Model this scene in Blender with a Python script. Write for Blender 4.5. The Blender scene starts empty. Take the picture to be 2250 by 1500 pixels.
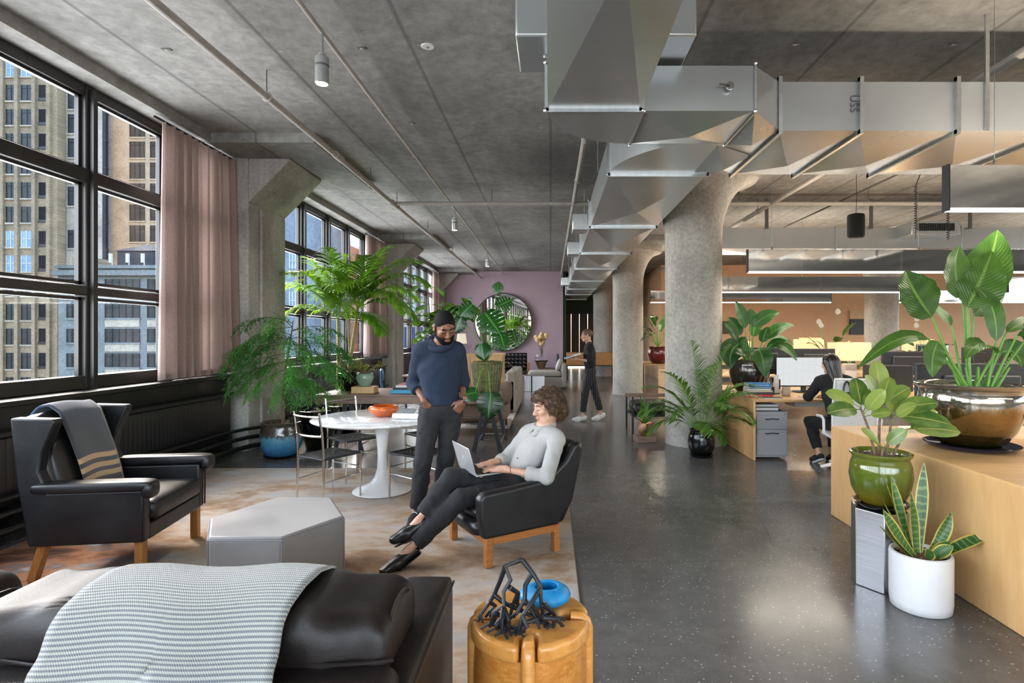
import bpy, bmesh, math, random
import numpy as np
from mathutils import Vector, Matrix, Euler
PI = math.pi
R = math.radians
rnd = random.Random(7)
C = bpy.context.scene.collection
SC = bpy.context.scene
# ------------------------------------------------------------------ camera
F, VX, VY, H = 1215.0, 1210.0, 738.0, 1.55       # focal length in px, vanishing point, eye height
cam = bpy.data.cameras.new('camera'); camo = bpy.data.objects.new('camera', cam); C.objects.link(camo)
cam.sensor_width = 36.0; cam.lens = 36.0 * F / 2250
cam.shift_x = -(VX - 1125) / 2250; cam.shift_y = -(750 - VY) / 2250
cam.clip_start = 0.05; cam.clip_end = 500
camo.location = (0, 0, H); camo.rotation_euler = (PI / 2, 0, 0)
SC.camera = camo
def at(px, py, d):
    return Vector(((px - VX) / F * d, d, H - (py - VY) / F * d))
# ------------------------------------------------------------------ world and light
SC.view_settings.view_transform = 'Standard'; SC.view_settings.look = 'None'
SC.view_settings.gamma = 1.0; SC.view_settings.use_curve_mapping = False
SC.view_settings.exposure = 0.36
SC.cycles.max_bounces = 8; SC.cycles.diffuse_bounces = 4; SC.cycles.glossy_bounces = 4; SC.cycles.transparent_max_bounces = 14
SC.cycles.caustics_reflective = False; SC.cycles.caustics_refractive = False; SC.cycles.sample_clamp_indirect = 6.0; SC.cycles.adaptive_threshold = .02
w = bpy.data.worlds.new('sky'); SC.world = w; w.use_nodes = True
nt = w.node_tree; nt.nodes.clear()
sky = nt.nodes.new('ShaderNodeTexSky'); sky.sky_type = 'NISHITA'; sky.sun_disc = False
sky.sun_elevation = R(40); sky.sun_rotation = R(-35); sky.air_density = 1.0; sky.dust_density = 3.5; sky.ozone_density = .6
bg = nt.nodes.new('ShaderNodeBackground'); bg.inputs[1].default_value = 1.1
wo = nt.nodes.new('ShaderNodeOutputWorld')
nt.links.new(sky.outputs[0], bg.inputs[0]); nt.links.new(bg.outputs[0], wo.inputs[0])
def sun(name, energy, col, rot, ang):
    l = bpy.data.lights.new(name, 'SUN'); l.energy = energy; l.color = col; l.angle = R(ang)
    o = bpy.data.objects.new(name, l); C.objects.link(o); o.rotation_euler = rot; return o
def area(name, energy, col, loc, rot, sx, sy, spread=180):
    l = bpy.data.lights.new(name, 'AREA'); l.shape = 'RECTANGLE'; l.size = sx; l.size_y = sy
    l.energy = energy; l.color = col; l.spread = R(spread)
    o = bpy.data.objects.new(name, l); C.objects.link(o); o.location = loc; o.rotation_euler = rot; return o
# sun over the street beyond the windows, coming from far left
sd = Vector((0.62, -0.52, -0.60)).normalized()
sun('sun', 1.3, (1, .93, .82), sd.to_track_quat('-Z', 'Y').to_euler(), 4.0)
DAY = (.93, .97, 1.0)
# daylight entering by the three window bays, by the windows behind and at the far side of the room
for i, (y0, y1) in enumerate(((-4.5, 7.4), (8.45, 14.2), (15.25, 21.0))):
    area('daylight_window', 54 * (y1 - y0), DAY, (-4.62, (y0 + y1) / 2, 2.55), (0, R(-90), 0), 2.7, y1 - y0)
area('daylight_rear', 420, DAY, (1.5, -5.92, 2.4), (R(90), 0, 0), 11, 2.8)
area('daylight_side', 300, (1, .95, .88), (18.3, 6, 2.4), (0, R(90), 0), 2.6, 16)
# ------------------------------------------------------------------ mesh builder
class MB:
    def __init__(s): s.v = []; s.f = []; s.uv = []; s.mi = []; s.cm = 0
    def add(s, vs, fs, uv=None):
        b = len(s.v); s.v += [tuple(p) for p in vs]
        s.uv += list(uv) if uv else [(0, 0)] * len(vs)
        s.f += [tuple(i + b for i in f) for f in fs]; s.mi += [s.cm] * len(fs); return s
    def box(s, c, d, rot=None):
        c = Vector(c); x, y, z = d[0] / 2, d[1] / 2, d[2] / 2
        vs = [Vector((a, b, e)) for e in (-z, z) for b in (-y, y) for a in (-x, x)]
        if rot is not None:
            m = Matrix.Rotation(rot, 3, 'Z') if isinstance(rot, (int, float)) else rot
            vs = [m @ p for p in vs]
        return s.add([p + c for p in vs], [(0, 2, 3, 1), (4, 5, 7, 6), (0, 1, 5, 4), (2, 6, 7, 3), (0, 4, 6, 2), (1, 3, 7, 5)])
    def bx(s, x0, x1, y0, y1, z0, z1):
        return s.box(((x0 + x1) / 2, (y0 + y1) / 2, (z0 + z1) / 2), (x1 - x0, y1 - y0, z1 - z0))
    def bar(s, a, b, wd, th, up=(0, 0, 1)):
        a, b = Vector(a), Vector(b); d = b - a; L = d.length; d.normalize(); u = Vector(up)
        if abs(d.dot(u)) > .98: u = Vector((0, 1, 0))
        x = d.cross(u).normalized(); y = x.cross(d)
        return s.box((a + b) / 2, (wd, th, L), Matrix((x, y, d)).transposed())
    def tube(s, pts, r, n=8, caps=True, closed=False, sq=None):
        pts = [Vector(p) for p in pts]; m = len(pts)
        rs = r if isinstance(r, (list, tuple)) else [r] * m
        t0 = (pts[1] - pts[0]).normalized()
        u = Vector((0, 0, 1)) if abs(t0.z) < .9 else Vector((1, 0, 0))
        u = (u - t0 * u.dot(t0)).normalized()
        vs = []; uvs = []
        for i, p in enumerate(pts):
            if closed: t = (pts[(i + 1) % m] - pts[i - 1])
            else: t = pts[min(i + 1, m - 1)] - pts[max(i - 1, 0)]
            if t.length < 1e-9: t = t0.copy()
            t.normalize(); u = (u - t * u.dot(t))
            if u.length < 1e-6: u = t.orthogonal()
            u.normalize(); w_ = t.cross(u)
            for k in range(n):
                a = 2 * PI * k / n
                vs.append(p + u * (math.cos(a) * rs[i]) + w_ * (math.sin(a) * rs[i] * (sq or 1))); uvs.append((k / n, i / max(1, m - 1)))
        fs = []
        for i in range(m if closed else m - 1):
            j = (i + 1) % m
            for k in range(n):
                q = (k + 1) % n; fs.append((i * n + k, i * n + q, j * n + q, j * n + k))
        if caps and not closed:
            fs.append(tuple(range(n - 1, -1, -1))); fs.append(tuple((m - 1) * n + k for k in range(n)))
        return s.add(vs, fs, uvs)
    def lathe(s, prof, n=32, c=(0, 0, 0), sx=1, sy=1, a0=0):
        c = Vector(c); vs = []; uvs = []; fs = []; m = len(prof)
        for i, (r, z) in enumerate(prof):
            for k in range(n):
                a = 2 * PI * k / n + a0
                vs.append(c + Vector((r * math.cos(a) * sx, r * math.sin(a) * sy, z))); uvs.append((k / n, i / (m - 1)))
        for i in range(m - 1):
            for k in range(n):
                q = (k + 1) % n; fs.append((i * n + k, i * n + q, (i + 1) * n + q, (i + 1) * n + k))
        if prof[0][0] > 1e-5: fs.append(tuple(range(n - 1, -1, -1)))
        if prof[-1][0] > 1e-5: fs.append(tuple((m - 1) * n + k for k in range(n)))
        return s.add(vs, fs, uvs)
    def prism(s, poly, z0, z1, M=None):
        n = len(poly); vs = [Vector((x, y, z0)) for x, y in poly] + [Vector((x, y, z1)) for x, y in poly]
        if M is not None: vs = [M @ p for p in vs]
        fs = [tuple(range(n - 1, -1, -1)), tuple(range(n, 2 * n))] + [(i, (i + 1) % n, n + (i + 1) % n, n + i) for i in range(n)]
        return s.add(vs, fs)
    def grid(s, nu, nv, fn):
        vs = []; uvs = []
        for j in range(nv + 1):
            for i in range(nu + 1):
                vs.append(fn(i / nu, j / nv)); uvs.append((i / nu, j / nv))
        fs = [(j * (nu + 1) + i, j * (nu + 1) + i + 1, (j + 1) * (nu + 1) + i + 1, (j + 1) * (nu + 1) + i) for j in range(nv) for i in range(nu)]
        return s.add(vs, fs, uvs)
    def ball(s, c, r, nu=14, nv=10, rot=None):
        c = Vector(c); r = (r, r, r) if isinstance(r, (int, float)) else r; vs = []; fs = []
        for j in range(nv + 1):
            t = PI * j / nv
            for i in range(nu):
                a = 2 * PI * i / nu; p = Vector((r[0] * math.sin(t) * math.cos(a), r[1] * math.sin(t) * math.sin(a), r[2] * math.cos(t)))
                vs.append((rot @ p if rot is not None else p) + c)
        for j in range(nv):
            for i in range(nu):
                q = (i + 1) % nu; fs.append((j * nu + i, (j + 1) * nu + i, (j + 1) * nu + q, j * nu + q))
        return s.add(vs, fs)
    def xf(s, M, i0=0):
        s.v[i0:] = [tuple(M @ Vector(p)) for p in s.v[i0:]]; return s
    def build(s, name, mat=None, parent=None, smooth=30, bevel=0, seg=2, solid=0, sub=0, mats=None):
        me = bpy.data.meshes.new(name); me.from_pydata(s.v, [], s.f)
        for m in (mats or [mat]): me.materials.append(m)
        if mats: me.polygons.foreach_set('material_index', s.mi)
        if any(u != (0, 0) for u in s.uv):
            ul = me.uv_layers.new(name='uv'); li = np.empty(len(me.loops), dtype=np.int32); me.loops.foreach_get('vertex_index', li)
            ul.data.foreach_set('uv', np.array(s.uv, dtype=np.float32)[li].ravel())
        me.validate(); me.update()
        if smooth:
            me.polygons.foreach_set('use_smooth', [True] * len(me.polygons))
            if smooth < 180: me.set_sharp_from_angle(angle=R(smooth))
        o = bpy.data.objects.new(name, me); C.objects.link(o); o.parent = parent
        if solid: m = o.modifiers.new('solid', 'SOLIDIFY'); m.thickness = solid; m.offset = 0
        if bevel: m = o.modifiers.new('bevel', 'BEVEL'); m.width = bevel; m.segments = seg; m.limit_method = 'ANGLE'; m.angle_limit = R(40)
        if sub: m = o.modifiers.new('sub', 'SUBSURF'); m.levels = sub; m.render_levels = sub
        return o
def tag(o, label, cat, group=None, kind=None):
    o['label'] = label; o['category'] = cat
    if group: o['group'] = group
    if kind: o['kind'] = kind
    return o
def thing(name, label, cat, loc=(0, 0, 0), rz=0, group=None, kind=None):
    o = bpy.data.objects.new(name, None); C.objects.link(o); o.empty_display_size = .05
    o.location = loc; o.rotation_euler = (0, 0, rz); return tag(o, label, cat, group, kind)
def place(src, parent, loc=(0, 0, 0), rot=(0, 0, 0), scale=(1, 1, 1), name=None):
    c = src.copy(); C.objects.link(c); c.parent = parent; c.location = loc; c.rotation_euler = rot; c.scale = scale
    if name: c.name = name
    return c
def copy_tree(o, parent=None):
    c = o.copy(); C.objects.link(c); c.parent = parent
    for ch in list(o.children): copy_tree(ch, c)
    return c
def clone(o, label, loc, rz):
    c = copy_tree(o); c['label'] = label; c.location = loc; c.rotation_euler = (0, 0, rz); return c
# ------------------------------------------------------------------ materials
class NT:
    def __init__(s, m): s.t = m.node_tree; s.n = s.t.nodes; s.l = s.t.links
    def new(s, k, **kw):
        n = s.n.new('ShaderNode' + k)
        for a, b in kw.items():
            if a.startswith('i_'): n.inputs[a[2:]].default_value = b
            else: setattr(n, a, b)
        return n
    def link(s, a, b): s.l.new(a, b)
    def coords(s, scale=(1, 1, 1), kind='Object', rot=(0, 0, 0)):
        tc = s.new('TexCoord'); mp = s.new('Mapping'); mp.inputs['Scale'].default_value = scale; mp.inputs['Rotation'].default_value = rot
        s.link(tc.outputs[kind], mp.inputs[0]); return mp.outputs[0]
    def noise(s, vec, scale, detail=4, rough=.55, dist=0):
        n = s.new('TexNoise'); n.inputs['Scale'].default_value = scale; n.inputs['Detail'].default_value = detail
        n.inputs['Roughness'].default_value = rough; n.inputs['Distortion'].default_value = dist
        s.link(vec, n.inputs['Vector']); return n.outputs[0]
    def ramp(s, fac, stops, interp='LINEAR'):
        r = s.new('ValToRGB'); cr = r.color_ramp; cr.interpolation = interp
        cr.elements.remove(cr.elements[1])
        for k, (p, c) in enumerate(stops):
            e = cr.elements[0] if k == 0 else cr.elements.new(p)
            if k == 0: e.position = p
            e.color = (*c, 1) if not isinstance(c, (int, float)) else (c, c, c, 1)
        s.link(fac, r.inputs[0]); return r.outputs[0]
    def mix(s, fac, a, b, mode='MIX'):
        m = s.new('MixRGB'); m.blend_type = mode
        for v, i in ((fac, 0), (a, 1), (b, 2)):
            if isinstance(v, (int, float)): m.inputs[i].default_value = v if i == 0 else (v, v, v, 1)
            elif isinstance(v, tuple): m.inputs[i].default_value = (*v, 1)
            else: s.link(v, m.inputs[i])
        return m.outputs[0]
    def math(s, op, a, b=0.0):
        m = s.new('Math'); m.operation = op
        for v, i in ((a, 0), (b, 1)):
            if isinstance(v, (int, float)): m.inputs[i].default_value = v
            else: s.link(v, m.inputs[i])
        return m.outputs[0]
    def bump(s, h, strength=.2, dist=.01):
        b = s.new('Bump'); b.inputs['Strength'].default_value = strength; b.inputs['Distance'].default_value = dist
        s.link(h, b.inputs['Height']); return b.outputs[0]
def srgb(r, g, b):
    f = lambda c: (c / 255 / 12.92) if c <= 10 else ((c / 255 + .055) / 1.055) ** 2.4
    return (f(r), f(g), f(b))
def base_mat(name):
    m = bpy.data.materials.new(name); m.use_nodes = True; return m, NT(m), m.node_tree.nodes['Principled BSDF']
def mat(name, col, rough=.5, metal=0.0, col2=None, scale=8, lo=.35, hi=.7, stretch=(1, 1, 1), bump=0, bscale=60, bdist=.004, spec=.5, coat=0, sheen=0, rvar=0, emit=0, detail=4, dist=0, alpha=None):
    m, t, p = base_mat(name)
    p.inputs['Roughness'].default_value = rough; p.inputs['Metallic'].default_value = metal
    p.inputs['Specular IOR Level'].default_value = spec; p.inputs['Coat Weight'].default_value = coat; p.inputs['Coat Roughness'].default_value = .08
    p.inputs['Sheen Weight'].default_value = sheen
    p.inputs['Base Color'].default_value = (*col, 1)
    if col2 or bump or rvar: vec = t.coords(stretch)
    if col2:
        nz = t.noise(vec, scale, detail, .6, dist)
        t.link(t.ramp(nz, [(lo, col), (hi, col2)]), p.inputs['Base Color'])
    if rvar:
        nz2 = t.noise(vec, scale * 1.7, 5)
        t.link(t.ramp(nz2, [(.3, max(0, rough - rvar)), (.7, min(1, rough + rvar))]), p.inputs['Roughness'])
    if bump: t.link(t.bump(t.noise(vec, bscale, 4), bump, bdist), p.inputs['Normal'])
    if emit: p.inputs['Emission Color'].default_value = (*col, 1); p.inputs['Emission Strength'].default_value = emit
    if alpha is not None: p.inputs['Alpha'].default_value = alpha
    return m
def concrete(name, dark, light, speck=.6, scale=1.2, pits=True, boards=False, streak=(1, 1, 1), worldc=False):
    m, t, p = base_mat(name); vec = t.coords((1, 1, 1)); v2 = t.coords(streak)
    big = t.noise(v2, scale, 6, .62, .3); fine = t.noise(vec, scale * 14, 5, .65)
    c = t.ramp(big, [(.28, dark), (.5, tuple((a + b) / 2 for a, b in zip(dark, light))), (.74, light)])
    c = t.mix(.55, c, t.ramp(fine, [(.3, .3), (.7, .72)]), 'OVERLAY')
    sp = t.noise(vec, scale * 5.2, 6, .75); c = t.mix(t.ramp(sp, [(.66, 0.0), (.74, speck)]), c, tuple(min(1, x * 1.9) for x in light))
    blot = t.noise(vec, scale * .55, 5, .7, .8); c = t.mix(t.ramp(blot, [(.5, 0.0), (.72, .55)]), c, tuple(x * .55 for x in dark))
    if boards:
        w_ = t.new('TexWave'); w_.wave_type = 'BANDS'; w_.bands_direction = 'X'; w_.inputs['Scale'].default_value = .26; w_.inputs['Distortion'].default_value = .05
        t.link(vec, w_.inputs[0]); c = t.mix(t.ramp(w_.outputs[0], [(.0, .55), (.004, 0.0)]), c, tuple(x * .45 for x in dark))
    t.link(c, p.inputs['Base Color']); p.inputs['Roughness'].default_value = .85; p.inputs['Specular IOR Level'].default_value = .3
    h = fine
    if pits:
        vo = t.new('TexVoronoi'); vo.inputs['Scale'].default_value = 38; t.link(vec, vo.inputs['Vector'])
        pit = t.ramp(vo.outputs['Distance'], [(.06, 0.0), (.16, 1.0)]); h = t.mix(.6, fine, pit, 'MULTIPLY')
    t.link(t.bump(h, .3, .012), p.inputs['Normal']); return m
def wood(name, a, b, scale=3, stretch=(1, 12, 12), rough=.45, coat=0, bump=.1):
    m, t, p = base_mat(name); vec = t.coords(stretch)
    n = t.noise(vec, scale, 6, .62, .6); n2 = t.noise(t.coords((1, 1, 1)), 1.3, 3)
    c = t.ramp(n, [(.3, a), (.7, b)]); c = t.mix(.25, c, t.ramp(n2, [(.3, .35), (.7, .7)]), 'OVERLAY')
    t.link(c, p.inputs['Base Color']); p.inputs['Roughness'].default_value = rough; p.inputs['Coat Weight'].default_value = coat
    t.link(t.bump(n, bump, .002), p.inputs['Normal']); return m
def thin_glass(name, tint=(1, 1, 1), gloss=.08):
    m = bpy.data.materials.new(name); m.use_nodes = True; t = NT(m); t.n.clear()
    tr = t.new('BsdfTransparent'); tr.inputs[0].default_value = (*tint, 1); gl = t.new('BsdfGlossy'); gl.inputs['Roughness'].default_value = .02
    lw = t.new('LayerWeight'); lw.inputs[0].default_value = .35; mx = t.new('MixShader'); o = t.new('OutputMaterial')
    t.link(t.math('MULTIPLY', lw.outputs['Facing'], gloss), mx.inputs[0]); t.link(tr.outputs[0], mx.inputs[1]); t.link(gl.outputs[0], mx.inputs[2]); t.link(mx.outputs[0], o.inputs[0]); return m
def leafmat(name, dark, light, vein=None, veins=0, trans=.35, rough=.38, edge=None, bands=None):
    """leaf with midrib (uv.x = across, uv.y = along) and light passing through the blade"""
    m, t, p = base_mat(name); tc = t.new('TexCoord'); sx = t.new('SeparateXYZ'); t.link(tc.outputs['UV'], sx.inputs[0])
    u, v = sx.outputs[0], sx.outputs[1]; off = t.math('ABSOLUTE', t.math('SUBTRACT', u, .5))
    oi = t.new('ObjectInfo'); nz = t.noise(t.coords((1, 1, 1)), 9, 3)
    f = t.math('ADD', t.math('MULTIPLY', nz, .75), t.math('MULTIPLY', oi.outputs['Random'], .45))
    c = t.ramp(f, [(.3, dark), (.75, light)])
    if bands:
        bn = t.noise(t.coords((1, 1, 1)), 3, 2); wv = t.math('SINE', t.math('ADD', t.math('MULTIPLY', v, 75.0), t.math('MULTIPLY', nz, 9.0)))
        c = t.mix(t.ramp(wv, [(.35, 0.0), (.75, .7)]), c, bands)
    if veins:
        wv = t.math('SINE', t.math('MULTIPLY', t.math('SUBTRACT', v, t.math('MULTIPLY', off, .7)), veins * 6.283))
        c = t.mix(t.ramp(wv, [(.8, 0.0), (1.0, .16)]), c, vein)
        t.link(t.bump(wv, .22, .003), p.inputs['Normal'])
    if vein: c = t.mix(t.ramp(off, [(.015, .85), (.05, 0.0)]), c, vein)
    if edge: c = t.mix(t.ramp(off, [(.36, 0.0), (.42, 1.0)]), c, edge)
    t.link(c, p.inputs['Base Color']); p.inputs['Roughness'].default_value = rough
    tl = t.new('BsdfTranslucent'); t.link(t.mix(1.0, c, (1.0, 1.05, .45), 'MULTIPLY'), tl.inputs[0])
    ms = t.new('MixShader'); ms.inputs[0].default_value = trans; out = t.n['Material Output']
    t.link(p.outputs[0], ms.inputs[1]); t.link(tl.outputs[0], ms.inputs[2]); t.link(ms.outputs[0], out.inputs[0]); return m
# ------------------------------------------------------------------ shared materials
M = {}
M['ceil'] = concrete('ceiling_concrete', srgb(106, 105, 103), srgb(168, 166, 162), .6, .7, False, True, (1, .45, 1))
M['conc'] = concrete('column_concrete', srgb(148, 144, 137), srgb(192, 187, 178), .35, 1.6, True, False, (1, 1, .35))
M['pil'] = concrete('pilaster_concrete', srgb(146, 143, 138), srgb(190, 186, 180), .3, 1.8, True, False, (1, 1, .3))
M['black'] = mat('black_paint', srgb(18, 18, 19), .38, col2=srgb(28, 28, 29), scale=4, bump=.15, bscale=25)
M['frame'] = mat('black_window_frame', srgb(30, 28, 27), .38, col2=srgb(44, 41, 38), scale=3)
M['pink'] = mat('mauve_wall_paint', srgb(176, 152, 164), .8, col2=srgb(182, 158, 169), scale=2)
M['peach'] = mat('peach_wall_paint', srgb(222, 172, 132), .8, col2=srgb(228, 180, 142), scale=2)
M['green'] = mat('green_wall_paint', srgb(72, 96, 72), .8)
M['white'] = mat('white_plaster', srgb(215, 212, 206), .8)
M['galv'] = mat('galvanised_sheet', (.52, .55, .56), .25, .7, col2=(.60, .63, .64), scale=2, lo=.2, hi=.8, bump=.05, bscale=2.2, bdist=.03, detail=2)
M['galv2'] = mat('galvanised_flange', (.62, .65, .65), .3, 1.0, col2=(.75, .77, .77), scale=20)
M['steel'] = mat('brushed_steel', (.40, .40, .41), .3, 1.0, col2=(.48, .48, .49), scale=4, stretch=(1, 1, 30))
M['chrome'] = mat('chrome', (.72, .71, .69), .14, 1.0)
M['mirror'] = mat('mirror_panel', (.84, .83, .81), .05, 1.0, bump=.02, bscale=1.5, bdist=.03)
M['pipe'] = mat('painted_pipe', srgb(165, 160, 152), .5, col2=srgb(182, 176, 168), scale=6)
M['dkpipe'] = mat('dark_conduit', srgb(88, 86, 83), .5)
M['blk'] = mat('black_plastic', srgb(22, 22, 23), .45)
M['blkgloss'] = mat('black_gloss', srgb(12, 12, 13), .16)
M['blkmetal'] = mat('black_metal', srgb(38, 40, 44), .42, .3)
M['glass'] = thin_glass('window_glass')
M['clear'] = thin_glass('clear_glass', (.96, .97, .97), .12)
# floor: polished concrete with stone chips
m, t, p = base_mat('polished_concrete_floor'); vec = t.coords()
big = t.noise(vec, .45, 6, .62, .5); mid = t.noise(vec, 2.6, 6, .65)
c = t.ramp(big, [(.3, srgb(74, 74, 74)), (.7, srgb(110, 109, 107))]); c = t.mix(.5, c, t.ramp(t.noise(vec, 7, 8, .75), [(.3, .3), (.7, .7)]), 'OVERLAY')
vo = t.new('TexVoronoi'); vo.inputs['Scale'].default_value = 42; vo.inputs['Randomness'].default_value = 1; t.link(vec, vo.inputs['Vector'])
v2 = t.new('TexVoronoi'); v2.inputs['Scale'].default_value = 95; t.link(vec, v2.inputs['Vector'])
pick = t.ramp(vo.outputs['Color'], [(.62, 0.0), (.68, 1.0)]); chip = t.ramp(vo.outputs['Distance'], [(.16, 1.0), (.24, 0.0)])
c = t.mix(t.math('MULTIPLY', t.math('MULTIPLY', pick, chip), .62), c, srgb(190, 186, 178))
pk2 = t.ramp(v2.outputs['Color'], [(.6, 0.0), (.66, 1.0)]); ch2 = t.ramp(v2.outputs['Distance'], [(.2, 1.0), (.3, 0.0)])
c = t.mix(t.math('MULTIPLY', t.math('MULTIPLY', pk2, ch2), .55), c, srgb(52, 52, 52))
cr = t.new('TexVoronoi'); cr.feature = 'DISTANCE_TO_EDGE'; cr.inputs['Scale'].default_value = .45
wv = t.noise(vec, 2.2, 4); mv = t.mix(.12, vec, wv, 'ADD'); t.link(mv, cr.inputs['Vector'])
c = t.mix(t.ramp(cr.outputs['Distance'], [(.0, .45), (.004, 0.0)]), c, srgb(58, 57, 55))
t.link(c, p.inputs['Base Color']); t.link(t.ramp(big, [(.2, .2), (.85, .3)]), p.inputs['Roughness'])
p.inputs['Coat Weight'].default_value = .15; p.inputs['Coat Roughness'].default_value = .15
M['floor'] = m
# ------------------------------------------------------------------ room shell
def struct(o, label, cat): return tag(o, label, cat, kind='structure')
XL, XR, YN, YF, ZC = -4.4, 18.5, -6.0, 28.0, 4.05
struct(MB().bx(XL - .4, XR, YN, YF, -.2, 0).build('floor', M['floor']), 'polished grey concrete floor with pale stone chips', 'floor')
struct(MB().bx(XL - .4, XR, YN, YF, ZC, ZC + .25).build('ceiling', M['ceil']), 'raw grey board-marked concrete ceiling slab', 'ceiling')
struct(MB().bx(-4.75, -4.33, YN, 21.4, 0, 1.0).build('wall_left', M['black']), 'low black painted wall under the street windows', 'wall')
struct(MB().bx(-4.75, -4.18, YN, 21.4, 3.94, ZC).build('trim_1', M['ceil']), 'concrete edge beam over the street windows', 'beam')
struct(MB().bx(-4.45, -4.18, YN, 21.4, 1.0, 1.045).build('trim_2', M['black'], bevel=.008), 'black window ledge running along the street wall', 'sill')
struct(MB().bx(XL - .35, .475, 21.4, 21.6, 0, ZC).build('wall_back', M['pink']), 'mauve pink wall carrying the round mirror', 'wall')
far = MB().bx(.475, 4.0, YF, YF + .1, 2.75, ZC).bx(.475, .6, 21.6, YF, 0, ZC)
struct(far.build('wall_green', M['green']), 'dark green wall above the far glass partition', 'wall')
struct(MB().bx(3.9, XR, 19.5, 19.7, 0, ZC).bx(3.9, 4.0, 19.7, YF, 0, ZC).build('wall_far', M['peach']), 'peach wall behind the desk rows', 'wall')
rear = MB().bx(-4.75, -3.9, YN - .2, YN, 0, ZC).bx(-3.9, 9.5, YN - .2, YN, 0, 1.0).bx(-3.9, 9.5, YN - .2, YN, 3.85, ZC).bx(9.5, XR, YN - .2, YN, 0, ZC)
for x in (-.5, 2.9, 6.3): rear.bx(x - .25, x + .25, YN - .2, YN, 1.0, 3.85)
struct(rear.build('wall_rear', M['white']), 'pale wall with tall openings behind the lounge', 'wall')
side = MB().bx(XR, XR + .2, YN, YF, 0, 1.0).bx(XR, XR + .2, YN, YF, 3.8, ZC)
for y in np.arange(-5, 22, 3.4): side.bx(XR, XR + .2, y - .35, y + .35, 1.0, 3.8)
struct(side.build('wall_right', M['white']), 'pale wall with windows beyond the desks', 'wall')
# far glazed partition and door under the green wall
g = thing('door_1', 'glazed partition with timber panels and door under the green wall', 'door', kind='structure')
DW = wood('dark_walnut', srgb(66, 46, 34), srgb(96, 70, 52), 2, (12, 12, 1)); M['walnut_dark'] = DW
for i in range(4): MB().bx(.62 + i * .42, 1.02 + i * .42, YF - .06, YF - .02, .1, 2.66).build('panel', DW, g)
MB().bx(2.36, 3.9, YF - .05, YF - .04, .1, 2.66).build('pane', M['clear'], g)
fr = MB().bx(.6, 3.95, YF - .1, YF, 2.66, 2.76)
for x in (.6, 2.32, 3.2): fr.bx(x, x + .05, YF - .1, YF, 0, 2.7)
fr.build('frame', M['blk'], g)
MB().bx(2.42, 2.44, YF - .12, YF - .08, .9, 1.3).build('handle', M['chrome'], g)
# ------------------------------------------------------------------ columns, pilasters, drop panels
COLX, COLY, COLR, SP = 2.07, 8.03, .403, 6.8
def column(x, y, label, drop=True):
    prof = [(COLR, 0), (COLR, 2.85)]
    for k in range(9):
        a = k / 8 * PI / 2; prof.append((COLR + .48 * (1 - math.cos(a)), 2.95 + .8 * math.sin(a)))
    prof.append((COLR + .52, 3.94))
    o = thing('column', label, 'column', (x, y, 0), kind='structure')
    MB().lathe(prof, 48).build('shaft', M['conc'], o, 40)
    if drop: MB().bx(-1.1, 1.1, -1.1, 1.1, 3.93, ZC).build('drop_panel', M['ceil'], o)
column(COLX, COLY, 'thick round concrete column beside the potted palm and the desk')
column(COLX, COLY + SP, 'round concrete column behind the copper pot')
column(COLX, COLY + 2 * SP, 'round concrete column farthest back, behind the walking woman')
column(COLX + SP, COLY + SP, 'round concrete column standing before the peach wall')
for i, y in enumerate((7.4, 14.2, 21.0)):
    o = thing('pillar', ['concrete pilaster with bracket beside the first pink curtain', 'concrete pilaster with bracket behind the palm fronds', 'concrete pilaster at the corner of the mauve wall'][i], 'pillar', (0, y, 0), kind='structure')
    L = 1.05 if i < 2 else .4
    MB().bx(-4.75, -4.05, 0, L, 0, 3.94).build('shaft', M['pil'], o, bevel=.02)
    Mx = Matrix(((1, 0, 0), (0, 0, 1), (0, 1, 0)))
    MB().prism([(-4.05, 3.34), (-3.5, 3.9), (-3.5, 3.93), (-4.05, 3.93)], 0, L, Mx).build('bracket', M['pil'], o, bevel=.015)
    MB().bx(-4.4, -2.91, -.6, 1.6 if i < 2 else .4, 3.93, ZC).build('drop_panel', M['ceil'], o)
    MB().tube([(-4.03, .3, 0), (-4.03, .3, 3.3)], .022, 8).build('conduit', M['pil'], o)
# ------------------------------------------------------------------ street windows
def window(n, y0, y1, mull, label):
    w_ = thing('window_%d' % n, label, 'window', kind='structure'); XG = -4.47
    pane = None; edges = [y0] + mull + [y1]; zs = [1.06, 1.98, 3.07, 3.9]
    for k, y in enumerate(edges):
        MB().bx(-4.52, -4.40, y - .06, y + .06, 1.045, 3.94).build('mullion', M['frame'], w_, bevel=.012)
        if 0 < k < len(edges) - 1: MB().bx(-4.40, -4.36, y - .025, y + .025, 1.045, 3.9).build('mullion_strip', M['frame'], w_)
    for z, hh, dx in ((1.11, .13, 0), (1.98, .09, .015), (3.07, .13, .02), (3.89, .11, 0)):
        MB().bx(-4.53, -4.41 + dx, y0, y1, z - hh / 2, z + hh / 2).build('transom', M['frame'], w_, bevel=.01)
    for k in range(len(edges) - 1):
        for j in range(3):
            a, b, z0, z1 = edges[k] + .06, edges[k + 1] - .06, zs[j] + .06, zs[j + 1] - .06
            s = MB().bx(-4.49, -4.45, a, a + .03, z0, z1).bx(-4.49, -4.45, b - .03, b, z0, z1).bx(-4.49, -4.45, a, b, z0, z0 + .03).bx(-4.49, -4.45, a, b, z1 - .03, z1)
            s.build('sash', M['frame'], w_)
            MB().bx(XG - .003, XG + .003, a + .03, b - .03, z0 + .03, z1 - .03).build('pane', M['glass'], w_)
window(1, -6.0, 7.4, [-4.4, -3.3, -2.25, -1.2, -.1, .98, 2.06, 3.14, 4.22, 5.3, 6.38], 'black steel window bay above the wingback armchair')
window(2, 8.45, 14.2, [8.8, 9.85, 10.95, 12.0, 13.1], 'black steel window bay behind the palm and fern')
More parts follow.
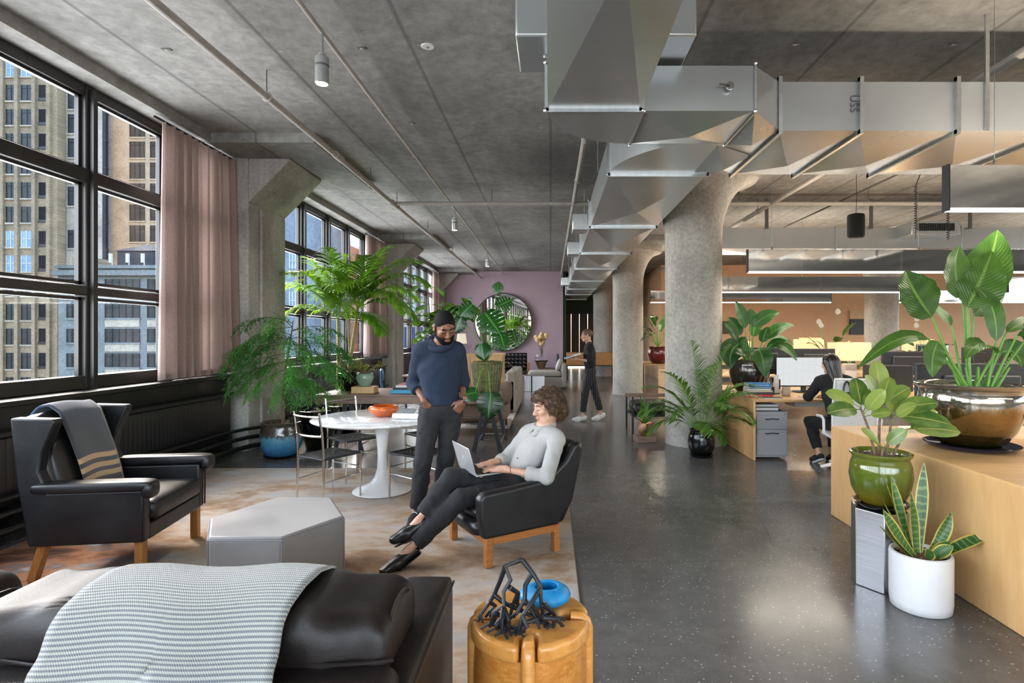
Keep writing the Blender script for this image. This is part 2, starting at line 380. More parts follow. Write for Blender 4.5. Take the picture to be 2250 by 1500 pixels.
window(3, 15.25, 21.0, [16.3, 17.4, 18.5, 19.6], 'black steel window bay nearest the mauve wall')
# ------------------------------------------------------------------ sheet metal ducts
def panel(mb, q, dep):
    """one sheet face, cross-broken: four triangles meeting at a slightly raised centre"""
    q = [Vector(p) for p in q]; c = sum(q, Vector()) / 4; n = (q[1] - q[0]).cross(q[3] - q[0]).normalized()
    mb.add(q + [c + n * dep], [(0, 1, 4), (1, 2, 4), (2, 3, 4), (3, 0, 4)])
def seg(parent, a, b, dep=.022):
    """duct length between two rectangular ends a, b (each four points: bottom L, bottom R, top R, top L)"""
    mb = MB(); a = [Vector(p) for p in a]; b = [Vector(p) for p in b]
    for i, j in ((0, 1), (1, 2), (2, 3), (3, 0)): panel(mb, [a[i], b[i], b[j], a[j]], {0: dep * 3.2, 1: .003, 2: 0, 3: .004}[i])
    return mb.build('duct_section', M['galv'], parent, 8)
def flange(parent, a, out=.03, th=.035, n=None):
    a = [Vector(p) for p in a]; c = sum(a, Vector()) / 4; mb = MB()
    for i in range(4):
        p, q = a[i], a[(i + 1) % 4]; d = (q - p).normalized(); o_ = ((p + q) / 2 - c).normalized() * (out / 2)
        mb.bar(p + o_ - d * out, q + o_ + d * out, th, out, (a[1] - a[0]).cross(a[2] - a[1]))
    for k in a: mb.ball(k + (k - c).normalized() * .02, .014, 6, 4)
    return mb.build('flange', M['galv2'], parent)
ZB, ZT = 3.15, 3.53
def rx(y, x0, x1, z0=ZB, z1=ZT): return [(x0, y, z0), (x1, y, z0), (x1, y, z1), (x0, y, z1)]
def ry(x, y0, y1, z0=ZB, z1=ZT): return [(x, y1, z0), (x, y0, z0), (x, y0, z1), (x, y1, z1)]
D = thing('ventilation_duct', 'galvanised main duct with elbows running the length of the ceiling', 'duct')
def elbow(cx, cy, ri, ro, a0, a1, z0, z1, n=8):
    mb = MB()
    for k in range(n + 1):
        a = R(a0 + (a1 - a0) * k / n); ca, sa = math.cos(a), math.sin(a)
        mb.v += [(cx + ri * ca, cy + ri * sa, z0), (cx + ro * ca, cy + ro * sa, z0), (cx + ro * ca, cy + ro * sa, z1), (cx + ri * ca, cy + ri * sa, z1)]; mb.uv += [(0, 0)] * 4
    for k in range(n):
        for i in range(4): j = (i + 1) % 4; mb.f.append((k * 4 + i, k * 4 + j, k * 4 + 4 + j, k * 4 + 4 + i)); mb.mi.append(0)
    return mb.build('duct_elbow', M['galv'], D, 50)
# near run over the camera, elbow, then the run to the desks
seg(D, rx(.6, -.02, .63, ZB, 3.47), rx(3.9, -.02, .63, ZB, 3.47)); flange(D, rx(3.9, -.02, .63, ZB, 3.47), .015, .03)
seg(D, rx(-2.6, -.02, .63, ZB, 3.47), rx(.6, -.02, .63, ZB, 3.47))
elbow(.655, 3.93, .025, .675, 180, 90, ZB, 3.47)
seg(D, ry(.655, 3.93, 4.6, ZB, 3.47), ry(1.45, 3.93, 4.6, ZB, 3.47)); flange(D, ry(.66, 3.93, 4.6, ZB, 3.47), .012, .02); flange(D, ry(1.45, 3.93, 4.6, ZB, 3.47), .014, .025)
seg(D, ry(1.45, 3.93, 4.62, ZB, 3.47), ry(1.78, 4.31, 4.9)); seg(D, ry(1.40, 4.64, 5.42), ry(1.78, 4.9, 5.45))
MB().bx(1.42, 1.775, 4.5, 4.92, ZB + .012, 3.46).build('duct_joint', M['galv'], D)
xs = [1.78, 2.41, 3.16, 3.95, 4.75, 5.6, 6.5]
flange(D, ry(1.78, 4.31, 5.45))
for a, b in zip(xs, xs[1:]): seg(D, ry(a, 4.31, 5.48), ry(b, 4.31, 5.48), .03); flange(D, ry(b, 4.31, 5.48))
# far run
ys = [5.46, 8.1, 10.68, 13.1, 16.0, 18.7, 21.2, 24]
elbow(1.56, 5.46, .015, .98, 180, 262, ZB, ZT, 12)
flange(D, rx(5.46, .58, 1.545), .02)
for a, b in zip(ys, ys[1:]): seg(D, rx(a, .58, 1.545), rx(b, .58, 1.545), .028); flange(D, rx(b, .58, 1.545), .022)
for y, z in ((8.6, 3.3), (11.2, 3.3), (18.0, 3.3)): MB().bx(.34, .58, y, y + .35, 3.2, 3.46).build('branch_box', M['galv2'], D, bevel=.01)
for x, y in ((.62, 6.7), (1.5, 6.7), (.62, 9.4), (.62, 12.3), (1.5, 9.4), (.62, 15), (.62, 17.5)): MB().tube([(x - .05, y, ZT), (x - .05, y, ZC)], .006, 6).build('hanger_rod', M['galv2'], D)
MB().bx(3.375, 3.405, 4.29, 4.305, 3.15, ZC).build('hanger_strap', M['galv2'], D)
MB().tube([(1.26, 3.9, 3.31), (1.26, 3.88, 3.31)], .028, 12).tube([(1.26, 3.87, 3.31), (1.18, 3.87, 3.315)], .008, 6).build('damper_handle', M['chrome'], D)
o = tag(MB().bx(-.23, .95, 3.59, 4.1, 3.5, ZC - .004).build('duct_plenum', M['galv'], bevel=.012), 'galvanised box rising to the ceiling above the near duct', 'duct')
E = thing('supply_duct', 'flat galvanised duct crossing above the desks behind the hanging speaker', 'duct')
xs = [2.9, 5.2, 7.5, 9.8, 12.1]
for a, b in zip(xs, xs[1:]): seg(E, ry(a, 10.1, 10.9), ry(b, 10.1, 10.9), .02); flange(E, ry(b, 10.1, 10.9), .015)
MB().bx(6.3, 7.15, 9.65, 10.1, 3.32, 3.55).build('vent_box', M['galv'], E, bevel=.008)
gr = MB()
for k in range(20): gr.box((6.42 + k * .032, 9.635, 3.45), (.008, .02, .13))
for k in range(4): gr.box((6.72, 9.638, 3.40 + k * .033), (.64, .012, .006))
gr.build('grille', M['blk'], E)
for x in (3.9, 5.8, 7.6): MB().bx(x, x + .06, 10.05, 10.07, 3.5, ZC).build('hanger_strap', M['dkpipe'], E)
# ------------------------------------------------------------------ ceiling pipes
def pipe(label, pts, r, mt, hooks=(), group=None):
    o = thing('ceiling_pipe', label, 'pipe', group=group); MB().tube(pts, r, 12).build('run', mt, o)
    for h in hooks:
        h = Vector(h); MB().tube([h, (h.x, h.y, ZC)], .006, 6).build('hanger_rod', M['dkpipe'], o)
        MB().tube([h + Vector((math.cos(a) * (r + .008), 0, math.sin(a) * (r + .008))) for a in np.linspace(0, 2 * PI, 12, endpoint=False)], .007, 6, closed=True).build('hanger_ring', M['pipe'], o)
    return o
ZP = 3.8
p1 = pipe('pale sprinkler pipe nearest the street windows', [(-2.67, 1, ZP), (-2.67, 21.3, ZP - .02)], .034, M['pipe'], [(-2.67, y, ZP) for y in (5.2, 8.2, 9.6, 12, 15, 18)])
MB().tube([(-2.67, 6.85, ZP), (-2.67, 7.05, ZP)], .045, 12).build('coupling', M['pipe'], p1)
MB().tube([(-2.67, 9.3, ZP), (-2.67, 9.5, ZP)], .05, 12).build('coupling', M['pipe'], p1)
p2 = pipe('thin pale conduit carrying the ceiling spotlights', [(-1.77, 1, ZP + .1), (-1.77, 21.3, ZP + .1)], .018, M['pipe'])
pipe('pale pipe running beside the main duct', [(.385, 6.4, ZP + .1), (.385, 6.4, ZP), (.385, 21.3, ZP)], .032, M['pipe'], [(.385, y, ZP) for y in (8, 9.4, 13)])
pipe('long pale cross pipe over the walkway', [(-2.6, 9.4, ZP), (13, 9.4, ZP)], .036, M['pipe'], [(x, 9.4, ZP) for x in (-1, 3.2, 5.4, 7.5)])
pipe('pale diagonal sprinkler pipe above the desk rows', [(3.75, 2, ZP), (3.75, 19.3, ZP)], .04, M['pipe'], [(3.75, y, ZP) for y in (6.3, 10, 12)])
pipe('dark electrical conduit above the hanging speaker', [(5.05, 6, ZP + .1), (5.05, 15, ZP + .1)], .016, M['dkpipe'])
pipe('pale pipe above the air vent box', [(7.1, 7.5, ZP), (7.1, 19, ZP)], .03, M['pipe'], [(7.1, 8.6, ZP)])
# ceiling anchor plates
for k, (px, py) in enumerate(((940, 102), (366, 108), (795, 105), (1748, 97), (2095, 97), (905, 270), (1520, 60))):
    d = (ZC - H) * F / (VY - py); q = at(px, py, d); o = thing('ceiling_anchor', ['white round patch on the ceiling between the spotlight and the duct', 'small cast anchor in the ceiling near the window beam', 'small cast anchor in the ceiling beside the spotlight', 'small anchor in the ceiling above the duct corner', 'small anchor in the ceiling by the hanger strap', 'tiny anchor in the ceiling between the two long pipes', 'tiny anchor in the ceiling by the duct box'][k], 'anchor', (q.x, q.y, ZC))
    if k == 0: MB().lathe([(.05, -.006), (.06, 0)], 20).build('plate', M['white'], o); MB().lathe([(.012, -.012), (.012, -.006)], 8).build('screw', M['steel'], o)
    else: MB().bx(-.04, .04, -.022, .022, -.006, 0).build('plate', M['dkpipe'], o, bevel=.01); MB().bx(-.018, .012, -.008, .01, -.01, -.006).build('slot', M['pipe'], o)
# spotlights
LW = mat('lamp_lens', (1, .93, .82), .3, emit=6)
def spot(y, label):
    o = thing('ceiling_spotlight', label, 'spotlight', (-1.77, y, 3.5), group='cylinder spotlights')
    MB().lathe([(.048, 0), (.052, .004), (.052, .2), (.03, .215), (.03, .23)], 24).build('body', M['galv2'], o)
    MB().lathe([(.053, .13), (.055, .135), (.055, .14), (.053, .145)], 24).build('band', M['dkpipe'], o)
    MB().lathe([(.0, .002), (.044, -.001)], 20).build('lens', LW, o); MB().tube([(0, 0, .22), (0, 0, .42)], .012, 8).build('stem', M['galv2'], o)
    l = bpy.data.lights.new('spot_lamp', 'SPOT'); l.energy = 60; l.color = (1, .9, .76); l.spot_size = R(75); l.spot_blend = .6; l.shadow_soft_size = .05
    lo = bpy.data.objects.new('spot_lamp', l); C.objects.link(lo); lo.parent = o; lo.location = (0, 0, -.02)
spot(4.28, 'cylindrical steel spotlight hanging near the front of the lounge'); spot(10.2, 'cylindrical steel spotlight over the far lounge'); spot(15.5, 'tiny cylindrical spotlight close to the mauve wall')
# ------------------------------------------------------------------ mirror-clad linear pendants
STRIP = mat('light_strip', (1, .95, .87), .4, emit=9)
def pendant(y, x0, x1, label, e=70):
    o = thing('pendant_light', label, 'pendant light', ((x0 + x1) / 2, y, 2.45), group='mirror clad pendants'); L = (x1 - x0) / 2
    MB().bx(-L, L, -.03, .03, .02, .33).build('mirror_panel', M['mirror'], o, bevel=.003)
    for s in (-1, 1): MB().bx(s * L - .006, s * L + .006, -.035, .035, 0, .335).build('end_cap', M['blk'], o)
    MB().bx(-L, L, -.02, .02, 0, .02).build('light_strip', STRIP, o)
    for x in (-L + .35, 0, L - .35): MB().tube([(x, 0, .33), (x, 0, ZC - 2.45)], .0025, 5).build('cable', M['steel'], o); MB().lathe([(.012, .33), (.012, .36), (.004, .38)], 8, (x, 0, 0)).build('cable_grip', M['chrome'], o)
    for nm, z, rx_, ee in (('down_lamp', -.01, 0, e), ('up_lamp', .36, PI, e * .7)):
        l = bpy.data.lights.new(nm, 'AREA'); l.shape = 'RECTANGLE'; l.size = 2 * L; l.size_y = .06; l.energy = ee; l.color = (1, .88, .72)
        lo = bpy.data.objects.new(nm, l); C.objects.link(lo); lo.parent = o; lo.location = (0, 0, z); lo.rotation_euler = (rx_, 0, 0)
pendant(4.0, 2.86, 7.8, 'mirrored pendant light closest, above the bronze pot')
pendant(7.9, 2.81, 7.7, 'mirrored pendant light above the seated desk worker')
pendant(11.5, 2.75, 7.7, 'mirrored pendant light over the third desk row'); pendant(11.5, 9.5, 14.4, 'mirrored pendant light at the far end of the third desk row')
pendant(15.0, 2.7, 7.6, 'mirrored pendant light over the last desk row'); pendant(15.0, 9.4, 14.3, 'mirrored pendant light beside the column at the peach wall')
pendant(.1, 2.86, 7.8, 'added unseen pendant light brightening the ceiling beside the lounge'); pendant(-3.7, 2.86, 7.8, 'added unseen pendant light brightening the ceiling behind the lounge')  # both added out of view, to brighten the ceiling the mirror panels reflect
pendant(7.9, 9.5, 14.4, 'mirrored pendant light at the far end of the second desk row')
# ------------------------------------------------------------------ city blocks outside the windows
def brickmat(name, a, b, mortar, scale):
    m, t, p = base_mat(name); vec = t.coords((1, 1, 1), rot=(R(90), 0, 0)); br = t.new('TexBrick')
    br.inputs['Color1'].default_value = (*a, 1); br.inputs['Color2'].default_value = (*b, 1); br.inputs['Mortar'].default_value = (*mortar, 1); br.inputs['Scale'].default_value = scale; br.inputs['Mortar Size'].default_value = .012
    t.link(vec, br.inputs['Vector']); nz = t.noise(t.coords(), .35, 5, .7)
    t.link(t.mix(.5, br.outputs[0], t.ramp(nz, [(.3, .25), (.7, .75)]), 'OVERLAY'), p.inputs['Base Color']); p.inputs['Roughness'].default_value = .9; return m
M['brick'] = brickmat('tan_brick', srgb(168, 146, 112), srgb(134, 116, 92), srgb(150, 140, 120), 3.2)
M['stone'] = concrete('pale_stone', srgb(160, 150, 132), srgb(196, 185, 164), .2, .25, False)
M['greystone'] = concrete('grey_stone', srgb(112, 116, 112), srgb(140, 144, 140), .1, .25, False)
M['bluestone'] = concrete('blue_grey_block', srgb(112, 122, 130), srgb(136, 146, 154), .1, .2, False)
M['redbrick'] = brickmat('red_brick', srgb(176, 110, 82), srgb(150, 92, 70), srgb(180, 160, 140), 2.4)
M['win'] = mat('dark_window_glass', srgb(46, 50, 52), .35, col2=srgb(70, 72, 70), scale=.6, spec=.3)
M['winblue'] = mat('sky_lit_glass', srgb(96, 132, 156), .2, col2=srgb(140, 168, 184), scale=.8)
M['loggia'] = mat('loggia_shade', srgb(16, 15, 15), .9)  # near black stands for the shade inside the recessed loggias
M['roofdark'] = mat('dark_roof_shed', srgb(44, 46, 50), .7, col2=srgb(58, 60, 64), scale=.8)
M['tank'] = mat('blue_flue_pipe', srgb(26, 34, 48), .4, .2)
def facade(name, label, px0, px1, py0, d, depth, mt, cols, rows, base=-26, sill=None, glass='win', hts=None):
    """a block facing the street: real walls set back in depth, each window its own part"""
    a = at(px0, py0, d); b = at(px1, py0, d)
    o = thing(name, label, 'building', (0, d, 0))
    MB().bx(a.x, b.x, 0, depth, base, a.z).build('wall', mt, o)
    s = F / d
    for (c0, c1, kind) in cols:
        x0, x1 = (c0 - VX) / s, (c1 - VX) / s
        proto = None
        for (r0, r1) in rows:
            z1, z0 = H - (r0 - VY) / s, H - (r1 - VY) / s
            kd = kind(r0) if callable(kind) else kind
            if kd == 'loggia':
                w_ = MB().bx(x0, x1, -.02, .1, z0, z1).build('opening', M['loggia'], o); MB().bx(x0, x1, -.1, -.05, z0, z0 + (z1 - z0) * .18).build('railing', M['frame'], w_); continue  # flat slab on the wall, no recess; its shade is only the colour
            if sill: MB().bx(x0 - .12, x1 + .12, -.18, 0, z0 - .22, z0 - .02).build('window_sill', sill, o)
            w_ = MB().bx(x0, x1, -.04, .05, z0, z1).build('window', M['winblue'] if kd == 'blue' else M['win'], o)
            n = max(2, round((x1 - x0) / .75)); fm = MB()
            for k in range(n + 1): xx = x0 + (x1 - x0) * k / n; fm.bx(xx - .04, xx + .04, -.1, 0, z0, z1)
            zz = z0 + (z1 - z0) * (.5 if kd == 'blue' else .78); fm.bx(x0, x1, -.1, 0, zz - .035, zz + .035)
            fm.build('window_bars', M['white'] if kd == 'blue' else M['frame'], w_)
    return o
rowsA = [(133 + 53.5 * k, 168 + 53.5 * k) for k in range(-2, 14)]
bl = lambda r0: 'blue' if 495 < r0 < 575 else ('blue' if r0 < 140 else 'w')
A = facade('brick_tower', 'tan brick tower filling the near window, with narrow paired windows', -60, 126, -60, 70, 1.2, M['brick'], [(-24, -4, 'w'), (15, 35, bl), (48, 72, bl), (85, 104, 'loggia')], rowsA, sill=M['stone'])
for px in (8, 40, 78, 110): q = at(px, -60, 70); MB().bx(q.x - .22, q.x + .22, -.35, 0, -26, q.z).build('brick_pier', M['brick'], A)
facade('stone_wing', 'pale stone wing of tall block beside the brick tower', 126, 200, -60, 71.3, 1.8, M['stone'], [(151, 177, 'w')], [(92 + 53 * k, 134 + 53 * k) for k in range(0, 7)] + [(505, 545)], sill=M['stone'])
Cb = facade('stone_block', 'pale stone office block with a dark blue flue pipe', 200, 420, -60, 82, 14, M['stone'], [(286, 318, 'w'), (331, 358, 'w'), (372, 400, 'w')], [(265 + 46 * k, 301 + 46 * k) for k in range(-4, 6)], sill=M['stone'])
q = at(225, 0, 81); MB().tube([(q.x, -.9, -20), (q.x, -.9, 60)], .62, 16).build('flue_pipe', M['tank'], Cb)
for z in range(-6, 50, 4): MB().lathe([(.68, z), (.68, z + .25)], 16, (q.x, -.9, 0)).build('flue_band', M['frame'], Cb)
Db = facade('grey_block', 'low grey green building with cornice and rooftop shed', 128, 420, 583, 60, 16, M['greystone'], [(148, 170, 'w'), (232, 307, 'w'), (325, 356, 'w'), (372, 440, 'w')], [(613, 643), (668, 698), (722, 752), (776, 806), (830, 860)], sill=M['greystone'])
s = F / 60
for y0, y1, dy in ((595, 606, .7), (583, 590, .35)): MB().bx((126 - VX) / s, (420 - VX) / s, -dy, .2, H - (y1 - VY) / s, H - (y0 - VY) / s).build('cornice', M['greystone'], Db)
for (r0, r1) in ((700, 718), (754, 772), (808, 826)):
    for c0, c1 in ((232, 307), (325, 356), (372, 440)): MB().bx((c0 - VX) / s, (c1 - VX) / s, -.12, 0, H - (r1 - VY) / s, H - (r0 - VY) / s).build('spandrel', M['stone'], Db)
a, b = at(226, 583, 60), at(312, 545, 60)
MB().bx(a.x, b.x, 2, 6, a.z - .1, b.z).build('roof_shed', M['roofdark'], Db)
MB().add([(a.x - .2, 1.8, b.z), (b.x + .2, 1.8, b.z), (b.x + .2, 6.2, b.z), (a.x - .2, 6.2, b.z), ((a.x + b.x) / 2, 4, b.z + 1.1)], [(0, 1, 4), (1, 2, 4), (2, 3, 4), (3, 0, 4), (3, 2, 1, 0)]).build('shed_roof', M['roofdark'], Db)
for px in (224, 262, 296, 330):
    q = at(px, 583, 60); MB().tube([(q.x, 1.4, q.z - .1), (q.x, 1.4, q.z + 1.5)], .05, 6).build('antenna_mast', M['white'], Db); MB().bx(q.x - .32, q.x - .05, 1.3, 1.5, q.z + .5, q.z + 1.5).build('antenna', M['white'], Db)
MB().bx(at(131, 0, 60).x, at(165, 0, 60).x, 1.5, 5, a.z - .1, a.z + 1.2).build('roof_hut', M['brick'], Db)
# blocks seen past the palm and beyond
facade('blue_block', 'blue grey blank tower side seen through the window behind the palm', 560, 691, 440, 60, 10, M['bluestone'], [(637, 650, 'blue')], [(556, 590), (640, 680)])
facade('red_terrace_block', 'red brick and white terrace block past the palm', 691, 830, 540, 79, 8, M['redbrick'], [(700, 716, 'w'), (726, 742, 'w'), (752, 768, 'w'), (778, 796, 'w')], [(560, 585), (600, 625), (640, 665), (690, 715), (730, 755)], sill=M['stone'])
o = thing('rooftop_terrace', 'white rooftop terrace with railing and green tank past the palm', 'building', (0, 73, 0)); a, b = at(688, 525, 73), at(760, 525, 73)
MB().bx(a.x, b.x, 0, 5, a.z - .6, a.z + .1).build('slab', M['white'], o); MB().bx(b.x - 1.2, b.x, .3, 4.7, -26, a.z - .6).build('wall', M['redbrick'], o)
for k in range(8): x = a.x + (b.x - a.x) * k / 7; MB().tube([(x, 0, a.z), (x, 0, a.z + 1.1)], .05, 5).build('post', M['redbrick'], o)
MB().tube([(a.x, 0, a.z + 1.1), (b.x, 0, a.z + 1.1)], .05, 5).build('rail', M['redbrick'], o); MB().tube([(a.x + 1.2, 2, a.z), (a.x + 1.2, 2, a.z + 1.9)], .8, 12).build('tank', mat('green_tank', srgb(40, 92, 96), .5), o)
facade('bank_block', 'brown block with teal windows seen beside the far pilaster', 800, 1000, 380, 66, 10, M['stone'], [(890, 902, 'blue'), (908, 922, 'blue'), (928, 940, 'blue'), (950, 966, 'blue')], [(440 + 32 * k, 458 + 32 * k) for k in range(0, 8)], sill=M['greystone'])
M['bluepanel'] = mat('deep_blue_hoarding', srgb(24, 40, 74), .5, col2=srgb(30, 50, 88), scale=.5)
o = thing('site_hoarding', 'deep blue panel hoarding in the street past the far window', 'hoarding', (0, 46, -4))
for k in range(9): x = (860 + 14 * k - VX) / F * 46; MB().bx(x, x + .49, 0, .1, -10, 5.5 + .8).build('panel', M['bluepanel'], o)
tag(MB().bx(-120, -5.2, -20, 150, -26.3, -26).build('street_ground', mat('asphalt', srgb(120, 118, 114), .9)), 'street surface far below the windows', 'ground', kind='structure')
# ------------------------------------------------------------------ curtains, radiators, pipes along the street wall
def curtainmat():
    m, t, p = base_mat('rose_linen'); vec = t.coords((30, 30, 4)); nz = t.noise(vec, 8, 3)
    c = t.ramp(nz, [(.3, srgb(138, 118, 111)), (.7, srgb(160, 138, 130))]); t.link(c, p.inputs['Base Color']); p.inputs['Roughness'].default_value = .9
    tl = t.new('BsdfTranslucent'); t.link(c, tl.inputs[0]); ms = t.new('MixShader'); ms.inputs[0].default_value = .16
    t.link(p.outputs[0], ms.inputs[1]); t.link(tl.outputs[0], ms.inputs[2]); t.link(ms.outputs[0], t.n['Material Output'].inputs[0]); return m
M['curtain'] = curtainmat()
def curtain(y0, y1, label, seed, folds=11):
    rr = random.Random(seed); o = thing('curtain', label, 'curtain', (-4.24, y0, 1.07), group='rose curtains'); L = y1 - y0
    ph = [rr.uniform(.6, 1.4) for _ in range(folds + 2)]
    def fn(u, v):
        k = u * folds; a = .07 * math.sin(k * 2 * PI) * (1.15 - .25 * v) * ph[int(k)] + .012 * math.sin(k * 4.4 * PI + 1)
        y = u * L + .02 * math.sin(k * 2 * PI + 1.2); y = y + (1 - v) * (.02 * math.sin(u * 9) - .05 * (1 - u) + .05 * u)
        return (a * (.75 + .25 * (1 - v)), y, v * 2.82 + (.015 * math.sin(k * 2 * PI) if v == 0 else 0))
    MB().grid(folds * 14, 16, fn).build('cloth', M['curtain'], o, 180)
    MB().tube([(0, -.1, 2.83), (0, L + .05, 2.83)], .014, 8).build('rail', M['blk'], o)
    hm = MB().grid(folds * 14, 1, lambda u, v: tuple(Vector(fn(u, v * .022)) + Vector((.004, 0, 0)))); hm.build('hem', M['curtain'], o, 180)
curtain(6.02, 7.42, 'rose pink floor curtain beside the concrete pilaster', 3); curtain(12.75, 14.2, 'rose pink curtain behind the palm fronds', 5); curtain(20.0, 21.0, 'pale pink curtain at the corner of the mauve wall', 8, 7)
RB = mat('radiator_black', srgb(20, 20, 22), .42, bump=.1, bscale=30)
def radiator(y0, n, label, pitch=.062):
    o = thing('radiator', label, 'radiator', (-4.2, y0, .2), group='cast iron radiators'); L = n * pitch
    src = None
    for k in range(n):
        if src is None: src = MB().tube([(0, 0, .06), (0, 0, .1), (0, 0, .52), (0, 0, .56)], [.012, .022, .022, .012], 8, sq=2.6).build('radiator_section', RB, o)
        else: place(src, o)
        o.children[-1].location = (0, (k + .5) * pitch, 0)
    MB().bx(-.1, .075, 0, L, .575, .62).build('cover_shelf', M['black'], o, bevel=.012); MB().bx(-.1, -.07, 0, L, .02, .575).build('back_plate', RB, o)
    for y in (.05, L - .05): MB().bx(-.05, .05, y - .03, y + .03, -.2, .08).build('foot', RB, o)
radiator(1.9, 42, 'black ribbed radiator behind the wingback armchair'); radiator(4.62, 42, 'black ribbed radiator under the rose curtain'); radiator(8.7, 44, 'black ribbed radiator behind the long table'); radiator(11.6, 38, 'black ribbed radiator beside the blue chair')
for k, (x, z, r) in enumerate(((-4.05, .09, .03), (-4.1, .2, .026), (-4.12, .31, .022))):
    pts = [(x, -2, z), (x, 6.9, z + .01), (x + .12, 7.25, z + .02), (x + .28, 7.5, z + .02), (x + .28, 8.9, z), (x, 9.2, z), (x, 14, z)]
    o = thing('heating_pipe', ['lowest black heating pipe along the street wall', 'middle black heating pipe along the street wall', 'upper black heating pipe along the street wall'][k], 'pipe'); MB().tube(pts, r, 10).build('run', RB, o, 60)
    for y in (.5, 3.2, 5.9): MB().bx(x - .015, x + .015, y, y + .03, 0, z).build('bracket', RB, o)
# ------------------------------------------------------------------ mirror on the mauve wall
o = thing('round_mirror', 'large round mirror with thin dark frame on the mauve wall', 'mirror', (-1.83, 21.28, 2.08)); o.rotation_euler = (R(90), 0, R(-2.5))
MB().lathe([(0, .0), (1.09, .0), (1.09, -.02), (0, -.02)], 64).build('glass', mat('mirror_glass', (.93, .92, .92), .01, 1), o)
MB().lathe([(1.085, -.03), (1.12, -.03), (1.12, .03), (1.085, .03), (1.085, -.03)], 64).build('frame', M['blkmetal'], o)
# ------------------------------------------------------------------ lounge materials
def leather(name, a, b, rough=.34, bs=.25, scale=3):
    m, t, p = base_mat(name); vec = t.coords(); n = t.noise(vec, scale, 5, .6, .6)
    t.link(t.ramp(n, [(.35, a), (.7, b)]), p.inputs['Base Color']); t.link(t.ramp(n, [(.3, rough - .06), (.7, rough + .1)]), p.inputs['Roughness'])
    vo = t.new('TexVoronoi'); vo.inputs['Scale'].default_value = 420; t.link(vec, vo.inputs['Vector'])
    wr = t.noise(t.coords((2, 6, 3)), 5, 6, .6, 1.5); h = t.mix(.25, wr, vo.outputs['Distance']); t.link(t.bump(h, bs, .012), p.inputs['Normal']); return m
M['lea_black'] = leather('black_leather', srgb(13, 13, 15), srgb(24, 24, 26), .36, .12)
M['lea_brown'] = leather('dark_brown_leather', srgb(17, 14, 13), srgb(36, 28, 25), .42, .16); M['lea_brown'].node_tree.nodes['Principled BSDF'].inputs['Specular IOR Level'].default_value = .35
M['lea_grey'] = leather('pale_grey_leather', srgb(128, 128, 129), srgb(140, 140, 141), .48, .06)
M['oak'] = wood('oiled_oak', srgb(150, 98, 48), srgb(186, 132, 74), 4, (14, 14, 1.2), .42)
M['teak'] = wood('teak_rail', srgb(142, 84, 38), srgb(190, 124, 66), 4, (2, 14, 14), .42)
M['lightoak'] = wood('light_oak', srgb(206, 164, 112), srgb(222, 184, 134), 3, (8, 8, 1), .5)
M['walnut'] = wood('walnut_veneer', srgb(104, 82, 70), srgb(142, 116, 100), 3, (1.2, 14, 14), .5)
def rugmat():
    m, t, p = base_mat('abstract_rug'); v1 = t.coords((.6, 1.15, 1)); v0 = t.coords()
    a = t.noise(v1, 1.0, 10, .66, .25); b = t.noise(v1, .5, 5, .6, .2); tuft = t.noise(v0, 260, 2); d_ = t.noise(t.coords((.8, 1.7, 1)), 1.9, 9, .66, .2)
    c1 = t.ramp(a, [(.30, srgb(74, 60, 54)), (.38, srgb(126, 104, 86)), (.45, srgb(158, 132, 108)), (.5, srgb(180, 168, 154)), (.57, srgb(178, 177, 177)), (.70, srgb(142, 146, 156))])
    c2 = t.ramp(d_, [(.32, srgb(122, 96, 78)), (.44, srgb(164, 132, 104)), (.54, srgb(184, 174, 162)), (.66, srgb(150, 153, 160))])
    c3 = t.ramp(d_, [(.32, srgb(40, 28, 26)), (.44, srgb(84, 56, 42)), (.53, srgb(140, 94, 62)), (.6, srgb(96, 86, 84)), (.70, srgb(160, 160, 164))])
    c = t.mix(t.ramp(b, [(.42, 0.0), (.6, .8)]), c1, c2)
    sp = t.new('SeparateXYZ'); t.link(v0, sp.inputs[0]); edge = t.math('ADD', t.math('MULTIPLY', sp.outputs[0], -.45), t.math('MULTIPLY', t.math('SUBTRACT', b, .5), 2.2))
    edge = t.math('SUBTRACT', edge, t.math('MULTIPLY', sp.outputs[1], .16))
    c = t.mix(t.ramp(edge, [(.2, 0.0), (.6, .95)]), c, c3)
    c = t.mix(.3, c, t.ramp(tuft, [(.3, .35), (.7, .7)]), 'OVERLAY'); t.link(c, p.inputs['Base Color']); p.inputs['Roughness'].default_value = .95; p.inputs['Specular IOR Level'].default_value = .1
    t.link(t.bump(tuft, .5, .006), p.inputs['Normal']); return m
RUGC = (-1.9, 3.6, 0)
o = thing('area_rug', 'large abstract rug in grey, cream and brown under the armchairs', 'rug', RUGC)
MB().bx(-2.05, 2.07, -2.9, 2.85, 0, .011).build('pile', rugmat(), o, bevel=.004)
MB().tube([(-2.05, -2.9, .006), (2.07, -2.9, .006), (2.07, 2.85, .006), (-2.05, 2.85, .006)], .006, 6, closed=True).build('binding', mat('rug_binding', srgb(92, 82, 74), .95), o)
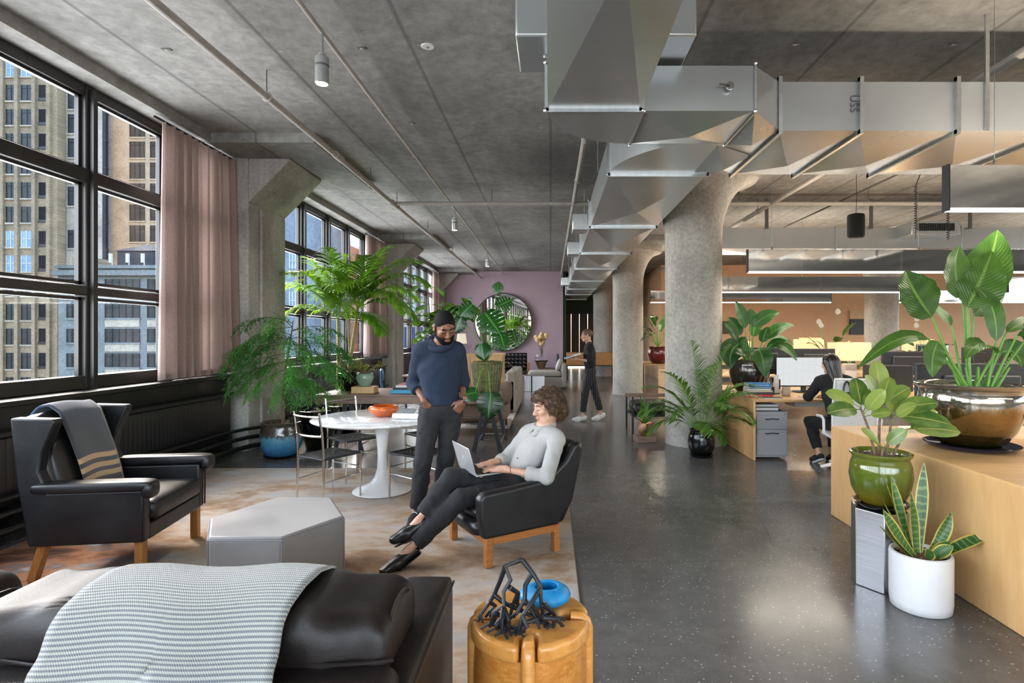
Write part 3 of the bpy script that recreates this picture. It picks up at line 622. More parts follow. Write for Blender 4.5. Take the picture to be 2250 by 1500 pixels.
def superq(mb, c, r, e1=.5, e2=.5, nu=28, nv=16, rot=None, fn=None):
    pw = lambda a, e: math.copysign(abs(a) ** e, a); i0 = len(mb.v); vs = []; c = Vector(c)
    for j in range(nv + 1):
        t_ = -PI / 2 + PI * j / nv
        for i in range(nu):
            a = -PI + 2 * PI * i / nu
            p_ = Vector((r[0] * pw(math.cos(t_), e1) * pw(math.cos(a), e2), r[1] * pw(math.cos(t_), e1) * pw(math.sin(a), e2), r[2] * pw(math.sin(t_), e1)))
            if fn: p_ = fn(p_)
            vs.append((rot @ p_ if rot is not None else p_) + c)
    fs = [(j * nu + i, j * nu + (i + 1) % nu, (j + 1) * nu + (i + 1) % nu, (j + 1) * nu + i) for j in range(nv) for i in range(nu)]
    return mb.add(vs, fs)
XZ = Matrix(((1, 0, 0), (0, 0, 1), (0, 1, 0)))       # prism drawn in x,z extruded along y
# ------------------------------------------------------------------ wingback armchair
o = thing('wingback_armchair', 'black leather wingback armchair with wooden legs by the radiator', 'armchair', (-2.94, 3.85, .014), R(8))
for s in (-1, 1):
    y0, y1 = (s * .40, s * .32) if s < 0 else (s * .32, s * .40)
    MB().prism([(-.34, .23), (.31, .23), (.31, .56), (-.23, .56), (-.285, .70), (-.265, .82), (-.19, 1.0), (-.2, 1.02), (-.44, 1.03), (-.40, .6)], y0, y1, XZ).build('side_panel', M['lea_black'], o, bevel=.022, seg=3)
    mb = MB(); superq(mb, (.03, s * .385, .595), (.345, .065, .034), .45, .3); mb.build('armrest', M['lea_black'], o, 180)
    mb = MB(); superq(mb, (.345, s * .385, .565), (.035, .06, .055), .6, .5, 16, 10); mb.build('arm_front', M['lea_black'], o, 180)
    MB().tube([(.315, s * .40, .24), (.317, s * .40, .55)], .006, 6).build('piping', M['lea_black'], o)
    MB().add([], []).prism([(-.026, -.026), (.026, -.026), (.026, .026), (-.026, .026)], 0, .225).build('leg', M['oak'], o, bevel=.004).location = (.27, s * .35, 0)
    MB().bar((-.36, s * .33, 0), (-.29, s * .33, .235), .05, .05, (0, 1, 0)).build('leg', M['oak'], o, bevel=.004)
MB().bx(-.3, .31, -.33, .33, .225, .33).build('seat_rail', M['lea_black'], o, bevel=.012)
mb = MB(); superq(mb, (.015, 0, .405), (.325, .318, .072), .35, .14, 40, 14); mb.build('seat_cushion', M['lea_black'], o, 180)
MB().tube([(.325, -.31, .452), (.325, .31, .452)], .005, 6).tube([(.325, -.31, .352), (.325, .31, .352)], .005, 6).build('cushion_piping', M['lea_black'], o)
rb = Matrix.Rotation(R(-14), 3, 'Y'); mb = MB(); superq(mb, (-.335, 0, .74), (.065, .335, .31), .3, .25, 32, 14, rb); mb.build('backrest', M['lea_black'], o, 180)
mb = MB(); superq(mb, (-.275, 0, .66), (.05, .31, .22), .5, .3, 32, 14, rb); mb.build('back_cushion', M['lea_black'], o, 180)
# throw over the wingback: uv.y runs along the cloth
def throwmat():
    m, t, p = base_mat('blue_grey_wool_throw'); tc = t.new('TexCoord'); sx = t.new('SeparateXYZ'); t.link(tc.outputs['UV'], sx.inputs[0])
    st = t.ramp(sx.outputs[1], [(.0, 0.0), (.062, 1.0), (.095, 0.0), (.125, 1.0), (.16, 0.0), (.19, 1.0), (.225, 0.0)], 'CONSTANT'); nz = t.noise(t.coords((40, 40, 40)), 6, 3)
    body = t.ramp(sx.outputs[1], [(.35, srgb(62, 62, 66)), (.62, srgb(60, 70, 86)), (.8, srgb(66, 100, 146))])
    c = t.mix(st, body, srgb(182, 150, 112)); c = t.mix(.35, c, t.ramp(nz, [(.3, .3), (.7, .7)]), 'OVERLAY'); t.link(c, p.inputs['Base Color']); p.inputs['Roughness'].default_value = .95; p.inputs['Sheen Weight'].default_value = .4
    t.link(t.bump(nz, .4, .004), p.inputs['Normal']); return m
def drape(prof, x0, x1, nu, fn=None):
    pr = [Vector(p) for p in prof]; L = [0]
    for a, b in zip(pr, pr[1:]): L.append(L[-1] + (b - a).length)
    def ev(v):
        s_ = v * L[-1]
        for k in range(len(pr) - 1):
            if s_ <= L[k + 1] + 1e-9: return pr[k].lerp(pr[k + 1], (s_ - L[k]) / max(1e-9, L[k + 1] - L[k]))
        return pr[-1]
    def g(u, v):
        p_ = ev(v); q = Vector((x0 + (x1 - x0) * u, p_[0], p_[1])); return fn(q, u, v) if fn else q
    return g
prof = [(-.155, .50), (-.175, .60), (-.205, .72), (-.25, .87), (-.30, 1.03), (-.36, 1.085), (-.42, 1.075), (-.46, 1.02), (-.48, .9), (-.47, .78)]
g = drape(prof, -.17, .22, 16, lambda q, u, v: Vector((q.y + .004 * math.sin(u * 7 + v * 5), q.x + .03 * (v - .3) * (u - .5) - .04 * v, q.z + .01 * math.sin(u * 5))))
o = thing('throw_blanket', 'blue grey wool throw with three cream stripes on the wingback', 'blanket', (-2.94, 3.85, .014), R(8))
mb = MB().grid(16, 44, g); mb.build('cloth', throwmat(), o, 180, solid=.012)
# ------------------------------------------------------------------ grey hexagonal ottoman
poly = [(-1.503, 3.09), (-1.29, 3.46), (-1.535, 3.87), (-1.917, 3.87), (-2.11, 3.42), (-1.92, 3.09)]; cx, cy = -1.71, 3.47
pl = [(x - cx, y - cy) for x, y in poly]
o = thing('hexagonal_ottoman', 'pale grey leather hexagonal ottoman on the rug', 'ottoman', (cx, cy, .014))
MB().prism(pl, .01, .40).build('body', M['lea_grey'], o, bevel=.018, seg=3)
MB().prism([(x * .99, y * .99) for x, y in pl], .385, .412).build('top_panel', M['lea_grey'], o, bevel=.018, seg=3)
MB().tube([(x * .998, y * .998, .392) for x, y in pl], .004, 6, closed=True).build('seam', M['lea_grey'], o)
for x, y in pl: MB().tube([(x * .992, y * .992, .02), (x * .992, y * .992, .385)], .005, 6).build('seam', M['lea_grey'], o)
# ------------------------------------------------------------------ leather sofa seen from behind
o = thing('leather_sofa', 'dark brown leather sofa seen from behind with large back cushions', 'sofa', (-1.85, 1.75, .014))
MB().bx(-1.45, 1.455, -.3, .44, .06, .40).build('base_frame', M['lea_brown'], o, bevel=.03)
MB().bx(-1.45, 1.44, -.36, -.2, .06, .635).build('back_frame', M['lea_brown'], o, bevel=.05, seg=4)
for s in (-1, 1):
    x = 1.375 * s
    MB().bx(x - .105, x + .09, -.36, .45, .06, .57).build('arm', M['lea_brown'], o, bevel=.03, seg=3)
    mb = MB(); superq(mb, (x - .006, .05, .56), (.1, .405, .04), .5, .2, 32, 10); mb.build('arm_pad', M['lea_brown'], o, 180)
    for sx in (-1, 1): MB().tube([(x - .006 + sx * .097, -.33, .568), (x - .006 + sx * .099, .05, .572), (x - .006 + sx * .097, .44, .566)], .005, 6).build('piping', M['lea_brown'], o)
for k, x in enumerate((-.56, .80)):
    mb = MB(); superq(mb, (x * .9 - .05, .2, .455), (.66, .3, .085), .4, .2, 40, 12); mb.build('seat_cushion', M['lea_brown'], o, 180)
    rr = random.Random(k + 2); ph = [rr.uniform(0, 6) for _ in range(6)]
    def wr(p_, ph=ph):
        k_ = 1 + .05 * math.sin(p_.x * 5 + ph[0]); ed = max(0, abs(p_.x) / .63 - .55)
        return Vector((p_.x, p_.y * k_ + .007 * math.sin(p_.x * 16 + p_.z * 9 + ph[1]) + .008 * math.sin(p_.x * 34 + ph[2]) * (1 + 1.2 * ed), p_.z * (1 + .05 * math.sin(p_.x * 4 + ph[3])) + .006 * math.sin(p_.x * 27 + ph[4])))
    mb = MB(); superq(mb, (x - (.03 if k else 0), -.055, .648), (.635, .19, .135), .6, .16, 96, 28, None, wr); mb.build('back_cushion', M['lea_brown'], o, 180)
    for zz, yy in ((.648, -.2465),): MB().tube([(x + t_, yy + .012 * math.sin(t_ * 16 + ph[1]) - .008 * math.cos(t_ * 4), zz) for t_ in np.linspace(-.62, .62, 30)], .0045, 6).build('cushion_seam', M['lea_brown'], o)
    for sx in (-1, 1): MB().tube([(x - (.03 if k else 0) + sx * .618, -.055 + .135 * math.cos(a), .648 + .095 * math.sin(a)) for a in np.linspace(0, 2 * PI, 20, endpoint=False)], .006, 6, closed=True).build('cushion_seam', M['lea_brown'], o)
def stripemat():
    m, t, p = base_mat('striped_grey_throw'); tc = t.new('TexCoord'); sx = t.new('SeparateXYZ'); t.link(tc.outputs['UV'], sx.inputs[0])
    u, v = sx.outputs[0], sx.outputs[1]; fr = t.math('FRACT', t.math('MULTIPLY', v, 96.0)); st = t.ramp(fr, [(.0, 1.0), (.38, 1.0), (.5, 0.0), (.9, 0.0), (1.0, 1.0)])
    dg = t.math('SINE', t.math('ADD', t.math('MULTIPLY', u, 900.0), t.math('MULTIPLY', v, 900.0))); tw = t.ramp(dg, [(.2, .55), (.6, 1.0)])
    c = t.mix(t.math('MULTIPLY', st, tw), srgb(160, 163, 156), srgb(76, 82, 94)); t.link(c, p.inputs['Base Color']); p.inputs['Roughness'].default_value = .95; p.inputs['Sheen Weight'].default_value = .3
    wv = t.math('MULTIPLY', t.math('SINE', t.math('MULTIPLY', u, 640.0)), t.math('SINE', t.math('MULTIPLY', v, 900.0))); t.link(t.bump(wv, .35, .003), p.inputs['Normal']); return m
prof = [(-.385, .02), (-.38, .45), (-.375, .58), (-.36, .635), (-.33, .665), (-.285, .685), (-.25, .725), (-.19, .765), (-.1, .785), (0, .787), (.09, .765), (.15, .71), (.18, .64)]
def thr(q, u, v): return Vector((q.x + (.02 * math.sin(v * 5) if u < .5 else -.015 * math.sin(v * 4)) + .24 * max(0, .62 - v), q.y - .008 - .006 * math.sin(u * 11 + v * 3), q.z + .012 + .004 * math.sin(u * 9 + v * 8)))
o = thing('striped_throw', 'pale grey striped throw draped over the sofa back', 'blanket', (-1.85, 1.75, .014))
MB().grid(26, 60, drape(prof, .485, 1.13, 26, thr)).build('cloth', stripemat(), o, 180, solid=.008)
# ------------------------------------------------------------------ laminated wooden stool with dowel legs
def blockwood():
    m, t, p = base_mat('laminated_maple'); vec = t.coords(); tc = t.new('TexCoord'); br = t.new('TexBrick'); mp = t.new('Mapping'); mp.inputs['Scale'].default_value = (1, 1, 1); t.link(tc.outputs['UV'], mp.inputs[0]); t.link(mp.outputs[0], br.inputs['Vector'])
    br.inputs['Scale'].default_value = 13; br.inputs['Mortar Size'].default_value = .004; br.inputs['Color1'].default_value = (*srgb(206, 140, 66), 1); br.inputs['Color2'].default_value = (*srgb(184, 116, 46), 1); br.inputs['Mortar'].default_value = (*srgb(150, 92, 40), 1); br.inputs['Brick Width'].default_value = .85; br.inputs['Row Height'].default_value = .34
    n = t.noise(t.coords((14, 14, 14)), 3, 5, .6, 2); t.link(t.mix(.3, br.outputs[0], t.ramp(n, [(.3, .3), (.7, .7)]), 'OVERLAY'), p.inputs['Base Color']); p.inputs['Roughness'].default_value = .35; p.inputs['Coat Weight'].default_value = .2; return m
M['maple'] = wood('honey_maple', srgb(196, 130, 58), srgb(222, 160, 84), 3, (3, 10, 10), .32, .25, .04)
ST = (-.076, 2.06, .014); o = thing('wooden_stool', 'round honey wood stool with four dowel legs let into its rim', 'stool', ST)
mb = MB(); prof = [(.2, 0), (.207, .1), (.21, .3), (.205, .44)]; mb.lathe(prof, 48); mb.uv = [(k % 48 / 48 * 3.2, v[2] * 2.4) for k, v in enumerate(mb.v)]; mb.build('body', blockwood(), o, 40)
out = []; Rt, nr, ni = .222, .031, .145
for q in range(4):
    a0 = q * PI / 2 - PI / 2; dx, dy = math.cos(a0), math.sin(a0); tx, ty = -dy, dx; e = math.sqrt(Rt * Rt - nr * nr)
    out.append((dx * e - tx * nr, dy * e - ty * nr))
    for k in range(9): b = PI / 2 + PI * k / 8; out.append((dx * (ni - nr * 0 + nr * math.cos(b)) - tx * nr * math.sin(b), dy * (ni + nr * math.cos(b)) - ty * nr * math.sin(b)))
    out.append((dx * e + tx * nr, dy * e + ty * nr)); aa = math.asin(nr / Rt)
    for k in range(1, 12): b = a0 + aa + (PI / 2 - 2 * aa) * k / 12; out.append((Rt * math.cos(b), Rt * math.sin(b)))
MB().prism(out, .435, .50).build('top', M['maple'], o, 35, bevel=.022, seg=4)
for q in range(4):
    a0 = q * PI / 2 - PI / 2; dx, dy = math.cos(a0), math.sin(a0)
    MB().tube([(dx * .21, dy * .21, 0), (dx * .21, dy * .21, .455), (dx * .203, dy * .203, .475), (dx * .19, dy * .19, .488), (dx * .15, dy * .15, .493)], [.024, .024, .024, .023, .018], 14).build('leg', M['maple'], o)
# ------------------------------------------------------------------ black branching sculpture
def on(z, px, py): return at(px, py, (H - z) * F / (py - VY))
def zp(x, y): return 900 + x / 5, 1200 + y / 5
ZS = .514
o = thing('branch_sculpture', 'black branching rod sculpture standing on the wooden stool', 'sculpture', (ST[0], ST[1], ZS)); off = Vector((ST[0], ST[1], ZS))
def sp(x, y, d=None): px, py = zp(x, y); return (on(ZS + .012, px, py) if d is None else at(px, py, d)) - off
chains = [[(1240, 150, 2.0), (1350, 290, 1.98), (1440, 440, 1.97), (1440, 560, 1.95), (1470, 790, None)], [(1215, 150, 2.0), (1050, 215, 2.0), (1110, 370, 1.98), (1030, 500, 1.97), (1040, 650, 1.95), (930, 720, 1.94), (880, 880, None)],
 [(1050, 225, 2.0), (990, 390, 2.02), (930, 530, 2.03), (860, 640, 2.03), (750, 790, None)], [(1215, 150, 2.0), (1245, 150, 2.0)], [(1345, 295, 1.98), (1270, 430, 1.98), (1265, 590, 1.97), (1180, 730, 1.95), (1090, 800, None)], [(1440, 450, 1.97), (1340, 620, 1.93), (1240, 760, 1.9), (1190, 950, None)],
 [(1100, 450, 1.97), (1190, 510, 2.0), (1130, 650, 2.02), (1100, 790, None)], [(930, 530, 2.03), (1010, 600, 2.02), (1080, 640, 2.03), (1250, 710, None)], [(1190, 510, 2.0), (1180, 620, 2.02), (1270, 760, None)], [(1270, 600, 1.97), (1360, 730, 1.96), (1420, 870, None)], [(1470, 630, 1.96), (1570, 720, 1.98), (1620, 800, None)], [(1470, 780, 1.93), (1600, 795, 1.93), (1670, 850, None)],
 [(1030, 670, 1.95), (1010, 800, 1.9), (1015, 950, None)], [(1040, 690, 1.95), (1090, 800, 1.92), (1100, 920, None)], [(930, 720, 1.94), (1040, 790, 1.95), (1060, 870, None)], [(860, 600, 2.03), (940, 650, 2.05), (860, 730, None)], [(1240, 760, 1.9), (1290, 880, 1.88), (1200, 960, None)], [(1340, 640, 1.93), (1410, 740, 1.95), (1450, 800, None)], [(1570, 720, 1.98), (1480, 750, None)], [(1600, 795, 1.93), (1575, 880, None)], [(930, 730, 1.94), (920, 860, None)], [(1030, 760, 1.93), (950, 860, 1.9), (960, 905, None)], [(1090, 640, 2.02), (1190, 690, 2.03), (1330, 760, None)], [(1250, 600, 1.98), (1330, 650, 2.02), (1440, 770, None)], [(1380, 800, 1.92), (1300, 830, 1.9), (1150, 910, None)], [(1090, 860, 1.9), (1060, 925, None)]]
rr = random.Random(4)
for ch in chains:
    pts = [sp(x, y, d) for x, y, d in ch]; e = pts[-1]; n = len(pts)
    MB().tube(pts, [.0095 - .0035 * k / max(1, n - 1) for k in range(n)] if n > 2 else .008, 8).build('rod', M['blkmetal'], o, 50)
    if ch[-1][2] is None:
        pv = pts[-2] if n > 1 else e
        for k in range(2):
            b = pv.lerp(e, .72); q = e + Vector((rr.uniform(-.035, .035), rr.uniform(-.03, .03), 0)); q.z = .006
            MB().tube([b, q], .005, 6).build('rod', M['blkmetal'], o, 50)
M['blueglaze'] = mat('turquoise_glaze', srgb(18, 120, 182), .5, col2=srgb(36, 146, 200), scale=30, bump=.2, bscale=90)
q = on(ZS, 1203, 1330); o = thing('blue_bowl', 'turquoise blue rounded vessel with oval opening on the wooden stool', 'bowl', (q.x, q.y + .02, ZS))
mb = MB().lathe([(.03, 0), (.06, .006), (.085, .03), (.09, .05), (.082, .072), (.062, .09), (.045, .096), (.039, .09), (.05, .06), (.06, .03), (.03, .012), (0, .01)], 40)
mb.v = [(x * (1.0 + (.28 if x < 0 else 0)) , y * .95, z * .74 * (1 + (.0 if x > 0 else 3.2 * x * .35))) for x, y, z in mb.v]; mb.build('shell', M['blueglaze'], o, 60)
# ------------------------------------------------------------------ lounge chair under the seated man
o = thing('lounge_chair', 'low black leather lounge chair on a wooden frame with a man seated', 'armchair', (-.342, 4.08, .014), R(212)); LC = o
for s in (-1, 1):
    for x in (-.255, .275): MB().bx(x - .024, x + .024, s * .30 - .024, s * .30 + .024, 0, .195).build('leg', M['teak'], o, bevel=.004)
    MB().bx(-.235, .25, s * .30 - .02, s * .30 + .02, .145, .198).build('rail', M['teak'], o, bevel=.003)
    y0, y1 = sorted((s * .27, s * .355))
    MB().prism([(.33, .20), (-.25, .20), (-.36, .33), (-.46, .72), (-.44, .765), (-.39, .76), (-.31, .645), (-.16, .535), (.1, .515), (.33, .505), (.365, .47), (.36, .36)], y0, y1, XZ).build('side_panel', M['lea_black'], o, bevel=.034, seg=4)
for x in (-.255, .275): MB().bx(x - .018, x + .018, -.29, .29, .145, .198).build('rail', M['teak'], o, bevel=.003)
MB().prism([(-.2, .2), (-.31, .2), (-.40, .36), (-.49, .73), (-.45, .77), (-.39, .74), (-.29, .4)], -.33, .33, XZ).build('backrest', M['lea_black'], o, bevel=.035, seg=4)
mb = MB(); superq(mb, (.05, 0, .245), (.32, .285, .055), .4, .2, 36, 10); mb.build('seat_base', M['lea_black'], o, 180)
mb = MB(); superq(mb, (.04, 0, .33), (.30, .265, .05), .6, .25, 36, 10, None, lambda p_: Vector((p_.x, p_.y, p_.z + .006 * math.sin(p_.x * 40 + p_.y * 9)))); mb.build('seat_cushion', M['lea_black'], o, 180)
rb = Matrix.Rotation(R(-16), 3, 'Y'); mb = MB(); superq(mb, (-.33, 0, .56), (.05, .26, .2), .55, .3, 36, 12, rb, lambda p_: Vector((p_.x + .006 * math.sin(p_.z * 30), p_.y, p_.z))); mb.build('back_cushion', M['lea_black'], o, 180)
# ------------------------------------------------------------------ marble pedestal table
def marble():
    m, t, p = base_mat('white_marble'); vec = t.coords(); n = t.noise(vec, 2.2, 8, .65, 1.8); v_ = t.ramp(n, [(.44, srgb(226, 226, 226)), (.49, srgb(190, 190, 192)), (.51, srgb(206, 204, 202)), (.56, srgb(228, 228, 228))]); t.link(v_, p.inputs['Base Color']); p.inputs['Roughness'].default_value = .12; return m
M['whitegloss'] = mat('white_lacquer', srgb(226, 226, 224), .22)
TB = (-1.675, 5.5, .014); o = thing('pedestal_table', 'round white marble table on a white trumpet pedestal', 'table', TB)
MB().lathe([(.0, .700), (.60, .702), (.64, .712), (.663, .724), (.665, .728), (.655, .732), (0, .733)], 72).build('tabletop', marble(), o, 50)
pr = [(.28, 0), (.285, .008), (.27, .02), (.2, .045), (.12, .085), (.075, .14), (.052, .22), (.045, .32), (.047, .42), (.06, .54), (.085, .64), (.12, .69), (.14, .702)]
MB().lathe(pr, 48).build('pedestal', M['whitegloss'], o, 60)
M['orange'] = mat('orange_glaze', srgb(196, 98, 32), .22, col2=srgb(176, 80, 24), scale=6, coat=.5)
q = on(.747, 843, 914); o = thing('orange_bowl', 'glossy orange ceramic bowl on the marble table', 'bowl', (q.x, q.y, .747))
MB().lathe([(.07, 0), (.085, .004), (.12, .03), (.145, .06), (.15, .08), (.14, .098), (.118, .108), (.112, .104), (.125, .085), (.12, .06), (.08, .03), (0, .022)], 48).build('shell', M['orange'], o, 70)
q = on(.747, 905, 921); o = thing('paper_roll', 'white roll of drawing paper on the marble table', 'paper roll', (q.x, q.y, .747), R(-8))
MB().tube([(-.19, 0, .028), (.19, 0, .028)], .027, 16).build('roll', mat('white_paper', srgb(228, 228, 224), .8), o); MB().tube([(-.191, 0, .028), (.191, 0, .028)], .016, 12).build('core', M['walnut_dark'], o)
# ------------------------------------------------------------------ chrome chairs with woven seats
WEAVE = mat('black_cord', srgb(22, 22, 23), .6)
def metal_chair(label, loc, rz):
    o = thing('woven_seat_chair', label, 'chair', loc, rz, 'chrome chairs around the marble table')
    for s in (-1, 1):
        MB().tube([(.2, s * .195, 0), (.2, s * .195, .2), (.2, s * .195, .44)], [.008, .0115, .0115], 10).build('leg', M['chrome'], o)
        MB().tube([(-.21, s * .18, 0), (-.2, s * .18, .25), (-.2, s * .18, .45), (-.215, s * .18, .65), (-.245, s * .18, .85)], [.008, .0115, .0115, .0115, .0105], 10).build('back_leg', M['chrome'], o, 60)
        MB().tube([(-.2, s * .18, .43), (.2, s * .195, .43)], .011, 8).build('seat_rail', M['blkmetal'], o)
        MB().tube([(-.2, s * .18, .22), (.2, s * .195, .24)], .007, 8).build('stretcher', M['chrome'], o)
    for x in (-.2, .2): MB().tube([(x, -.19, .43), (x, .19, .43)], .011, 8).build('seat_rail', M['blkmetal'], o)
    MB().tube([(.2, -.19, .3), (.2, .19, .3)], .007, 8).build('stretcher', M['chrome'], o)
    for z, x in ((.815, -.238), (.64, -.214)): MB().tube([(x - .035 * math.sin(PI * k / 10), -.18 + .036 * k, z) for k in range(11)], .0115, 8).build('back_rail', M['chrome'], o)
    wv = MB()
    for k in range(17):
        f = k / 16; a = -.19 + .38 * f
        wv.grid(10, 1, lambda u, v, a=a, k=k: (-.2 + .4 * u, a + (v - .5) * .013, .434 - .022 * math.sin(PI * u) * math.sin(PI * (a + .19) / .38) + (.003 if k % 2 else 0)))
        wv.grid(10, 1, lambda u, v, a=a, k=k: (a * 1.02 + (v - .5) * .013, -.19 + .38 * u, .4355 - .022 * math.sin(PI * u) * math.sin(PI * (a + .19) / .38) + (0 if k % 2 else .003)))
    wv.build('woven_seat', WEAVE, o, 0, solid=.004); return o
ch = metal_chair('chrome chair with woven black seat pulled out toward the ottoman', (-2.08, 5.19, .014), math.atan2(.87, .5))
clone(ch, 'chrome chair with woven black seat at the back of the marble table', (-2.16, 6.03, .014), math.atan2(-.22, .27))
clone(ch, 'chrome chair with woven black seat half hidden by the standing man', (-1.25, 5.28, .014), R(148))
clone(ch, 'chrome chair tucked under the marble table behind the standing man', (-1.37, 6.28, .014), R(225))
# ------------------------------------------------------------------ plants and pots
M['palm'] = leafmat('palm_leaf', srgb(72, 126, 38), srgb(150, 192, 66), None, 0, .45, .4)
M['palm2'] = leafmat('parlour_palm_leaf', srgb(58, 104, 36), srgb(112, 152, 62), None, 0, .3, .45)
M['fern'] = leafmat('soft_needle_foliage', srgb(52, 120, 54), srgb(116, 188, 92), None, 0, .4, .5)
M['spath'] = leafmat('broad_glossy_leaf', srgb(38, 74, 26), srgb(74, 112, 40), srgb(124, 160, 78), 16, .3, .32)
M['spath2'] = leafmat('dark_broad_leaf', srgb(24, 62, 28), srgb(54, 100, 40), srgb(98, 142, 72), 14, .28, .3)
M['rubber'] = leafmat('rubber_leaf', srgb(64, 100, 42), srgb(136, 154, 74), srgb(168, 168, 96), 0, .22, .26)
M['monst'] = leafmat('monstera_leaf', srgb(14, 56, 22), srgb(34, 90, 32), srgb(96, 150, 70), 0, .25, .25)
M['snake'] = leafmat('snake_leaf', srgb(38, 78, 40), srgb(58, 102, 50), None, 0, .15, .35, srgb(196, 180, 84), srgb(112, 138, 84))
M['orchid'] = leafmat('dark_small_leaf', srgb(26, 56, 26), srgb(52, 92, 40), srgb(90, 120, 60), 0, .2, .3)
M['stem'] = mat('green_stem', srgb(92, 142, 54), .45, col2=srgb(112, 158, 66), scale=12)
M['bark'] = mat('brown_bark', srgb(96, 78, 60), .85, col2=srgb(130, 108, 84), scale=30, bump=.4, bscale=60)
M['cane'] = mat('yellow_cane', srgb(150, 144, 74), .5, col2=srgb(176, 164, 96), scale=8, stretch=(1, 1, 6))
M['soil'] = mat('bark_chip_soil', srgb(70, 50, 38), .95, col2=srgb(146, 112, 84), scale=40, bump=.8, bscale=50, bdist=.02)
M['gravel'] = mat('grey_gravel', srgb(120, 120, 120), .9, col2=srgb(180, 180, 180), scale=70, bump=.9, bscale=80, bdist=.015)
M['petal'] = mat('white_petal', srgb(236, 226, 216), .5)
def glaze(name, stops, rough=.14, metal=0.0, axis_scale=1.0, drip=.12, coat=.6):
    """glaze that runs down the wall: colour by height with uneven drips"""
    m, t, p = base_mat(name); tc = t.new('TexCoord'); sx = t.new('SeparateXYZ'); t.link(tc.outputs['UV'], sx.inputs[0])
    n = t.noise(t.coords((30, 1.5, 1), 'UV'), 3, 5, .6); n2 = t.noise(t.coords(), 22, 4)
    f = t.math('ADD', sx.outputs[1], t.math('MULTIPLY', t.math('SUBTRACT', n, .5), drip * 4)); c = t.ramp(f, stops); c = t.mix(.3, c, t.ramp(n2, [(.3, .3), (.7, .7)]), 'OVERLAY')
    t.link(c, p.inputs['Base Color']); p.inputs['Roughness'].default_value = rough; p.inputs['Metallic'].default_value = metal; p.inputs['Coat Weight'].default_value = coat; p.inputs['Coat Roughness'].default_value = .06
    t.link(t.bump(n2, .06, .01), p.inputs['Normal']); return m
def pot(o, prof, mt, soil_z, soil_r, soilmat=None, n=48, inner=True, saucer=None, samat=None):
    zt = prof[-1][1]; rt = prof[-1][0]; full = prof + ([(rt - .012, zt + .004), (rt - .025, zt - .01), (rt - .03, soil_z - .01)] if inner else [])
    L = [0]
    for a, b in zip(full, full[1:]): L.append(L[-1] + math.hypot(a[0] - b[0], a[1] - b[1]))
    mb = MB().lathe(full, n); zmx = max(z for _, z in prof); mb.uv = [(u, v_[2] / zmx) for (u, _), v_ in zip(mb.uv, mb.v)]; mb.f.pop() if inner and len(mb.f[-1]) == n else None; mb.mi = mb.mi[:len(mb.f)]
    mb.build('pot', mt, o, 60)
    rr = random.Random(len(prof) + int(soil_r * 1000)); mb = MB()
    mb.lathe([(soil_r, soil_z - .01), (soil_r * .7, soil_z + .008), (soil_r * .35, soil_z + .015), (0, soil_z + .012)], 28)
    for k in range(60):
        a, r_ = rr.uniform(0, 2 * PI), soil_r * math.sqrt(rr.uniform(0, .95)); mb.box((r_ * math.cos(a), r_ * math.sin(a), soil_z + .012), (rr.uniform(.01, .03), .008, .008), Euler((rr.uniform(-.5, .5), rr.uniform(-.5, .5), rr.uniform(0, 3))).to_matrix())
    mb.build('soil', soilmat or M['soil'], o)
    if saucer: r_, zb = saucer; MB().lathe([(r_ * .85, 0), (r_, .02), (r_ + .012, .035), (r_, .038), (r_ * .9, .022), (0, .02)], 40).build('saucer', samat or mt, o, 60)
def curve3(a, d, L, droop, n=8):
    """arching path: starts at a along d and bends under its weight"""
    p_ = Vector(a); d = Vector(d).normalized(); pts = [p_.copy()]
    for k in range(n): d = (d + Vector((0, 0, -droop / n * (k + 1) / n * 2))).normalized(); p_ = p_ + d * (L / n); pts.append(p_.copy())
    return pts
def blade(mb, pts, wfn, up=(0, 0, 1), fold=.15, nv=4, wave=0, seed=0, tw=0):
    """leaf blade along pts; wfn(t) gives the half width"""
    n = len(pts) - 1; up = Vector(up); rr = random.Random(seed); ph = rr.uniform(0, 6); vs = []; uv = []
    for i, p_ in enumerate(pts):
        t_ = (pts[min(i + 1, n)] - pts[max(i - 1, 0)]).normalized(); s_ = t_.cross(up)
        if s_.length < .05: s_ = t_.cross(Vector((1, .3, 0)))
        s_.normalize()
        if tw: s_ = Matrix.Rotation(tw * i / n, 3, t_) @ s_
        nn = s_.cross(t_); w_ = wfn(i / n)
        for j in range(nv + 1):
            u = j / nv * 2 - 1; vs.append(p_ + s_ * (u * w_) + nn * (abs(u) * w_ * fold + wave * math.sin(i * 1.7 + ph + (3 if u > 0 else 0)) * abs(u) * w_)); uv.append((j / nv, i / n))
    fs = [(i * (nv + 1) + j, i * (nv + 1) + j + 1, (i + 1) * (nv + 1) + j + 1, (i + 1) * (nv + 1) + j) for i in range(n) for j in range(nv)]
    mb.add(vs, fs, uv); return mb
def oval(w_, a=.9, b=1.0): return lambda t_: max(.0006, w_ * math.sin(PI * min(1, t_ ** a)) ** b)
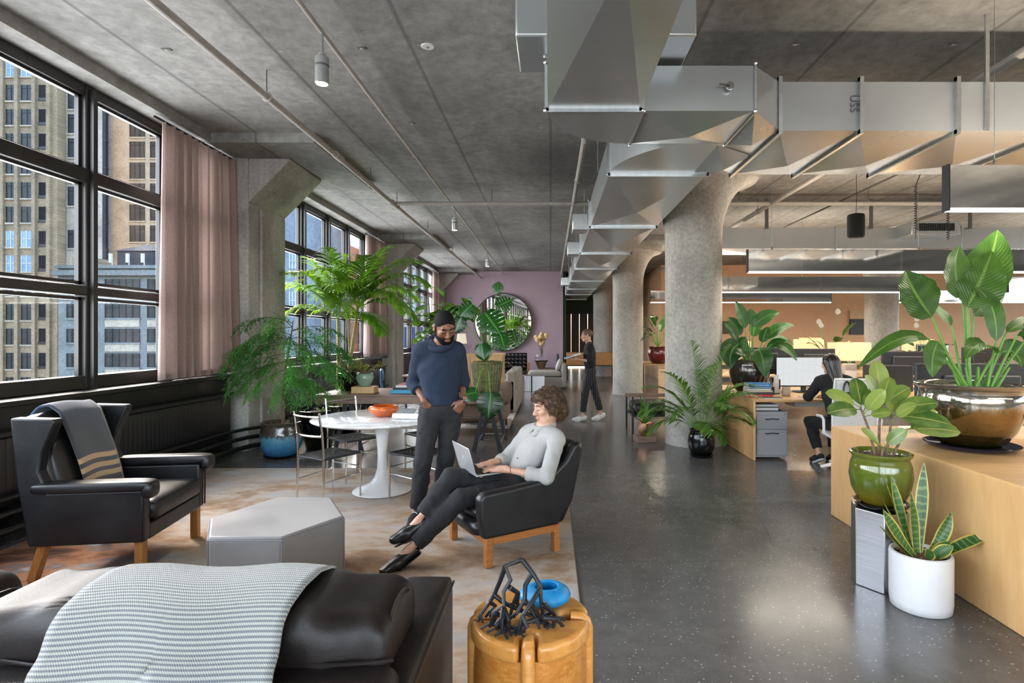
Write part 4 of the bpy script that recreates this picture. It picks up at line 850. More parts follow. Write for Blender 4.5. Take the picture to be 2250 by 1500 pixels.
def broad_plant(o, leaves, mt, z0, stem_r=.008, wid=.3, seed=1, upk=None, stemmat=None):
    """leaves: (base xy, azimuth deg, elevation deg, stem length, blade length, half width, droop, blade tilt)"""
    for k, (bx_, by_, az, el, sl, bl, w_, dr, bt) in enumerate(leaves):
        a, e = R(az), R(el); d = Vector((math.cos(a) * math.cos(e), math.sin(a) * math.cos(e), math.sin(e)))
        st = curve3((bx_, by_, z0), d, sl, dr * .5, 8); td = (st[-1] - st[-2]).normalized()
        hd = Vector((math.cos(a), math.sin(a), 0)); bd = (td + hd * .2 * bt + Vector((0, 0, -.55 * bt))).normalized()
        MB().tube(st, [stem_r * (1 - .45 * i / 8) for i in range(9)], 7).build('stem', stemmat or M['stem'], o, 60)
        bp = curve3(st[-1], bd, bl, dr * 1.6, 12); side = Vector((-math.sin(a), math.cos(a), 0)); up = td.cross(side); up = (Vector((0, 0, 1)) if abs(bd.z) < .9 else -hd)
        mb = blade(MB(), bp, oval(w_, .8, .85), up, .18, 6, .06, seed * 31 + k, rnd.uniform(-.35, .35)); mb.build('leaf', mt, o, 180)
def frond(o, base, az, el, L, droop, n, ll, mt, seed, w_=.012, start=.22, hang=.5, stemmat=None, sr=.006):
    rr = random.Random(seed); a, e = R(az), R(el); pts = curve3(base, (math.cos(a) * math.cos(e), math.sin(a) * math.cos(e), math.sin(e)), L, droop, 16)
    r_ = MB().tube(pts, [sr * (1 - .8 * i / 16) for i in range(17)], 6).build('frond_stem', stemmat or M['stem'], o, 60); mb = MB()
    for k in range(n):
        f = start + (1 - start) * (k + .5) / n; i = f * 16; i0 = min(15, int(i)); p_ = pts[i0].lerp(pts[i0 + 1], i - i0); t_ = (pts[i0 + 1] - pts[i0]).normalized(); s_ = t_.cross(Vector((0, 0, 1)))
        if s_.length < .1: s_ = Vector((-math.sin(a), math.cos(a), 0))
        s_.normalize(); l_ = ll * math.sin(PI * (.18 + .8 * f)) ** .6 * rr.uniform(.85, 1.1)
        for sg in (-1, 1):
            d = (t_ * rr.uniform(.55, .85) + s_ * sg * (1.0 - .35 * f) + Vector((0, 0, rr.uniform(.02, .25)))).normalized()
            lp = curve3(p_, d, l_, hang * rr.uniform(.6, 1.3), 4); up = Vector((0, 0, 1)) if abs(d.z) < .85 else s_
            blade(mb, lp, lambda t_, w_=w_: w_ * (1 - t_ ** 2.2) * (.55 + .9 * t_ if t_ < .5 else 1) + .0004, up, .1, 1)
    mb.build('frond', mt, o, 180); return r_
# ---- blue glazed pot with feathery fern tree
BG = glaze('blue_drip_glaze', [(.0, srgb(40, 92, 140)), (.35, srgb(66, 130, 172)), (.58, srgb(96, 150, 170)), (.66, srgb(70, 74, 62)), (.74, srgb(62, 54, 46)), (1.0, srgb(74, 66, 58))], .14)
o = thing('fern_tree', 'feathery green fern tree in a blue drip glazed pot', 'potted plant', (-3.46, 7.1, 0)); FT = o
pot(o, [(.16, .02), (.2, .05), (.236, .14), (.25, .24), (.244, .34), (.222, .4), (.225, .42), (.24, .435), (.245, .45)], BG, .41, .2, saucer=(.2, 0), samat=M['blkgloss'])
tr = [Vector((.02, 0, .4)), Vector((.03, .0, .8)), Vector((.05, 0, 1.1)), Vector((.1, .02, 1.45)), Vector((.14, .03, 1.75))]
MB().tube(tr, [.022, .02, .017, .013, .006], 8).build('trunk', M['bark'], o, 60)
rr = random.Random(11)
def needle_branch(o, base, az, el, L, droop, seed):
    rr = random.Random(seed); a, e = R(az), R(el); pts = curve3(base, (math.cos(a) * math.cos(e), math.sin(a) * math.cos(e), math.sin(e)), L, droop, 10)
    b = MB().tube(pts, [.006 * (1 - .8 * i / 10) for i in range(11)], 5).build('branch', M['bark'], o, 60); mb = MB()
    for k in range(int(L * 74)):
        f = .1 + .9 * rr.random(); i = f * 10; i0 = min(9, int(i)); p_ = pts[i0].lerp(pts[i0 + 1], i - i0); t_ = (pts[i0 + 1] - pts[i0]).normalized()
        d = (t_ * .8 + Vector((rr.uniform(-1, 1), rr.uniform(-1, 1), rr.uniform(-.9, .4))) * .8).normalized(); tp = curve3(p_, d, rr.uniform(.1, .24), .7, 5)
        for q in range(5):
            s_ = (tp[q + 1] - tp[q]).cross(Vector((0, 0, 1)))
            if s_.length < 1e-4: s_ = Vector((1, 0, 0))
            s_.normalize(); td = (tp[q + 1] - tp[q]).normalized()
            for sg in (-1, 1):
                nd = (td * .8 + s_ * sg + Vector((0, 0, rr.uniform(-.2, .3)))).normalized(); l_ = rr.uniform(.055, .095); c = tp[q].lerp(tp[q + 1], rr.random()); w2 = nd.cross(Vector((0, 0, 1))).normalized() * .0062
                mb.add([c, c + nd * l_ * .5 + w2, c + nd * l_, c + nd * l_ * .5 - w2], [(0, 1, 2, 3)], [(.5, 0), (1, .5), (.5, 1), (0, .5)])
    mb.build('foliage', M['fern'], o, 0)
for k, (z, az, el, L) in enumerate([(1.72, 190, 20, .62), (1.66, 215, -4, .72), (1.5, 185, 5, .8), (1.42, 235, 0, .7), (1.3, 205, -5, .72), (1.2, 180, -10, .66), (1.5, 290, 8, .55), (1.62, 340, 10, .55), (1.45, 320, 0, .62), (1.3, 300, -5, .66), (1.15, 330, -5, .55), (1.05, 350, -15, .5), (1.0, 280, -20, .45), (1.66, 265, 30, .5), (1.1, 230, -15, .55), (1.25, 10, 5, .75), (1.4, 20, 10, .75), (1.5, 0, 5, .8), (1.2, 350, 0, .8), (1.35, 335, 5, .85), (1.05, 0, -8, .65), (1.6, 10, 20, .6), (1.1, 315, -5, .7), (1.45, 200, -2, .85), (1.2, 190, -8, .8), (1.55, 250, 15, .5), (.98, 320, -30, .4)]):
    i = (z - .4) / 1.36 * 4; i0 = min(3, int(i)); needle_branch(o, tr[i0].lerp(tr[i0 + 1], min(1, i - i0)), az, el, L, .9, k + 60)
# ---- tall palms behind the long table
o = thing('planter_palm', 'tall feather palm rising behind the long table', 'potted plant', (-3.35, 8.95, 0))
pot(o, [(.17, 0), (.2, .03), (.25, .3), (.27, .44)], M['blkgloss'], .4, .24)
stems = [([(0, 0, .4), (.05, 0, .8), (.13, 0, 1.3), (.2, -.02, 1.75), (.23, -.03, 2.0)], .035), ([(-.1, .1, .4), (-.12, .1, .9), (-.13, .12, 1.4), (-.14, .12, 1.85)], .04), ([(.1, .12, .4), (.05, .14, 1.2), (0, .15, 1.9)], .02)]
for k, (pts, r_) in enumerate(stems): MB().tube(pts, [r_ * (1 - .45 * i / (len(pts) - 1)) for i in range(len(pts))], 9).build('cane', M['cane'], o, 60)
fr_ = [(0, 20, 62, 1.3, 1.5), (0, 350, 50, 1.35, 1.8), (0, 330, 35, 1.15, 2.0), (0, 60, 70, 1.2, 1.0), (0, 100, 55, 1.0, 1.6), (0, 300, 60, 1.25, 1.5), (0, 270, 50, 1.05, 1.9), (0, 5, 28, 1.05, 2.1), (0, 230, 62, .95, 1.6),
       (1, 190, 55, 1.1, 1.6), (1, 160, 70, 1.15, 1.1), (1, 240, 60, 1.15, 1.5), (1, 280, 68, 1.25, 1.2), (1, 210, 35, .9, 2.0), (1, 320, 66, 1.2, 1.4), (1, 120, 55, 1.0, 1.5), (1, 90, 75, 1.1, .8), (2, 30, 72, 1.0, 1.2), (2, 200, 60, .8, 1.6), (2, 285, 40, .9, 2.2), (2, 340, 15, .8, 2.0), (0, 45, 45, 1.2, 1.8)]
for k, (s_, az, el, L, dr) in enumerate(fr_): frond(o, stems[s_][0][-1], az, el, L * 1.08, dr, 30, .44, M['palm'], k + 5, .029, .14, .8, M['stem'], .009)
# black planter with gravel standing below the table end
o = thing('gravel_planter', 'round black planter topped with grey gravel below the long table', 'planter', (-3.19, 7.62, 0))
pot(o, [(.15, 0), (.17, .02), (.24, .42), (.262, .52), (.262, .535)], M['blkgloss'], .5, .235, M['gravel'])
for k in range(7): a = k * .9; mb = blade(MB(), curve3((.08, -.1, .5), (math.cos(a) * .7, math.sin(a) * .7, 1), .16, 1.2, 6), oval(.012), (0, 0, 1), .1, 2); mb.build('leaf', M['palm'], o, 180)
# ---- parlour palm in black pot by the column
o = thing('parlour_palm', 'feathery parlour palm in a glossy black pot by the column', 'potted plant', (1.94, 7.12, 0))
pot(o, [(.1, .02), (.13, .04), (.165, .12), (.172, .2), (.16, .28), (.142, .325), (.15, .34), (.155, .35)], M['blkgloss'], .32, .13, saucer=(.15, 0))
for k, (az, el, L, dr) in enumerate([(180, 62, 1.0, 1.5), (165, 40, .8, 1.2), (205, 70, 1.05, 1.4), (100, 80, 1.2, .8), (60, 68, 1.15, 1.3), (20, 55, 1.0, 1.5), (350, 40, .75, 1.9), (320, 62, .95, 1.6), (280, 60, .85, 1.7), (250, 72, 1.05, 1.4), (300, 35, .5, 2.2), (30, 74, 1.25, 1.0), (190, 48, .95, 1.7), (0, 66, 1.0, 1.7), (270, 45, .55, 2.0), (175, 55, 1.0, 2.2), (185, 35, .8, 1.8), (10, 50, .9, 2.0), (225, 55, .9, 2.0), (330, 55, .8, 2.2)]):
    frond(o, (math.cos(R(az)) * .02, math.sin(R(az)) * .02, .32), az, el, L, dr, 26, .29, M['palm2'], k + 90, .0135, .3, .5, M['stem'], .006)
# ---- copper pot on a wood block
CU = mat('copper', (.72, .36, .22), .22, 1.0, col2=(.82, .46, .30), scale=6)
o = tag(MB().bx(-.145, .145, -.12, .12, 0, .085).build('wood_block', M['walnut'], bevel=.006), 'brown timber block on the floor under the copper pot', 'block'); o.location = (1.385, 8.15, 0); o.rotation_euler = (0, 0, R(8))
o = thing('copper_planter', 'fluted copper pot with upright green leaves by the column', 'potted plant', (1.385, 8.15, .085))
mb = MB(); prof = [(.05, 0), (.062, .006), (.085, .05), (.1, .12), (.104, .19), (.098, .19), (.09, .14)]; n = 64
for r_, z in prof:
    for k in range(n): a = 2 * PI * k / n; q = r_ * (1 + .025 * math.cos(16 * a)); mb.v.append((q * math.cos(a), q * math.sin(a), z)); mb.uv.append((0, 0))
for i in range(len(prof) - 1):
    for k in range(n): mb.f.append((i * n + k, i * n + (k + 1) % n, (i + 1) * n + (k + 1) % n, (i + 1) * n + k)); mb.mi.append(0)
mb.build('pot', CU, o, 60); MB().lathe([(.092, .16), (0, .165)], 24).build('soil', M['soil'], o)
for k, (az, el, L, w_) in enumerate([(170, 62, .36, .035), (120, 78, .48, .03), (60, 70, .38, .03), (20, 45, .28, .04), (330, 40, .26, .035), (200, 38, .3, .035), (260, 50, .22, .035), (90, 85, .4, .03), (350, 60, .32, .03)]):
    a, e = R(az), R(el); blade(MB(), curve3((0, 0, .16), (math.cos(a) * math.cos(e), math.sin(a) * math.cos(e), math.sin(e)), L, .5, 9), oval(w_, .75), (0, 0, 1) if el < 65 else (-math.cos(a), -math.sin(a), .2), .3, 4).build('leaf', M['palm2'], o, 180)
# ---- green pot on a faceted steel stand
SX, SY = 2.06, 3.48
o = tag(MB().prism([(-.155, -.02), (-.06, -.17), (.1, -.15), (.17, .02), (.08, .16), (-.1, .13)], 0, .478).build('steel_stand', M['steel'], bevel=.005), 'faceted brushed steel stand carrying the green pot', 'plant stand'); o.location = (SX, SY, 0)
GG = glaze('green_drip_glaze', [(.0, srgb(92, 84, 22)), (.25, srgb(98, 88, 20)), (.42, srgb(74, 84, 20)), (.6, srgb(78, 94, 24)), (1.0, srgb(92, 98, 34))], .12, 0, 1, .1)
o = thing('rubber_plant', 'rubber plant with oval leaves in a green glazed pot', 'potted plant', (SX + .01, SY - .01, .478))
pot(o, [(.1, .02), (.13, .05), (.165, .12), (.178, .2), (.172, .27), (.158, .31), (.165, .322), (.176, .335), (.176, .345)], GG, .31, .145, saucer=(.15, 0), samat=M['blkgloss'])
RBL = [(-.03, 0, [(-.03, 0, .31), (-.07, 0, .48), (-.115, .02, .62)], [(170, 30, .2, .05), (200, 5, .24, .055), (80, 65, .22, .055), (20, 55, .18, .04), (300, 55, .2, .045), (330, 20, .12, .035)]),
       (.0, .0, [(0, .02, .31), (.01, .03, .5), (.03, .04, .66)], [(90, 78, .26, .06), (190, 60, .2, .04), (60, 60, .2, .05), (0, 40, .2, .05), (270, 70, .22, .055), (150, 35, .18, .04)]),
       (.02, -.02, [(.02, -.02, .31), (.04, -.03, .46), (.05, -.03, .6)], [(350, 20, .24, .055), (10, 8, .3, .045), (340, 0, .28, .06), (50, 50, .18, .05), (300, 40, .16, .04)]),
       (.06, -.02, [(.06, -.02, .31), (.11, -.02, .42), (.15, -.02, .49)], [(355, 5, .28, .06), (20, 15, .34, .045)]), (-.01, -.03, [(-.01, -.03, .31), (-.01, -.04, .38)], [(200, 40, .2, .035), (320, 50, .16, .04)])]
for bx_, by_, st, lv in RBL:
    MB().tube(st, [.009, .008, .006][:len(st)], 7).build('stem', M['bark'], o, 60)
    for k, (az, el, L, w_) in enumerate(lv):
        a, e = R(az), R(el); d = Vector((math.cos(a) * math.cos(e), math.sin(a) * math.cos(e), math.sin(e))); b0 = Vector(st[-1]).lerp(Vector(st[-2]), .08 * k); q = b0 + d * .04
        mb = MB().tube([b0, q], .003, 5); i0 = len(mb.v); blade(mb, [q + d * (L * i / 10) + Vector((0, 0, -.05 * (i / 10) ** 2 * L * 3)) for i in range(11)], oval(w_ * 1.08, .95, .52), (.0, -.75, .65), .16, 4, .02, k); mb.build('leaf', M['rubber'], o, 180)
# ---- white pot with snake plant
WP = mat('white_ceramic', srgb(214, 214, 214), .35, col2=srgb(206, 206, 206), scale=5)
o = thing('snake_plant', 'snake plant with yellow edged leaves in a white pot on the floor', 'potted plant', (2.12, 3.17, 0))
pot(o, [(.14, 0), (.152, .006), (.157, .05), (.158, .3), (.155, .315)], WP, .29, .135)
for k, (bx_, by_, az, el, L, w_, dr) in enumerate([(-.02, .0, 110, 84, .38, .026, .1), (.0, .02, 40, 78, .54, .024, -.15), (-.05, .0, 165, 62, .36, .024, -.3), (-.03, .03, 140, 76, .46, .02, -.2), (-.06, -.02, 190, 40, .3, .03, -.2), (-.04, -.03, 185, 48, .36, .028, -.5), (.05, .0, 10, 52, .3, .026, -.7), (.06, -.01, 355, 28, .42, .03, .25), (.03, -.03, 330, 45, .15, .026, .2), (.02, -.04, 10, 40, .18, .024, .3), (-.03, .02, 150, 70, .5, .014, -.25), (.0, -.05, 250, 50, .14, .022, .4)]):
    a, e = R(az), R(el); d = (math.cos(a) * math.cos(e), math.sin(a) * math.cos(e), math.sin(e))
    blade(MB(), curve3((bx_, by_, .28), d, L, dr, 12), lambda t_, w_=w_: 1.35 * w_ * (.55 + .9 * t_ if t_ < .5 else 1.0) * (1 - max(0, t_ - .62) ** 1.6 / .38 ** 1.6) + .0006, (-d[0], -.6, .3) if el > 55 else (0, -.5, .8), .25, 6, 0, k, .5 * (-1) ** k).build('leaf', M['snake'], o, 180)
# ---- bronze glazed pot with giant peace lily on the near desk
BZ = glaze('bronze_glaze', [(.0, srgb(34, 46, 18)), (.16, srgb(96, 78, 38)), (.42, srgb(132, 108, 66)), (.62, srgb(128, 104, 56)), (.72, srgb(150, 142, 128)), (1.0, srgb(150, 144, 134))], .1, .85, 1, .1)
DZ = .772
o = thing('giant_peace_lily', 'giant peace lily in a large bronze glazed pot on the near desk', 'potted plant', (2.93, 3.86, DZ))
pot(o, [(.17, .025), (.2, .05), (.255, .13), (.30, .24), (.315, .33), (.308, .385), (.298, .405), (.315, .42), (.333, .435), (.335, .447)], BZ, .4, .28, saucer=(.27, 0), samat=mat('dark_blue_glaze', srgb(22, 24, 44), .15))
def lily(o, leaves, mt, base=(0, 0, 0), seed=3, sr=.011):
    """leaves given by stem tip and blade tip (x,y,z) from the pot axis; face = direction the blade looks"""
    for k, (b, tip, end, w_, face, sag) in enumerate(leaves):
        b, tip, end = Vector(b), Vector(tip), Vector(end); m1 = b.lerp(tip, .5) + Vector((0, 0, .05 * (tip - b).length)); st = [b.lerp(m1, t_).lerp(m1.lerp(tip, t_), t_) for t_ in np.linspace(0, 1, 9)]
        MB().tube(st, [sr * (1 - .4 * i / 8) for i in range(9)], 8).build('stem', M['stem'], o, 60)
        c = tip.lerp(end, .5) + Vector(sag); bp = [tip.lerp(c, t_).lerp(c.lerp(end, t_), t_) for t_ in np.linspace(0, 1, 15)]
        blade(MB(), bp, oval(w_ * 1.3, .72, .75), face, .16, 8, .05, seed + k).build('leaf', mt, o, 180)
z0 = .4; CA = (0, -1, .1)
lily(o, [((-.08, -.02, z0), (-.27, .0, .91), (-.44, .02, 1.24), .135, (.2, -1, .2), (-.06, 0, .03)), ((0, .0, z0), (-.01, .02, .98), (.2, .06, 1.38), .125, (-.25, -1, .1), (.02, 0, .0)), ((.02, .04, z0), (.03, .06, 1.02), (.32, .16, 1.55), .12, (-.4, -1, .1), (.06, 0, -.02)), ((.01, .03, z0), (-.02, .05, 1.05), (-.06, .02, 1.42), .11, (.3, -1, .1), (-.08, 0, 0)),
 ((.0, -.03, z0), (.16, -.02, .66), (-.16, -.16, .62), .06, (0, -.5, .9), (0, 0, .17)), ((-.04, -.03, z0), (-.33, -.05, .76), (-.87, -.15, .56), .045, (0, -.7, .7), (.04, 0, .18)), ((-.04, -.04, z0), (-.28, -.08, .74), (-.36, -.14, .50), .062, (0, -1, .0), (-.04, 0, .02)),
 ((.1, -.02, z0), (.18, .0, .74), (.03, .0, 1.12), .045, (-.6, -.8, .2), (.09, 0, .1)), ((.1, .0, z0), (.25, .0, .8), (.62, -.02, .86), .045, (0, -.5, .9), (0, 0, .12)), ((.12, -.02, z0), (.3, -.03, .78), (.7, -.1, .62), .05, (0, -.6, .8), (.06, 0, .12)), ((.1, .04, z0), (.26, .06, .66), (.34, -.02, .56), .07, (.0, -1, .2), (.05, 0, .1)), ((.02, .06, z0), (.1, .1, .92), (.42, .22, 1.08), .06, (0, -.9, .4), (0, 0, .08)), ((-.01, .05, z0), (-.06, .1, .85), (-.3, .22, 1.0), .05, (0, -.5, .8), (.06, 0, .1)), ((.14, .0, z0), (.36, -.02, .74), (.5, -.1, .98), .05, (-.3, -1, .2), (0, 0, .06))], M['spath'], seed=20)
for k, (x, y, dx, dy) in enumerate([(-.02, -.02, -.03, 0), (.03, -.03, .02, .02), (.14, -.04, .1, 0), (.05, .03, .05, .03), (-.05, .02, -.02, .03)]): MB().tube([(x, y, z0), (x + dx, y + dy, z0 + .16)], [.012, .006], 7).build('stem', M['stem'], o)
# ---- dark pot with broad leaf plant on the second desk
DK = glaze('dark_bronze_glaze', [(.0, srgb(26, 24, 22)), (.5, srgb(40, 34, 30)), (.8, srgb(66, 56, 46)), (1.0, srgb(96, 84, 72))], .14, .35, 1, .12)
o = thing('broad_leaf_plant', 'large broad leaf plant in a dark bronze pot at the second desk', 'potted plant', (2.82, 7.85, .76))
pot(o, [(.16, .0), (.19, .03), (.25, .14), (.275, .26), (.27, .37), (.25, .42), (.265, .44), (.278, .455)], DK, .42, .24)
rr = random.Random(5); lv = []
z0 = .42
lily(o, [((-.05, -.03, z0), (-.17, -.1, .68), (-.34, -.25, .34), .125, (-.3, -1, .1), (-.12, 0, .1)), ((.02, -.08, z0), (.05, -.2, .62), (.1, -.32, .22), .11, (0, -1, .2), (.0, -.08, .1)), ((-.02, .0, z0), (-.06, .0, .9), (-.2, .0, 1.28), .075, (.3, -1, 0), (.02, 0, .05)), ((.0, .02, z0), (.03, .03, .95), (.02, .04, 1.18), .065, CA, (.02, 0, .03)), ((.04, .0, z0), (.06, .0, .92), (.42, -.02, 1.12), .075, (0, -.9, .4), (-.02, 0, .1)),
 ((.06, .0, z0), (.2, -.02, .74), (.62, -.05, .94), .07, (0, -.7, .7), (0, 0, .12)), ((.06, -.02, z0), (.3, -.06, .68), (.62, -.12, .44), .07, (0, -.8, .6), (.06, 0, .12)), ((.08, .03, z0), (.3, .05, .74), (.68, .1, .66), .05, (0, -.6, .8), (0, 0, .12)), ((-.04, .02, z0), (-.16, .02, .72), (-.36, .0, .98), .06, (.3, -1, .2), (0, 0, .08)), ((-.06, .04, z0), (-.1, .08, .62), (-.04, .0, .78), .07, CA, (-.05, 0, 0)), ((-.02, -.04, z0), (-.12, -.08, .52), (-.1, -.12, .78), .06, CA, (-.02, 0, 0)),
 ((.03, .06, z0), (.1, .14, .78), (.22, .22, 1.04), .07, CA, (.0, 0, .05)), ((.0, .06, z0), (-.08, .12, .8), (-.24, .2, 1.06), .07, CA, (.0, 0, .06)), ((.05, -.04, z0), (.14, -.1, .7), (.2, -.18, .92), .06, CA, (0, 0, .04)), ((.08, -.02, z0), (.24, -.04, .6), (.5, -.1, .7), .05, (0, -.7, .7), (0, 0, .12))], M['spath2'], seed=60, sr=.009)
# ---- red pot plant on the far desk
RD = glaze('oxblood_glaze', [(.0, srgb(70, 18, 16)), (.5, srgb(110, 28, 22)), (1.0, srgb(84, 40, 32))], .15)
def small_lily(name, label, loc, potprof, pm, sc, seed, n=13, mt=None, flowers=0, el=(40, 85)):
    o = thing(name, label, 'potted plant', loc); rr = random.Random(seed); zt = potprof[-1][1]; pot(o, potprof, pm, zt - .03, potprof[-1][0] * .85, n=28)
    lv = [(0, 0, rr.uniform(0, 360), rr.uniform(*el), sc * rr.uniform(.35, .75), sc * rr.uniform(.3, .5), sc * rr.uniform(.07, .11), rr.uniform(.3, .8), rr.uniform(.1, .8)) for _ in range(n)]
    broad_plant(o, lv, mt or M['spath2'], zt - .03, .007, seed=seed)
    for k in range(flowers):
        a = rr.uniform(0, 6); st = curve3((0, 0, zt), (math.cos(a) * .3, math.sin(a) * .3, 1), sc * rr.uniform(.9, 1.25), .2, 8); MB().tube(st, .004, 5).build('flower_stem', M['stem'], o)
        mb = blade(MB(), [st[-1] + Vector((0, 0, -.02)) + Vector((.02 * i / 6, 0, .16 * sc * i / 6)) for i in range(7)], oval(.07 * sc), (0, -1, .2), .5, 4); mb.build('flower', M['petal'], o, 180)
    return o
small_lily('red_pot_lily', 'leafy plant in an oxblood red pot beyond the second column', (2.95, 15.1, .80), [(.18, 0), (.26, .1), (.3, .25), (.28, .4), (.26, .43), (.28, .46)], RD, 1.1, 21, 16)
# ------------------------------------------------------------------ desk rows
DESKM = wood('pale_beech', srgb(190, 148, 100), srgb(206, 166, 116), 2.5, (1, 10, 1), .42, .1, .03)
DESKP = wood('pale_beech_upright', srgb(202, 156, 102), srgb(216, 172, 118), 2.5, (6, 6, .8), .45, .1, .03)
WHT = mat('white_laminate', srgb(206, 204, 200), .5)
def desk_row(label, x0, x1, y0, y1, z, near_open=True):
    o = thing('desk_row', label, 'desk', (x0, y0, 0), group='beech desk rows'); L, W = x1 - x0, y1 - y0
    MB().bx(.004, L, 0, W, z - .035, z).build('worktop', DESKM, o, bevel=.012)
    MB().bx(0, .03, 0, W, 0, z - .002).build('end_panel', DESKP, o, bevel=.008)
    MB().bx(L - .03, L, 0, W, 0, z - .04).build('end_panel', DESKP, o, bevel=.008)
    MB().bx(.9, L - .3, W * .42, W * .58, z - .2, z - .04).build('cable_tray', WHT, o)
    if y0 > 5: MB().bx(.6, L - .05, W * .49, W * .51, z, z + .02).build('divider_strip', WHT, o)
    return o
desk_row('nearest beech desk carrying the bronze pot', 2.43, 8.2, 2.4, 4.8, .772)
desk_row('second beech desk where the woman in black works', 2.52, 8.2, 6.87, 8.95, .76)
desk_row('third beech desk row behind the first column', 2.49, 8.3, 10.7, 12.8, .78)
desk_row('last beech desk row carrying the red pot', 2.5, 8.3, 14.8, 16.6, .80)
# ------------------------------------------------------------------ monitors
SCR = bpy.data.materials.new('lit_screen'); SCR.use_nodes = True
t = NT(SCR); p = t.n['Principled BSDF']; tc = t.new('TexCoord'); br = t.new('TexBrick'); mp = t.new('Mapping'); mp.inputs['Scale'].default_value = (2.2, 9, 1); t.link(tc.outputs['UV'], mp.inputs[0]); t.link(mp.outputs[0], br.inputs[0])
br.inputs['Color1'].default_value = (.93, .96, .97, 1); br.inputs['Color2'].default_value = (.88, .91, .93, 1); br.inputs['Mortar'].default_value = (.80, .84, .86, 1); br.inputs['Mortar Size'].default_value = .012; br.inputs['Scale'].default_value = 1.0
t.link(br.outputs[0], p.inputs['Emission Color']); p.inputs['Emission Strength'].default_value = .6; p.inputs['Base Color'].default_value = (.02, .02, .02, 1); p.inputs['Roughness'].default_value = .3
MBK = mat('monitor_back', srgb(30, 31, 33), .42, col2=srgb(38, 39, 41), scale=3)
LOGO = mat('pale_print', srgb(206, 206, 206), .5)
def text(o, s, size, loc, rot, mt, name='lettering'):
    c = bpy.data.curves.new(name, 'FONT'); c.body = s; c.size = size; c.align_x = 'CENTER'; c.align_y = 'CENTER'; c.extrude = .0006
    t_ = bpy.data.objects.new(name, c); C.objects.link(t_); dg = bpy.context.evaluated_depsgraph_get(); me = bpy.data.meshes.new_from_object(t_.evaluated_get(dg)); bpy.data.objects.remove(t_)
    me.materials.clear(); me.materials.append(mt); q = bpy.data.objects.new(name, me); C.objects.link(q); q.parent = o; q.location = loc; q.rotation_euler = rot; return q
def monitor(label, loc, rz, w_=.6, h_=.36, logo=None, screen=True, lift=.12):
    """local -y is the screen side"""
    o = thing('monitor', label, 'monitor', loc, rz, 'desk monitors'); z = lift
    MB().bx(-w_ / 2, w_ / 2, -.012, .018, z, z + h_).build('case', MBK, o, bevel=.008); MB().bx(-w_ * .3, w_ * .3, .018, .05, z + h_ * .2, z + h_ * .8).build('back_shell', MBK, o, bevel=.02)
    if screen:
        mb = MB(); mb.add([(-w_ / 2 + .012, -.0135, z + .02), (w_ / 2 - .012, -.0135, z + .02), (w_ / 2 - .012, -.0135, z + h_ - .012), (-w_ / 2 + .012, -.0135, z + h_ - .012)], [(0, 1, 2, 3)], [(0, 0), (1, 0), (1, 1), (0, 1)]); mb.build('screen', SCR, o)
    MB().bx(-.035, .035, .03, .055, .01, z + h_ * .4).build('stand', MBK, o, bevel=.005); MB().bx(-.12, .12, -.06, .14, 0, .012).build('foot', MBK, o, bevel=.005)
    if logo:
        MB().tube([(math.cos(a) * .034, .0525, z + h_ * .62 + math.sin(a) * .034) for a in np.linspace(0, 2 * PI, 24, endpoint=False)], .0028, 6, closed=True).build('logo_ring', LOGO, o); text(o, logo, .026, (0, .053, z + h_ * .62), (R(90), 0, PI), LOGO, 'logo')
    return o
monitor('wide lit monitor facing the woman in black', (3.56, 7.75, .76), 0, .82, .42, None, True, .08)
monitor('black monitor back with round logo behind the broad leaf plant', (3.22, 8.3, .76), PI, .6, .40, 'DELL', True, .22)
monitor('black monitor back standing beside the round logo monitor', (3.98, 8.35, .76), PI, .62, .40, None, True, .2)
monitor('large dark monitor back behind the bronze pot', (3.42, 4.42, .772), PI, 1.02, .46, 'DELL', True, .1)
monitor('dark monitor at the frame edge beside the bronze pot', (4.1, 3.9, .772), PI + .3, .5, .42, None, True, .05)
monitor('grey monitor back behind the white lamps', (5.35, 8.3, .76), PI, .78, .36, None, True, .2)
monitor('far monitor showing a bright page with a hexagon mark', (7.8, 11.3, .78), 0, .66, .40, None, True, .2)
monitor('dark monitor in front of the curly haired woman', (7.9, 8.5, .76), PI, .6, .36, None, True, .12)
monitor('dark monitor left of the curly haired woman', (6.85, 8.75, .76), PI, .7, .36, None, True, .25)
monitor('lit monitor on the last desk beside the red pot', (3.65, 15.4, .80), 0, .6, .42, None, True, .1)
for k, (x, y, rz) in enumerate([(4.3, 11.3, 0), (5.1, 12.2, PI), (6.4, 12.2, PI), (5.0, 15.6, PI), (6.4, 15.6, PI)]):
    monitor(['lit far monitor above the seated woman', 'far dark monitor back left of the peach wall column', 'far dark monitor back right of the flowering plant', 'small dark monitor on the last desk row', 'small dark monitor at the end of the last desk row'][k], (x, y, .79), rz, .62, .38, None, True, .12)
o = bpy.data.objects[[q.name for q in C.objects if q.get('label') == 'far monitor showing a bright page with a hexagon mark'][0]]
MB().bx(-.31, -.05, -.016, -.014, .24, .58).build('dark_page', MBK, o); MB().tube([(-.18 + .1 * math.cos(a), -.017, .41 + .1 * math.sin(a)) for a in np.linspace(0, 2 * PI, 6, endpoint=False)], .006, 5, closed=True).build('hexagon_mark', LOGO, o)
